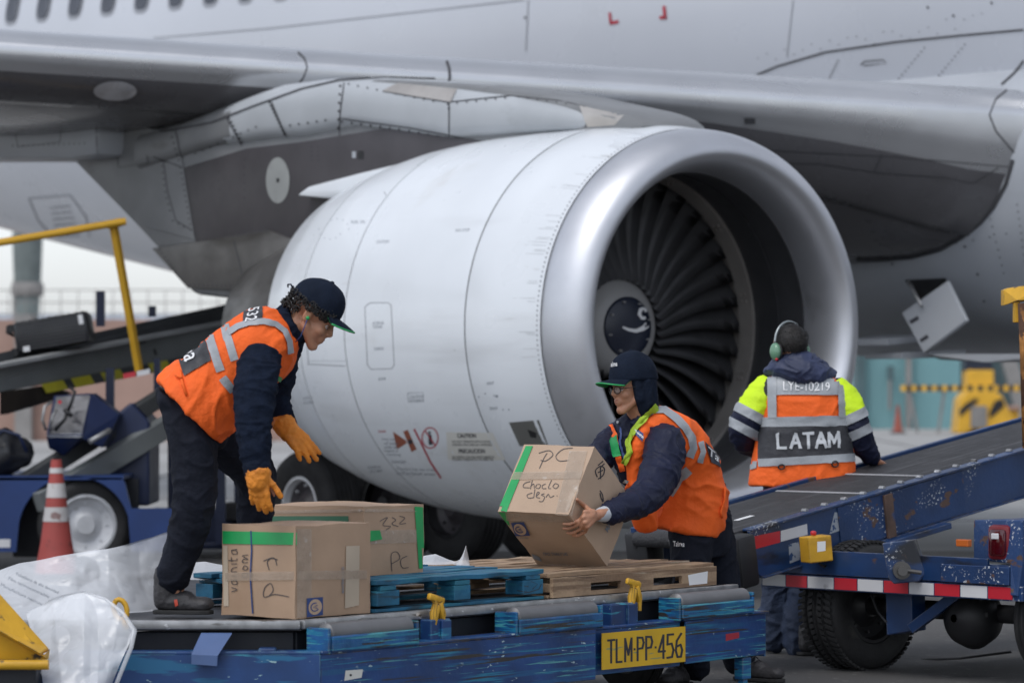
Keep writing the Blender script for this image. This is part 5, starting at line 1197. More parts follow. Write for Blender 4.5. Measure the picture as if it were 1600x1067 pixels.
bm = NB(); tube(bm, [W(104, 648, Yk), W(112, 628, Yk-.05), W(117, 612, Yk-.02), W(108, 604, Yk)], .012, 8); tube(bm, [W(86, 672, Yk-.03), W(102, 654, Yk-.05), W(106, 640, Yk)], .014, 8); tube(bm, [W(100, 640, Yk-.04), W(112, 650, Yk-.05)], .016, 8); mk('control_lever', bm, M['black'], cs_, smooth=True)
bm = NB(); q = W(94, 628, Yk-.02); tube(bm, [q, q-Vector((0, .03, 0))], .014, 10); mk('red_knob', bm, M['tred'], cs_)
# suitcase on its belt
sc_ = thing('suitcase', 'black hard shell suitcase lying on the belt of the far loader', 'suitcase', pl2([(80, 556)])[0])
Ys = 28.75; sl = R(9.5)
SM = Matrix.Rotation(-sl, 3, 'Y'); scx = W(85, 520, Ys+.15)
M['shell'] = mat('black_shell_plastic', (.022, .023, .027), .35, var=.15)
bm = NB(); box(bm, scx, (.56, .42, .235), SM, .035); mk('shell', bm, M['shell'], sc_, smooth=True, flat_angle=40)
bm = NB()
for k in range(9): box(bm, scx+SM @ Vector((0, -.212, -.095+.024*k)), (.50, .008, .010), SM, .003)
for k in range(11): box(bm, scx+SM @ Vector((-.25+.05*k, 0, .119)), (.012, .36, .006), SM, .002)
mk('shell_ribs', bm, M['shell'], sc_)
for dz in (-.10, .08):
    bm = NB(); q = scx+SM @ Vector((-.30, -.15, dz)); tube(bm, [q-Vector((0, .02, 0)), q+Vector((0, .02, 0))], .032, 14); mk('caster', bm, M['black'], sc_, smooth=True, flat_angle=40)
bm = NB(); tube(bm, [scx+SM @ Vector(p) for p in ((-.28, -.1, .10), (-.33, -.1, .10), (-.34, -.1, .06), (-.28, -.1, .02))], .012, 8); mk('handle', bm, M['shell'], sc_, smooth=True)
bm = NB(); box(bm, scx+SM @ Vector((.235, -.216, .06)), (.035, .006, .07), SM, .002); mk('luggage_tag', bm, M['mark'], sc_); bm = NB(); box(bm, scx+SM @ Vector((-.20, -.216, -.09)), (.05, .006, .04), SM, .002); mk('maker_badge', bm, M['mark'], sc_)
# dark cluttered bag at the left edge
bg = thing('duffel_bag', 'black crumpled duffel bag on the far loader deck at the left edge', 'bag', W(10, 744, 28.0))
bm = NB(); bmesh.ops.create_icosphere(bm, subdivisions=4, radius=1)
for v in bm.verts:
    v.co = Vector((v.co.x*.27, v.co.y*.2, v.co.z*.18)); nzv = noise.noise(v.co*9)+.6*noise.noise(v.co*22); v.co *= 1+.16*nzv
    v.co += W(-8, 708, 28.2)
    if v.co.z < W(0, 744, 28.1).z: v.co.z = W(0, 744, 28.1).z
mk('bag_body', bm, M['shell'], bg, smooth=True)
bm = NB(); tube(bm, [W(-20, 690, 27.95), W(5, 672, 27.95), W(30, 680, 27.95), W(42, 706, 27.97)], .012, 8); mk('carry_strap', bm, M['cnavy'], bg, smooth=True)
# dark corrugated hose and red chock between loaders
ho = thing('air_hose', 'black corrugated hose curving down behind the crouching worker', 'hose', W(1040, 880, 19.1))
bm = NB(); pts = [W(1046+10*math.sin(t*.35), 822+4*t, 19.2-.0*t) for t in range(0, 34)]; tube(bm, pts, [.105+.010*(i % 2) for i in range(34)], 20); mk('hose_body', bm, M['dark'], ho, smooth=True)
# ================================================================ people
def spl(P, n=5):
    "catmull-rom through tuples of equal length"
    Q = [P[0]]+list(P)+[P[-1]]; out = []
    for i in range(1, len(Q)-2):
        for k in range(n):
            t = k/n; p0, p1, p2, p3 = Q[i-1], Q[i], Q[i+1], Q[i+2]
            out.append(tuple(.5*((2*p1[d])+(-p0[d]+p2[d])*t+(2*p0[d]-5*p1[d]+4*p2[d]-p3[d])*t*t+(-p0[d]+3*p1[d]-3*p2[d]+p3[d])*t**3) for d in range(len(P[0]))))
    out.append(tuple(P[-1])); return out
def ball(bm, c, r, Mx=None, sub=2):
    t = NB(); bmesh.ops.create_icosphere(t, subdivisions=sub, radius=1)
    rr = r if isinstance(r, (tuple, list)) else (r, r, r)
    for v in t.verts:
        q = Vector((v.co.x*rr[0], v.co.y*rr[1], v.co.z*rr[2])); v.co = (Mx @ q if Mx else q)+Vector(c)
    add(bm, t)
def cap_(bm, p, r0, q, r1, seg=12):
    tube(bm, [p, q], [r0, r1], seg); ball(bm, p, r0); ball(bm, q, r1)
def limb(bm, P, n=5, seg=16):
    "P: (px, py, Y, radius px)"
    S = spl(P, n); pts = [W(*p[:3]) for p in S]; rs = [max(.002, p[3]*p[2]/FPX) for p in S]
    tube(bm, pts, rs, seg); ball(bm, pts[0], rs[0]); ball(bm, pts[-1], rs[-1])
def trunk(bm, P, n=4, seg=28, ex=.85, tw=0.0):
    "P: (px, py, Y, a px, b m[, tangent angle deg]); ellipse rings perpendicular to the image path"
    S = spl(P, n); rows = []
    for i, p in enumerate(S):
        a, b_ = S[max(0, i-1)], S[min(len(S)-1, i+1)]; dx, dy = b_[0]-a[0], b_[1]-a[1]; L_ = math.hypot(dx, dy); nx, ny = -dy/L_, dx/L_
        if len(p) > 5: nx, ny = math.cos(R(p[5])), math.sin(R(p[5]))
        c = W(*p[:3]); u = Vector((nx, 0, -ny))*(p[3]*p[2]/FPX); v = Vector((math.sin(tw), math.cos(tw), 0))*p[4]
        rows.append([c+u*math.copysign(abs(math.cos(t))**ex, math.cos(t))+v*math.copysign(abs(math.sin(t))**ex, math.sin(t)) for t in [2*math.pi*k/seg for k in range(seg)]])
    V = grid(bm, rows, closed_u=True); bm.faces.new(V[0][::-1]); bm.faces.new(V[-1])
def solid(name, bm, voxel, m, par, sm=4, wr=None, label=None):
    "fuse everything in bm into one continuous smooth surface"
    bmesh.ops.recalc_face_normals(bm, faces=bm.faces[:])
    me = bpy.data.meshes.new('tmp'); bm.to_mesh(me); bm.free(); o = bpy.data.objects.new('tmp', me); COL.objects.link(o)
    md = o.modifiers.new('r', 'REMESH'); md.mode = 'VOXEL'; md.voxel_size = voxel; md.use_smooth_shade = True
    s = o.modifiers.new('s', 'SMOOTH'); s.iterations = sm; s.factor = .6
    dg = bpy.context.evaluated_depsgraph_get(); m2 = bpy.data.meshes.new_from_object(o.evaluated_get(dg)); b = NB(); b.from_mesh(m2)
    bpy.data.objects.remove(o); bpy.data.meshes.remove(me); bpy.data.meshes.remove(m2)
    if wr:
        amp, fr, st = wr[:3]; sd = Vector((wr[3] if len(wr) > 3 else 0, 0, 0)); b.normal_update(); mv = []
        for v in b.verts:
            p = Vector((v.co.x*st[0], v.co.y*st[1], v.co.z*st[2]))*fr+sd
            q = p+noise.noise_vector(p*.6)*.9
            r1 = 1-2*abs(noise.noise(q)); r2 = 1-2*abs(noise.noise(q*2.3+Vector((9, 3, 1))))
            mv.append(v.normal*amp*((r1**3 if r1 > 0 else r1*.3)+.35*(r2 if r2 > 0 else 0)-.25))
        for v, d in zip(b.verts, mv): v.co += d
        bmesh.ops.smooth_vert(b, verts=b.verts[:], factor=.35, use_axis_x=True, use_axis_y=True, use_axis_z=True)
    return mk(name, b, m, par, smooth=True, label=label)
def band(bm, p, q, o, rmax=.4, seg=40, rows=3, off=.004, u0=0, u1=2*math.pi):
    "a strip wrapped right round a limb or trunk between p and q, laid on its surface"
    p, q = Vector(p), Vector(q); F = frame(q-p); b = targ(o); P = []
    for i in range(rows+1):
        c = p+(q-p)*i/rows; row = []
        for k in range(seg+1):
            t = u0+(u1-u0)*k/seg; d = F @ Vector((math.cos(t), math.sin(t), 0)); best = None
            for bb in b:
                h = bb.ray_cast(c+d*rmax, -d, rmax)
                if h[0] is not None and (best is None or h[3] < best[1]): best = (h[0], h[3])
            row.append(best[0]+d*off if best else None)
        P.append(row)
    grid(bm, P)
def hand(bm, w, X, Z, sc=1.0, curl=(20, 25, 28, 32), fat=0.0, th=(35, 20), flip=1, spread=6):
    "w wrist, X towards the fingertips, Z out of the back of the hand; flip=+1/-1 puts the thumb on +Y or -Y"
    X = Vector(X).normalized(); Z = Vector(Z); Z = (Z-X*Z.dot(X)).normalized(); Yv = Z.cross(X)*flip
    g_ = lambda x, y, z: Vector(w)+(X*x+Yv*y+Z*z)*sc
    ys = (.031, .011, -.010, -.029); ln = (.070, .078, .073, .057); bx = (.088, .092, .086, .077)
    for i in range(4):
        cap_(bm, g_(.0, ys[i]*.55, 0), (.016+fat)*sc, g_(bx[i], ys[i], 0), (.0115+fat)*sc)
        a = R(spread)*(1.5-i)*.7; d = Vector((1, math.sin(a), 0)).normalized(); p = (bx[i], ys[i], 0.0); c = 0
        for j, f in enumerate((.45, .30, .25)):
            c += R(curl[i])*(1, 1.25, .8)[j]
            q = (p[0]+d.x*math.cos(c)*ln[i]*f, p[1]+d.y*ln[i]*f, p[2]-math.sin(c)*ln[i]*f)
            r = (.0088, .0082, .0076, .0068); cap_(bm, g_(*p), (r[j]+fat)*sc, g_(*q), (r[j+1]+fat)*sc, 10); p = q
    cap_(bm, g_(.015, .018, -.008), (.017+fat)*sc, g_(.05, .030, -.010), (.013+fat)*sc); cap_(bm, g_(.015, -.015, -.008), (.016+fat)*sc, g_(.06, -.022, -.006), (.012+fat)*sc)
    a, b_ = R(th[0]), R(th[1]); p = (.022, .026, -.008)
    for j, L_ in enumerate((.042, .032, .026)):
        q = (p[0]+math.cos(a)*L_, p[1]+math.sin(a)*L_*math.cos(b_), p[2]-math.sin(b_)*L_); r = (.0135, .0105, .0095, .0082)
        cap_(bm, g_(*p), (r[j]+fat)*sc, g_(*q), (r[j+1]+fat)*sc, 10); p = q; a -= R(12)
def hframe(f, u):
    f = Vector(f).normalized(); u = Vector(u); u = (u-f*u.dot(f)).normalized(); l = u.cross(f); return Matrix((f, l, u)).transposed()
def head(bm, c, F, s=.95):
    g_ = lambda x, y, z: c+F @ (Vector((x, y, z))*s)
    ball(bm, g_(-.008, 0, .045), (.098*s, .077*s, .086*s), F, 3); ball(bm, g_(.045, 0, -.018), (.050*s, .056*s, .078*s), F, 3)
    for y in (-1, 1):
        cap_(bm, g_(.005, .048*y, -.040), .024*s, g_(.074, .010*y, -.096), .019*s); ball(bm, g_(.064, .034*y, -.022), .026*s)
        cap_(bm, g_(.084, .012*y, .030), .011*s, g_(.072, .046*y, .026), .011*s)
        ball(bm, g_(-.008, .077*y, -.004), (.019*s, .007*s, .030*s), F); cap_(bm, g_(.006, .079*y, .018), .005*s, g_(-.022, .084*y, .018), .005*s); cap_(bm, g_(-.022, .084*y, .018), .005*s, g_(-.018, .080*y, -.02), .005*s)
        ball(bm, g_(.101, .012*y, -.020), (.010*s, .008*s, .007*s), F)
    ball(bm, g_(.070, 0, .05), (.036*s, .05*s, .045*s), F, 2)
    cap_(bm, g_(.088, 0, .022), .010*s, g_(.110, 0, -.014), .0098*s); cap_(bm, g_(.110, 0, -.015), .0098*s, g_(.098, 0, -.024), .009*s)
    ball(bm, g_(.086, 0, -.052), (.016*s, .028*s, .024*s), F); ball(bm, g_(.088, 0, -.034), (.013*s, .016*s, .014*s), F); ball(bm, g_(.093, 0, -.046), (.009*s, .019*s, .0065*s), F); ball(bm, g_(.091, 0, -.058), (.0095*s, .017*s, .0075*s), F)
    ball(bm, g_(.076, 0, -.092), (.022*s, .025*s, .019*s), F)
    cap_(bm, g_(-.02, 0, -.03), .056*s, g_(-.045, 0, -.13), .056*s)
    return g_
def face_bits(g_, F, par, s, skin_o):
    for y in (-1, 1):
        bm = NB(); ball(bm, g_(.0765, .031*y, .004), .0112*s, None, 2); e = mk('eye', bm, M['eyew'], par, smooth=True)
        bm = NB(); ball(bm, g_(.0825, .031*y, .001), .0062*s, None, 2); mk('iris', bm, M['ink'], e, smooth=True)
        bm = NB(); tube(bm, [g_(.0955, .012*y, .033), g_(.095, .030*y, .0385), g_(.083, .050*y, .034)], [.0035*s, .0045*s, .002*s], 8); mk('eyebrow', bm, M['hair'], par, smooth=True)
        bm = NB(); tube(bm, [g_(.085, .019*y, .004), g_(.0885, .031*y, .0085), g_(.080, .044*y, .004)], [.0028*s, .0042*s, .0028*s], 8); mk('eyelid', bm, M['skin2'], par, smooth=True)
    bm = NB(); ball(bm, g_(.0970, 0, -.0455), (.006*s, .0185*s, .0040*s), F); ball(bm, g_(.0955, 0, -.0570), (.0065*s, .0165*s, .0052*s), F); mk('lips', bm, M['lips'], par, smooth=True)
M['skin'] = mat('skin_warm', (.46, .225, .135), .5, var=.05, vs=14, bump=.12, bs=120, layers=[((.44, .17, .11), (14, 14, 14), .55, .3, 4)]); M['skin'].node_tree.nodes['Principled BSDF'].inputs['Subsurface Weight'].default_value = .12; M['skin'].node_tree.nodes['Principled BSDF'].inputs['Subsurface Radius'].default_value = (.02, .008, .004)
M['skin2'] = mat('skin_eyelid', (.26, .12, .08), .5); M['lips'] = mat('lip_skin', (.33, .12, .09), .45, var=.04)
M['eyew'] = mat('eye_white', (.62, .58, .55), .25); M['hair'] = mat('black_hair', (.012, .010, .009), .45, var=.3, vs=40, bump=.5, bs=150)
M['orange'] = mat('hi_vis_orange', (.92, .135, .012), .75, var=.06, vs=6, bump=.35, bs=70)
M['silver'] = mat('reflective_grey_tape', (.34, .36, .38), .45, var=.08, vs=14, bump=.2, bs=80)
M['fleece'] = mat('navy_fleece', (.009, .014, .028), .95, var=.2, vs=30, bump=.4, bs=160, spec=.12)
M['trous'] = mat('navy_work_trousers', (.011, .013, .021), .85, var=.2, vs=7, bump=.3, bs=90, spec=.18, layers=[((.04, .045, .06), (6, 6, 6), .72, .1, 8)])
M['jack'] = mat('navy_nylon_jacket', (.011, .014, .036), .6, var=.2, vs=7, bump=.2, bs=50, spec=.25)
M['capn'] = mat('navy_cap_cotton', (.008, .013, .026), .85, var=.15, vs=12, bump=.3, bs=130, spec=.15)
M['dpat'] = mat('charcoal_patch', (.035, .036, .042), .55, var=.2, vs=12, bump=.4, bs=40)
M['gloveo'] = mat('orange_leather_glove', (.72, .24, .022), .65, var=.15, vs=14, bump=.5, bs=60, layers=[((.45, .13, .012), (14, 14, 14), .6, .12, 7)])
M['boot'] = mat('dark_leather_boot', (.035, .033, .035), .55, var=.2, vs=12, bump=.4, bs=60, layers=[((.09, .085, .08), (12, 12, 12), .62, .15, 7)])
M['sole'] = mat('rubber_sole', (.02, .02, .02), .8); M['lime'] = mat('hi_vis_yellow', (.62, .88, .012), .7, var=.06, vs=8, bump=.3, bs=60)
M['limed'] = mat('green_yellow_lining', (.36, .52, .03), .7, var=.08, vs=8, bump=.3, bs=60); M['shirt'] = mat('grey_shirt', (.45, .47, .50), .8)
M['hood'] = mat('navy_hood', (.026, .036, .085), .6, var=.2, vs=8, bump=.2, bs=50)
M['green'] = mat('green_cup', (.13, .27, .17), .3, var=.05, coat=.4)
def crown(c, F, par, m, sx=.112, sy=.092, sz=.098, zc=.048, z0=.030, flap=False, back=-.0):
    "cap crown: a shell over the skull from z0 upwards"
    bm = NB(); rows = []
    for i in range(15):
        a = R(90)*i/14
        rows.append([c+F @ Vector((-.010+back*(1-i/14)+sx*math.cos(a)*math.cos(t), sy*math.cos(a)*math.sin(t), z0+(zc+sz-z0)*math.sin(a)**.92+.006*math.cos(t)*(1-i/14))) for t in [2*math.pi*k/48 for k in range(48)]])
    rows.insert(0, [p+F @ Vector((0, 0, -.012)) for p in rows[0]]); rows.insert(0, [p*.97+c*.03 for p in rows[0]])
    for k in range(48):
        for i in range(2, 16):
            n_ = noise.noise(rows[i][k]*16)*.004; rows[i][k] = rows[i][k]+(rows[i][k]-c).normalized()*(n_-(.0022 if k % 8 == 0 else 0))
    grid(bm, rows, closed_u=True); bmesh.ops.remove_doubles(bm, verts=bm.verts, dist=.0004); bmesh.ops.recalc_face_normals(bm, faces=bm.faces[:])
    ball(bm, c+F @ Vector((-.010, 0, zc+sz+.001)), (.008, .008, .004), F)
    return mk('cap', bm, m, par, smooth=True)
def brim(c, F, par, m, medge, sx=.112, sy=.088, L=.075, z=.030, droop=.35):
    def P(i, j, dz):
        t = R(-62+124*j/20); r = i/8; bx, by = -.010+sx*math.cos(t)*.985, sy*math.sin(t)*1.0
        ex = bx+L*r*math.cos(t*.55)*(1-.25*abs(j/10-1)**3); ey = by*(1+.10*r)
        return c+F @ Vector((ex, ey, z-.004-droop*L*r*r*.7-.20*(ey/sy)**2*.09*(.4+r)+dz))
    bm = NB(); grid(bm, [[P(i, j, .0025) for j in range(21)] for i in range(9)]); grid(bm, [[P(i, j, -.0025) for j in range(21)][::-1] for i in range(9)])
    b = mk('cap_brim', bm, m, par, smooth=True)
    bm = NB(); tube(bm, [P(8, j, 0) for j in range(21)], .0036, 8); grid(bm, [[P(i, j, -.0035) for j in range(21)][::-1] for i in range(9)]); mk('brim_edge', bm, medge, par, smooth=True)

# ---------------------------------------------------------------- worker crouching on the dolly, left
p1 = thing('person', 'worker in orange vest, navy cap and orange gloves bending over the cartons on the dolly', 'person', Vector((-1.3, 15.4, .5)), 'ground crew at work')
hc1 = W(486, 495, 15.38); F1 = hframe((.80, -.04, -.58), (.58, 0, .81))
bm = NB(); g1 = head(bm, hc1, F1, .98)
limb(bm, [(470, 500, 15.39, 20), (448, 512, 15.40, 24)]); trunk(bm, [(296, 636, 15.42, 30, .13), (342, 600, 15.42, 40, .13), (390, 560, 15.42, 44, .17), (425, 530, 15.41, 36, .17), (446, 512, 15.4, 20, .07)])
limb(bm, [(418, 538, 15.38, 18), (402, 600, 15.16, 18), (397, 665, 15.09, 16), (402, 742, 15.05, 12)]); limb(bm, [(432, 530, 15.6, 24), (432, 600, 15.68, 18), (438, 655, 15.68, 11)])
limb(bm, [(298, 655, 15.38, 24), (304, 720, 15.33, 24), (303, 790, 15.33, 25), (285, 860, 15.36, 21), (272, 930, 15.40, 13)]); limb(bm, [(318, 655, 15.55, 26), (368, 705, 15.65, 24), (394, 765, 15.74, 16), (396, 840, 15.80, 15), (392, 905, 15.84, 14)])
hand(bm, W(402, 742, 15.05), (.06, .02, -1), (-.2, -1, .05), .80, (12, 14, 16, 18), -.001, (38, 15), 1)
hand(bm, W(444, 662, 15.66), (.72, -.1, -.74), (.45, -.65, .55), .82, (12, 14, 16, 20), 0, (30, 40), 1)

body1 = solid('body', bm, .0048, M['skin'], p1, 3); face_bits(g1, F1, p1, .98, body1)
# curly hair round the nape and temples, cap, earphone
bm = NB(); rnd = random.Random(4)
for k in range(330):
    t = rnd.uniform(-2.45, 2.45)+math.pi; z = rnd.uniform(-.028, .05)
    if abs(t-math.pi) > 1.45 and z < .0+.03*(abs(t-math.pi)-1.45): z += .035
    if abs(t-math.pi) > 1.25 and z < .02: continue
    rr = 1.02+rnd.uniform(0, .13); c0 = Vector((-.010+.100*rr*math.cos(t), .080*rr*math.sin(t), z)); n_ = (c0-Vector((-.01, 0, .03))).normalized()
    e1 = n_.cross(Vector((rnd.gauss(0, 1), rnd.gauss(0, 1), rnd.gauss(0, 1)))).normalized(); e2 = n_.cross(e1); r = rnd.uniform(.005, .010); ph = rnd.uniform(0, 6)
    tube(bm, [hc1+F1 @ (c0+(e1*math.cos(ph+q*.9)+e2*math.sin(ph+q*.9))*r+n_*(.0022*q-.004)) for q in range(8)], [.0032-.0002*q for q in range(8)], 5)
mk('hair', bm, M['hair'], p1, smooth=True)
cp = crown(hc1, F1, p1, M['capn'], .112, .090, .106, .056, .054); brim(hc1, F1, p1, M['capn'], M['tapeg'], .112, .084, .078, .060, .10)
bm = NB(); tube(bm, [hc1+F1 @ Vector(p) for p in ((-.125, -.02, .052), (-.140, -.02, .058), (-.150, -.015, .050), (-.145, 0, .042))], .0035, 6); mk('cap_strap', bm, M['capn'], p1, smooth=True)
bm = NB(); ball(bm, hc1+F1 @ Vector((.000, -.088, -.010)), .0085); mk('earbud', bm, M['tapeg'], p1, smooth=True)
bm = NB(); tube(bm, [hc1+F1 @ Vector(p) for p in ((.002, -.092, -.016), (.012, -.094, -.05), (.020, -.085, -.085), (.015, -.07, -.115))]+[W(470, 560, 15.22)][:0], .0022, 6); mk('earphone_cable', bm, M['bluepr'], p1, smooth=True)
# trousers
bm = NB(); trunk(bm, [(270, 622, 15.43, 30, .14, 38), (286, 642, 15.43, 49, .165, 30), (308, 668, 15.44, 50, .165, 10), (312, 700, 15.44, 36, .14, 0)])
limb(bm, [(292, 648, 15.36, 40), (300, 690, 15.33, 38), (305, 760, 15.32, 34), (297, 815, 15.34, 31), (283, 860, 15.37, 28), (274, 890, 15.38, 27), (271, 902, 15.39, 26)])
limb(bm, [(318, 650, 15.55, 42), (352, 690, 15.62, 38), (388, 722, 15.68, 36), (400, 752, 15.73, 31), (399, 800, 15.78, 28), (396, 860, 15.82, 25), (393, 880, 15.84, 24)])
tr1 = solid('trousers', bm, .0068, M['trous'], p1, 4, (.009, 7, (1.2, 1.2, 1.6), 2))
# jacket with sleeves and collar
bm = NB(); trunk(bm, [(300, 632, 15.42, 46, .165), (345, 598, 15.42, 48, .165), (388, 560, 15.42, 50, .185), (422, 532, 15.41, 44, .175), (442, 516, 15.4, 36, .10), (462, 504, 15.39, 33, .075)])
limb(bm, [(418, 536, 15.33, 28), (408, 556, 15.245, 33), (400, 600, 15.15, 34), (396, 650, 15.09, 30), (398, 700, 15.06, 25), (402, 733, 15.05, 21)])
limb(bm, [(438, 535, 15.58, 36), (434, 585, 15.66, 28), (432, 622, 15.69, 22), (440, 648, 15.68, 19), (446, 662, 15.67, 16)])
jk1 = solid('fleece_jacket', bm, .0068, M['fleece'], p1, 4, (.009, 9, (1, 1, 2.4), 5))
bm = NB(); limb(bm, [(401, 727, 15.05, 23), (403, 741, 15.05, 21)]); solid('cuff', bm, .005, M['capn'], p1, 2); bm = NB(); limb(bm, [(443, 655, 15.68, 19), (449, 666, 15.67, 17)]); solid('cuff', bm, .005, M['capn'], p1, 2)
bm = NB(); limb(bm, [(446, 514, 15.40, 37), (462, 505, 15.39, 35)]); limb(bm, [(462, 506, 15.39, 34), (466, 503, 15.39, 33)]); 
# vest
bm = NB(); trunk(bm, [(297, 642, 15.42, 73, .225), (318, 622, 15.42, 70, .215), (350, 593, 15.42, 64, .205), (388, 559, 15.42, 60, .235), (416, 535, 15.41, 56, .235), (436, 519, 15.4, 45, .19), (449, 509, 15.4, 34, .10)], n=5)
ve1 = solid('hi_vis_vest', bm, .0065, M['orange'], p1, 5, (.012, 5.5, (1.6, 1, .8), 1))
V1 = [ve1]
bm = NB(); d_line(bm, [(325, 516), (333, 545), (345, 580)], 14, V1, .004, 3); mk('reflective_stripe', bm, M['silver'], ve1)
bm = NB(); d_line(bm, [(350, 501), (354, 521), (367, 563)], 13, V1, .004, 3); mk('reflective_stripe', bm, M['silver'], ve1)
bm = NB(); d_line(bm, [(357, 521), (372, 511), (390, 505), (412, 503), (430, 507), (444, 518), (451, 534), (453, 552)], 9, V1, .006, 3); mk('reflective_stripe', bm, M['silver'], ve1)
bm = NB(); d_line(bm, [(348, 590), (364, 611)], 13, V1, .004, 3); mk('reflective_stripe', bm, M['silver'], ve1)
bm = NB(); d_line(bm, [(437, 588), (428, 603)], 7, V1, .006, 3); mk('green_label', bm, M['tapeg'], ve1)
bm = NB(); d_quad(bm, [(277, 556), (320, 527), (330, 563), (288, 588)], V1, .005, 14, 12); pa = mk('back_patch', bm, M['dpat'], ve1)
bm = NB(); d_text(bm, 'ma', [(303, 534), (307, 562), (290, 568), (285, 543)], V1, .009, .01); mk('back_lettering', bm, M['mark'], ve1)
bm = NB(); d_quad(bm, [(381, 488), (411, 480), (409, 501), (380, 507)], V1, .005, 8, 8); mk('shoulder_patch', bm, M['dpat'], ve1)
bm = NB(); d_text(bm, '532', [(407, 481), (401, 502), (384, 505), (389, 485)], V1, .009, .005); mk('shoulder_number', bm, M['mark'], ve1)
bm = NB(); b_ = targ(V1); tube(bm, [q for q in (hit(282, 580, b_, .006), hit(286, 600, b_, .008), hit(292, 618, b_, .006)) if q], .006, 8); tube(bm, [q for q in (hit(276, 588, b_, .008), hit(286, 592, b_, .010)) if q], .006, 8); mk('vest_strap', bm, M['orange'], ve1, smooth=True)
# gloves, boots
bm = NB(); hand(bm, W(402, 738, 15.04), (.08, .02, -1), (-.2, -1, .05), .98, (11, 13, 15, 18), .003, (44, 12), 1, 7); limb(bm, [(403, 736, 15.045, 21), (402, 752, 15.04, 18)])
solid('work_glove', bm, .0042, M['gloveo'], p1, 2, (.003, 30, (1, 1, 1), 3))
bm = NB(); hand(bm, W(446, 666, 15.64), (.68, -.12, -.74), (.35, -.85, .35), 1.10, (6, 8, 10, 14), .002, (26, 40), 1, 5); limb(bm, [(442, 660, 15.67, 19), (452, 674, 15.65, 17)])
solid('work_glove', bm, .0042, M['gloveo'], p1, 2, (.003, 30, (1, 1, 1), 6))
def boot(par, heel, d, L=.285, ank=.09, m=None, label=None, sh=1.0):
    "heel point on the ground, d direction of the toe"
    d = Vector(d).normalized(); s_ = Vector((-d.y, d.x, 0)); mm = m or M['boot']; g_ = lambda x, y, z: Vector(heel)+d*x*L/.285+s_*y+UP*z
    bm = NB(); cap_(bm, g_(.050, 0, .055), .046, g_(.056, 0, .125*sh), .050); cap_(bm, g_(.055, 0, .045), .043, g_(.15, 0, .052), .043); cap_(bm, g_(.14, -.012, .040), .034, g_(.235, -.008, .036), .032); cap_(bm, g_(.14, .014, .040), .034, g_(.230, .012, .036), .032); ball(bm, g_(.235, .002, .040), (.042, .045, .030))
    for v in bm.verts:
        if v.co.z < heel[2]+.016: v.co.z = heel[2]+.016
    b = solid('boot', bm, .005, mm, par, 3, (.002, 25, (1, 1, 1), 1))
    bm = NB(); pts = []
    for x, y in ((-.003, .022), (.01, .036), (.06, .040), (.11, .036), (.17, .046), (.23, .046), (.268, .030), (.283, .0), (.268, -.032), (.23, -.048), (.17, -.048), (.11, -.038), (.06, -.040), (.01, -.036), (-.003, -.022)): pts.append(g_(x, y, 0))
    prism(bm, pts, (0, 0, .017), bev=.004); mk('boot_sole', bm, M['sole'], b)
    bm = NB()
    for k in range(5):
        x, z = .085+.022*k, .125-.016*k; tube(bm, [g_(x, -.030, z-.004), g_(x+.004, 0, z+.008), g_(x, .030, z-.004)], .0032, 6)
    mk('bootlace', bm, M['black'], b, smooth=True)
    return b
hl = W(241, 960, 15.40); hl.z = .503; bo1 = boot(p1, hl, (1, -.12, 0), .245, sh=1.25)
hl = W(372, 930, 15.86); hl.z = .63-.127; boot(p1, hl, (1, -.2, 0), .235)
bm = NB(); d_quad(bm, [(272, 937), (277, 936), (279, 945), (274, 947)], bo1, .004, 2, 2); mk('red_tag', bm, mat('tag_red', (.5, .06, .03), .5), bo1)

# ---------------------------------------------------------------- worker lifting the tilted carton
p2 = thing('person', 'worker with glasses, navy cap with ear flaps and orange vest lifting the tilted carton', 'person', Vector((1.0, 18.0, 0)), 'ground crew at work')
hc2 = W(989, 607, 17.55); F2 = hframe((-.88, -.48, -.10), (-.10, 0, 1)); S2 = .98
bm = NB(); g2 = head(bm, hc2, F2, S2)
limb(bm, [(994, 632, 17.57, 19), (1008, 662, 17.62, 22)]); trunk(bm, [(1098, 800, 17.98, 42, .14), (1078, 745, 17.9, 42, .14), (1050, 700, 17.75, 42, .16), (1022, 670, 17.66, 32, .14), (1005, 655, 17.6, 18, .06)])
limb(bm, [(1040, 690, 17.5, 20), (1026, 740, 17.36, 16), (1006, 778, 17.22, 14), (975, 792, 17.0, 12), (938, 803, 16.84, 9)]); limb(bm, [(990, 670, 17.85, 20), (950, 700, 17.7, 17), (925, 735, 17.55, 14), (895, 762, 17.45, 10)])
limb(bm, [(1088, 815, 17.90, 27), (1085, 900, 17.8, 22), (1082, 960, 17.85, 19), (1090, 1050, 17.98, 13)]); limb(bm, [(1115, 815, 18.1, 27), (1130, 900, 18.08, 22), (1145, 960, 18.15, 19), (1160, 1035, 18.3, 13)])
bb = targ([bC]); hp = lambda x, y, o: (hit(x, y, bb, o) or W(x, y, 16.8))
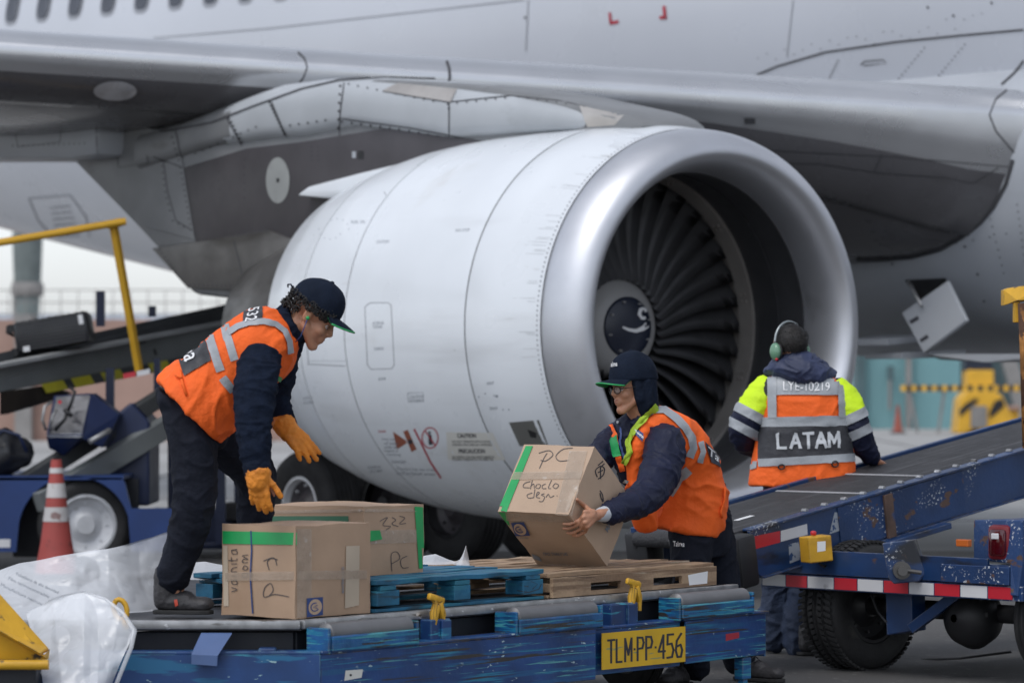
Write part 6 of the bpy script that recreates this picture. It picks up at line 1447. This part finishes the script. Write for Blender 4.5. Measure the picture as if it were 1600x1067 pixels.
# near hand: palm on the right face, fingers round the corner, thumb up the face
wr = W(936, 804, 16.84); cap_(bm, wr, .024, W(926, 806, 16.81), .024)
pk = [W(914, 800, 16.775), W(912, 808, 16.765), W(914, 816, 16.765), W(918, 822, 16.775)]
for i, q in enumerate(pk): cap_(bm, W(926, 801+3.2*i, 16.80), .019, q, .0125)
tips = [((903, 811), (892, 815), (882, 815)), ((902, 818), (891, 822), (882, 822)), ((905, 825), (896, 829), (888, 829)), ((911, 830), (903, 833), (897, 833))]
for i, ch in enumerate(tips):
    prev = pk[i]; rr = (.0092, .0088, .0082, .0074)
    for j, (x, y) in enumerate(ch):
        q = hp(x, y, .013-.001*j); cap_(bm, prev, rr[j], q, rr[j+1], 10); prev = q
prev = W(922, 799, 16.79)
for j, (x, y) in enumerate(((912, 792), (904, 785), (898, 780))):
    q = hp(x, y, .012); cap_(bm, prev, (.014, .0115, .010)[j], q, (.0115, .010, .0082)[j], 10); prev = q
cap_(bm, W(924, 805, 16.795), .022, W(916, 810, 16.775), .016)
hand(bm, W(893, 764, 17.42), (-.5, -.45, .1), (.3, .9, .2), 1.0, (14, 16, 18, 20), 0, (40, 10), -1)
body2 = solid('body', bm, .0045, M['skin'], p2, 2); face_bits(g2, F2, p2, S2, body2)
# glasses
bm = NB()
for y in (-1, 1): tube(bm, [g2(.108-.012*abs(math.sin(0))-.010*(abs(.031+.020*math.cos(t))/.05)**2, y*(.031+.022*math.cos(t)), .002+.0165*math.sin(t)) for t in [2*math.pi*k/24 for k in range(24)]], .0021, 6, closed=True)
tube(bm, [g2(.106, -.009, .006), g2(.110, 0, .009), g2(.106, .009, .006)], .002, 6)
for y in (-1, 1): tube(bm, [g2(.096, .053*y, .008), g2(.06, .078*y, .008), g2(.02, .088*y, .008)], .002, 6)
gl_ = mk('glasses', bm, M['black'], p2, smooth=True)
for y in (-1, 1):
    bm = NB(); vs = [bm.verts.new(g2(.106-.010*(abs(.031+.020*math.cos(t))/.05)**2, y*(.031+.021*math.cos(t)), .002+.0155*math.sin(t))) for t in [2*math.pi*k/20 for k in range(20)]]; bm.faces.new(vs)
    mk('lens', bm, mat('clear_lens', (.6, .65, .7), .05, var=.02, alpha=.25, spec=.9), gl_)
cp2 = crown(hc2, F2, p2, M['capn'], .118, .096, .112, .062, .048); brim(hc2, F2, p2, M['capn'], M['tapeg'], .114, .087, .078, .054, .12)
bm = NB(); d_text(bm, 'Talma', [(952, 566), (965, 565), (965, 572), (952, 574)], cp2, .003, .008); mk('cap_lettering', bm, M['mark'], cp2)
bm = NB(); g_ = g2
for y in (-1, 1):
    cap_(bm, g_(.02, .070*y, .04), .022, g_(.008, .070*y, -.05), .026); cap_(bm, g_(-.03, .068*y, .035), .030, g_(-.03, .062*y, -.08), .034); cap_(bm, g_(.010, .066*y, -.05), .022, g_(-.02, .052*y, -.11), .026)
cap_(bm, g_(-.07, 0, .03), .050, g_(-.07, 0, -.10), .050); cap_(bm, g_(-.055, .035, .03), .052, g_(-.05, .03, -.10), .05); cap_(bm, g_(-.055, -.035, .03), .052, g_(-.05, -.03, -.10), .05)
solid('ear_flap', bm, .006, M['capn'], p2, 4, (.003, 22, (1, 1, 1), 3))
# trousers, boots
bm = NB(); trunk(bm, [(1090, 755, 17.97, 42, .16, 0), (1093, 800, 17.98, 47, .175, 0), (1095, 840, 17.98, 47, .165, 0), (1097, 868, 17.98, 36, .15, 0)])
limb(bm, [(1082, 820, 17.88, 36), (1080, 870, 17.82, 33), (1080, 925, 17.82, 28), (1084, 985, 17.88, 25), (1086, 1040, 17.95, 24)]); limb(bm, [(1106, 820, 18.08, 36), (1118, 870, 18.08, 33), (1130, 925, 18.1, 28), (1142, 985, 18.17, 25), (1155, 1030, 18.25, 24)])
tr2 = solid('trousers', bm, .0075, M['trous'], p2, 4, (.010, 7, (1.2, 1.2, 1.5), 7))
bm = NB(); d_text(bm, 'Talma', [(1053, 845), (1069, 846), (1069, 854), (1053, 853)], tr2, .005, .008); mk('trouser_lettering', bm, M['mark'], tr2)
hl = W(1150, 1068, 18.28); hl.z = .004; boot(p2, hl+Vector((.0, 0, 0)), (.75, -.66, 0), .29); hl = W(1075, 1080, 17.98); hl.z = .004; boot(p2, hl, (-.5, -.8, 0), .29)
# jacket
bm = NB(); trunk(bm, [(1088, 790, 17.95, 46, .165), (1074, 742, 17.88, 48, .165), (1050, 702, 17.75, 48, .185), (1024, 676, 17.66, 40, .17), (1006, 658, 17.6, 27, .09), (1000, 650, 17.58, 22, .075)])
limb(bm, [(1038, 692, 17.50, 32), (1036, 722, 17.42, 32), (1024, 754, 17.32, 29), (1006, 778, 17.2, 25), (980, 791, 17.05, 22), (953, 801, 16.91, 17)])
limb(bm, [(996, 672, 17.82, 30), (966, 690, 17.76, 28), (944, 706, 17.66, 24), (926, 736, 17.56, 20), (908, 752, 17.48, 16)])
limb(bm, [(985, 668, 17.62, 24), (980, 700, 17.60, 24), (990, 740, 17.64, 24)])
jk2 = solid('padded_jacket', bm, .0068, M['jack'], p2, 4, (.011, 10, (1.3, 1, 1.6), 8))
bm = NB(); limb(bm, [(955, 801, 16.92, 15), (938, 804, 16.85, 11.5)]); solid('shirt_cuff', bm, .005, M['shirt'], p2, 2)
bm = NB(); limb(bm, [(962, 799, 16.95, 19), (950, 802, 16.90, 17)]); solid('sleeve_cuff', bm, .005, M['jack'], p2, 2, (.002, 30, (3, 1, 1), 1))
# vest
bm = NB(); trunk(bm, [(1066, 828, 17.93, 60, .20), (1070, 806, 17.93, 65, .20), (1072, 780, 17.92, 66, .20), (1068, 748, 17.88, 61, .195), (1056, 712, 17.78, 57, .20), (1036, 684, 17.7, 50, .19), (1020, 664, 17.63, 36, .14), (1010, 652, 17.6, 25, .09)], n=5)
limb(bm, [(1012, 654, 17.56, 13), (1002, 686, 17.50, 14), (994, 726, 17.53, 15), (1000, 780, 17.6, 20), (1008, 815, 17.66, 20)])
ve2 = solid('hi_vis_vest', bm, .0065, M['orange'], p2, 5, (.013, 6, (1, 1, 1.1), 4))
V2 = [ve2]
for ln, w_ in (([(1008, 650), (1022, 641), (1038, 641), (1056, 654), (1070, 668), (1080, 684), (1083, 700), (1077, 714)], 12), ([(1094, 690), (1098, 705), (1093, 722)], 9), ([(1076, 733), (1060, 748), (1046, 772)], 14)):
    bm = NB(); d_line(bm, ln, w_, V2, .006, 3); mk('reflective_stripe', bm, M['silver'], ve2)
bm = NB(); d_quad(bm, [(1100, 690), (1121, 710), (1129, 732), (1110, 722)], V2, .006, 6, 6); mk('back_patch', bm, M['navy'], ve2)
bm = NB(); d_text(bm, 'Ta', [(1104, 697), (1122, 714), (1120, 723), (1104, 709)], V2, .010, .01); mk('back_lettering', bm, M['mark'], ve2)
bm = NB(); bj = targ([ve2, jk2]); d_line(bm, [(1025, 634), (1012, 648), (994, 668), (983, 690), (985, 706), (976, 724)], 11, [ve2, jk2, bpy.data.objects['ear_flap']], .010, 3); 
pts = [hit(x, y, bj, .012) for x, y in ((1018, 645), (1003, 658), (990, 676), (983, 692), (988, 706), (976, 722))]; tube(bm, [p for p in pts if p], [.008, .011, .012, .010, .011, .006][:len([p for p in pts if p])], 10); mk('lime_collar', bm, M['limed'], ve2, smooth=True)
bm = NB(); d_line(bm, [(956, 664), (962, 680), (966, 712), (974, 735)], 8, [jk2], .008, 3); mk('front_trim', bm, M['orange'], ve2)
bm = NB(); d_line(bm, [(960, 682), (966, 714)], 11, [jk2], .011, 3); mk('green_badge', bm, M['tapeg'], ve2)
bm = NB(); d_quad(bm, [(994, 669), (1005, 677), (1003, 690), (994, 680)], [ve2, jk2], .008, 3, 3); mk('name_badge', bm, M['bluepr'], ve2)
bm = NB(); d_text(bm, 'Talma', [(995, 672), (1005, 681), (1004, 687), (995, 677)], [ve2, jk2], .012, .02); mk('badge_lettering', bm, M['mark'], ve2)
bm = NB(); d_line(bm, [(972, 668), (970, 690), (976, 715)], 3, [jk2], .012, 3); mk('blue_lanyard', bm, M['bluepr'], jk2)
bm = NB(); 
for x, y in ((957, 646), (967, 661)): d_dot(bm, x, y, 2, [jk2], .010)
d_line(bm, [(976, 750), (984, 754)], 6, [jk2, ve2], .010, 2); mk('snap_button', bm, M['steel'], jk2)
bm = NB(); bq = targ([ve2, tr2]); tube(bm, [p for p in (hit(1131, 762, bq, .006), hit(1130, 780, bq, .008), hit(1124, 800, bq, .008), hit(1127, 808, bq, .008)) if p], .006, 8); mk('vest_tie', bm, M['orange'], ve2, smooth=True)

# ---------------------------------------------------------------- worker with the headset seen from behind
p3 = thing('person', 'worker seen from behind with green ear defenders and a LATAM vest, beyond the loader belt', 'person', Vector((1.5, 20, 0)), 'ground crew at work')
hc3 = W(1234, 547, 19.95); F3 = hframe((-.55, .83, -.08), (0, 0, 1))
Y3 = 20.0
bm = NB(); g3 = head(bm, hc3, F3, .96)
limb(bm, [(1238, 565, Y3, 17), (1246, 590, Y3, 20)]); trunk(bm, [(1256, 770, Y3, 50, .12, 0), (1254, 700, Y3, 48, .12, 0), (1252, 630, Y3, 52, .13, 0), (1250, 600, Y3, 40, .09, 0)])
limb(bm, [(1192, 610, Y3, 18), (1168, 668, Y3-.04, 14), (1180, 700, Y3+.2, 11)]); limb(bm, [(1312, 615, Y3, 18), (1335, 672, Y3-.04, 14), (1366, 716, Y3+.08, 10)])
hand(bm, W(1182, 702, Y3+.2), (.3, .9, .1), (-.5, 0, .8), .95); hand(bm, W(1368, 718, Y3+.08), (.5, .8, -.2), (.5, 0, .8), .95)
limb(bm, [(1232, 780, Y3, 24), (1222, 880, Y3, 18), (1212, 1000, Y3+.02, 12)]); limb(bm, [(1276, 780, Y3, 24), (1262, 880, Y3-.02, 18), (1248, 1010, Y3-.1, 12)])
solid('body', bm, .0055, M['skin'], p3, 3); face_bits(g3, F3, p3, .96, None)
bm = NB(); t_ = NB(); bmesh.ops.create_icosphere(t_, subdivisions=4, radius=1)
for v in t_.verts:
    q = Vector((-.010+.103*v.co.x, .082*v.co.y, .044+.094*v.co.z)); 
    q *= 1+.02*noise.noise(q*60); v.co = q
bmesh.ops.delete(t_, geom=[v for v in t_.verts if (v.co.x > .035 and v.co.z < .075) or v.co.z < -.018+.55*max(0, v.co.x+.02)], context='VERTS')
hv = [(v.co.copy(), v.normal.copy()) for v in t_.verts]
add(bm, t_, Matrix.Translation(hc3) @ F3.to_4x4())
rnd = random.Random(2)
for k in range(2600):
    q, n_ = rnd.choice(hv); q = q+Vector((rnd.uniform(-.004, .004),)*3); n_ = (q-Vector((-.01, 0, .04))).normalized(); d_ = (n_*.6+Vector((-.3, 0, -.55))+Vector((rnd.gauss(0, .3), rnd.gauss(0, .3), rnd.gauss(0, .3)))).normalized()*rnd.uniform(.006, .014)
    e_ = n_.cross(d_).normalized()*.0012; bm.faces.new([bm.verts.new(hc3+F3 @ p) for p in (q-e_, q+e_, q+d_+n_*.002)])
mk('hair', bm, M['hair'], p3, smooth=True)
# ear defenders
hs_ = NB(); tube(hs_, [hc3+F3 @ Vector((-.005+.0*t, .098*math.cos(t), .03+.118*math.sin(t))) for t in [math.pi*k/20 for k in range(21)]], .0065, 10)
hs_o = mk('headset_band', hs_, mat('headband_chrome', (.30, .33, .33), .3, metal=.7), p3, smooth=True)
for y in (-1, 1):
    bm = NB(); ball(bm, g3(-.002, .100*y, -.008), (.037, .024, .046), F3, 3); c_ = mk('ear_cup', bm, M['green'], hs_o, smooth=True)
    bm = NB(); ball(bm, g3(-.002, .084*y, -.008), (.038, .016, .047), F3, 3); mk('ear_cushion', bm, M['black'], c_, smooth=True)
    bm = NB(); ball(bm, g3(-.02, .108*y, -.052), .008); mk('red_knob', bm, M['tred'], c_, smooth=True)
# jacket: torso navy, sleeves; hood
bm = NB(); trunk(bm, [(1256, 775, Y3, 62, .135, 0), (1254, 700, Y3, 60, .135, 0), (1252, 640, Y3, 62, .14, 0), (1250, 606, Y3, 50, .11, 0), (1248, 590, Y3, 30, .07, 0)])
limb(bm, [(1198, 612, Y3, 26), (1178, 640, Y3-.02, 26), (1163, 668, Y3-.02, 24), (1164, 686, Y3+.04, 21), (1182, 700, Y3+.16, 15)]); limb(bm, [(1308, 616, Y3, 26), (1326, 640, Y3-.02, 25), (1338, 670, Y3-.04, 22), (1348, 694, Y3, 19), (1364, 716, Y3+.08, 13)])
jk3 = solid('navy_jacket', bm, .0075, M['jack'], p3, 4, (.009, 9, (1, 1, 2), 3))
sL = [W(x, y, Y3-.02) for x, y in ((1199, 596), (1183, 632), (1166, 657), (1163, 668), (1161, 676), (1162, 690))]; sR = [W(x, y, Y3-.02) for x, y in ((1307, 600), (1322, 630), (1333, 655), (1337, 665), (1341, 676), (1348, 690))]
def sleeve_bands(S, side):
    ax = (S[2]-S[0]).normalized()
    L0_ = S[0]; q = lambda t: L0_+ax*t
    tot = .36
    bm = NB(); band(bm, q(-.02), q(.165), [jk3], .16, 40, 16, .005); mk('yellow_sleeve', bm, M['lime'], jk3, smooth=True)
    bm = NB(); band(bm, q(.165), q(.215), [jk3], .16, 40, 4, .006); mk('reflective_band', bm, M['silver'], jk3, smooth=True)
    bm = NB(); band(bm, q(.252), q(.300), [jk3], .16, 40, 4, .006); mk('reflective_band', bm, M['silver'], jk3, smooth=True)
sleeve_bands(sL, 0); sleeve_bands(sR, 1)
bm = NB(); trunk(bm, [(1252, 758, Y3, 82, .165, 0), (1254, 740, Y3, 82, .165, 0), (1256, 690, Y3, 75, .16, 0), (1255, 640, Y3, 69, .16, 0), (1253, 606, Y3, 66, .14, 0), (1250, 588, Y3, 50, .10, 0), (1248, 580, Y3, 34, .07, 0)], ex=.75)
ve3 = solid('hi_vis_vest', bm, .007, M['orange'], p3, 4, (.008, 6, (1, 1, 1.6), 6))
V3 = [ve3]
for nm, q, m_, nn in (('grey_yoke', [(1202, 584), (1318, 594), (1312, 617), (1200, 617)], 'silver', (16, 6)), ('grey_strap', [(1200, 584), (1214, 586), (1214, 653), (1201, 653)], 'silver', (4, 10)), ('grey_strap', [(1308, 596), (1317, 598), (1320, 653), (1309, 652)], 'silver', (4, 10)),
                     ('waist_band', [(1186, 652), (1323, 649), (1325, 665), (1186, 667)], 'silver', (20, 4)), ('dark_panel', [(1186, 667), (1325, 665), (1333, 708), (1185, 717)], 'dpat', (20, 10)),
                     ('hem_band', [(1185, 717), (1334, 708), (1335, 721), (1186, 729)], 'silver', (20, 4)), ('hem_band', [(1170, 722), (1184, 720), (1183, 731), (1170, 735)], 'silver', (4, 3)), ('black_tab', [(1193, 593), (1201, 593), (1201, 617), (1193, 618)], 'black', (3, 4))):
    bm = NB(); d_quad(bm, q, V3, .006 if nm != 'grey_strap' else .008, *nn); mk(nm, bm, M[m_], ve3, smooth=True)
bm = NB(); strokes(bm, 'LATAM', [(1216, 678), (1309, 675), (1310, 697), (1216, 700)], V3, 4.6, .011, .32); mk('back_lettering', bm, mat('silver_letters', (.55, .57, .59), .5), ve3)
bm = NB(); d_text(bm, 'LYE-10219', [(1224, 597), (1296, 599), (1296, 612), (1224, 610)], V3, .011, .004); mk('licence_lettering', bm, M['mark'], ve3)
for x, y in ((1221, 729), (1304, 725)):
    bm = NB(); bq = targ(V3); pts = [hit(x+5*math.cos(t), y+4*math.sin(t), bq, .008) for t in [2*math.pi*k/12 for k in range(12)]]
    if None not in pts: tube(bm, pts, .004, 6, closed=True); mk('ring', bm, M['black'], ve3)
bm = NB(); limb(bm, [(1204, 580, Y3-.02, 10), (1222, 574, Y3-.08, 17), (1250, 580, Y3-.11, 21), (1278, 584, Y3-.08, 18), (1296, 586, Y3-.0, 11)]); limb(bm, [(1222, 566, Y3-.05, 13), (1248, 566, Y3-.09, 18), (1272, 570, Y3-.05, 15)]); limb(bm, [(1212, 574, Y3, 12), (1224, 562, Y3+.05, 12), (1240, 560, Y3+.1, 12), (1262, 562, Y3+.08, 12), (1284, 576, Y3+.03, 12)])
solid('hood', bm, .006, M['hood'], p3, 3, (.009, 11, (1, 1, 1.8), 9))
bm = NB(); trunk(bm, [(1254, 745, Y3, 58, .13, 0), (1254, 790, Y3, 60, .145, 0), (1252, 825, Y3, 54, .13, 0)])
limb(bm, [(1228, 800, Y3, 34), (1222, 880, Y3, 26), (1212, 940, Y3, 24), (1210, 975, Y3, 25), (1212, 995, Y3, 23)]); limb(bm, [(1276, 800, Y3, 34), (1264, 880, Y3-.02, 26), (1252, 945, Y3-.06, 24), (1248, 985, Y3-.08, 25), (1248, 1008, Y3-.1, 22)])
solid('trousers', bm, .0085, mat('blue_work_trousers', (.022, .036, .075), .8, var=.25, vs=7, bump=.4, bs=80), p3, 4, (.014, 9, (1, 1, 1.6), 4))
hl = W(1216, 1012, Y3); hl.z = .02; boot(p3, hl, (-.25, 1, 0), .28); hl = W(1250, 1026, Y3-.2); hl.z = .004; boot(p3, hl, (.6, .5, 0), .28)
# ---------------------------------------------------------------- surface marks belong to the mesh they lie on
FOLD = ('panel_lines', 'cowl_panel_lines', 'cowl_stencils', 'fuselage_rivets', 'fuselage_panel_lines', 'wing_seams', 'lip_rivets', 'spinner_bolts', 'pen_marks', 'handwriting', 'clear_tape', 'paper_strip', 'printed_text',
        'printed_symbols', 'sticker_residue', 'wall_ribs', 'shell_ribs', 'placard_lettering', 'heat_tinted_panel', 'danger_line', 'danger_pictogram', 'no_entry_figure', 'tyre_tread', 'faint_print', 'snap_button', 'vent_scoop',
        'side_print', 'scribble', 'red_corner_marks', 'hatch_latch', 'boom_bolt', 'logo_mark', 'spinner_swirl', 'chipped_patch', 'rusted_patch', 'fairing_seal', 'iris', 'tag_hole', 'gear_seams', 'back_lettering', 'shoulder_number', 'cap_lettering', 'plate_lettering', 'licence_lettering', 'trouser_lettering', 'badge_lettering')
MAIN = {'carton': 'cardboard', 'pallet': 'deck_board', 'plastic sheet': 'upper_drape', 'belt loader': 'side_frame', 'suitcase': 'shell', 'building': 'wall', 'dolly': 'side_beam', 'airliner': 'fuselage'}
bpy.context.view_layer.update()
for nm in FOLD:
    for o in [x for x in bpy.data.objects if x.name.split('.')[0] == nm]:
        p = o.parent
        if p is None: continue
        if p.type != 'MESH':
            key = MAIN.get(p.get('category'))
            c = [x for x in p.children if key and x.name.split('.')[0] == key] or ([x for x in p.children if x.name.split('.')[0] == 'boom_side'])
            if not c: continue
            tgt = [x for x in p.children if x.name.startswith('block')][2] if nm == 'scribble' else c[0]
            if nm == 'spinner_swirl': pass
        else: tgt = p
        if nm == 'spinner_swirl': tgt = bpy.data.objects['spinner_cap']
        if nm == 'spinner_bolts': tgt = bpy.data.objects['spinner_cap']
        if nm == 'lip_rivets': tgt = bpy.data.objects['inlet_lip']
        if nm == 'boom_bolt': tgt = [x for x in p.children if x.name.split('.')[0] == 'boom_side'][0] if p.type != 'MESH' else p
        if tgt.data.users > 1: continue
        for ch in list(o.children): ch.parent = tgt
        b = NB(); b.from_mesh(tgt.data); base = len(tgt.data.materials)
        if base == 0: tgt.data.materials.append(None); base = 1
        nf0 = len(b.faces); b.from_mesh(o.data); b.faces.ensure_lookup_table()
        for f in b.faces[nf0:]: f.material_index += base
        b.to_mesh(tgt.data); b.free()
        for m_ in o.data.materials: tgt.data.materials.append(m_)
        bpy.data.objects.remove(o)
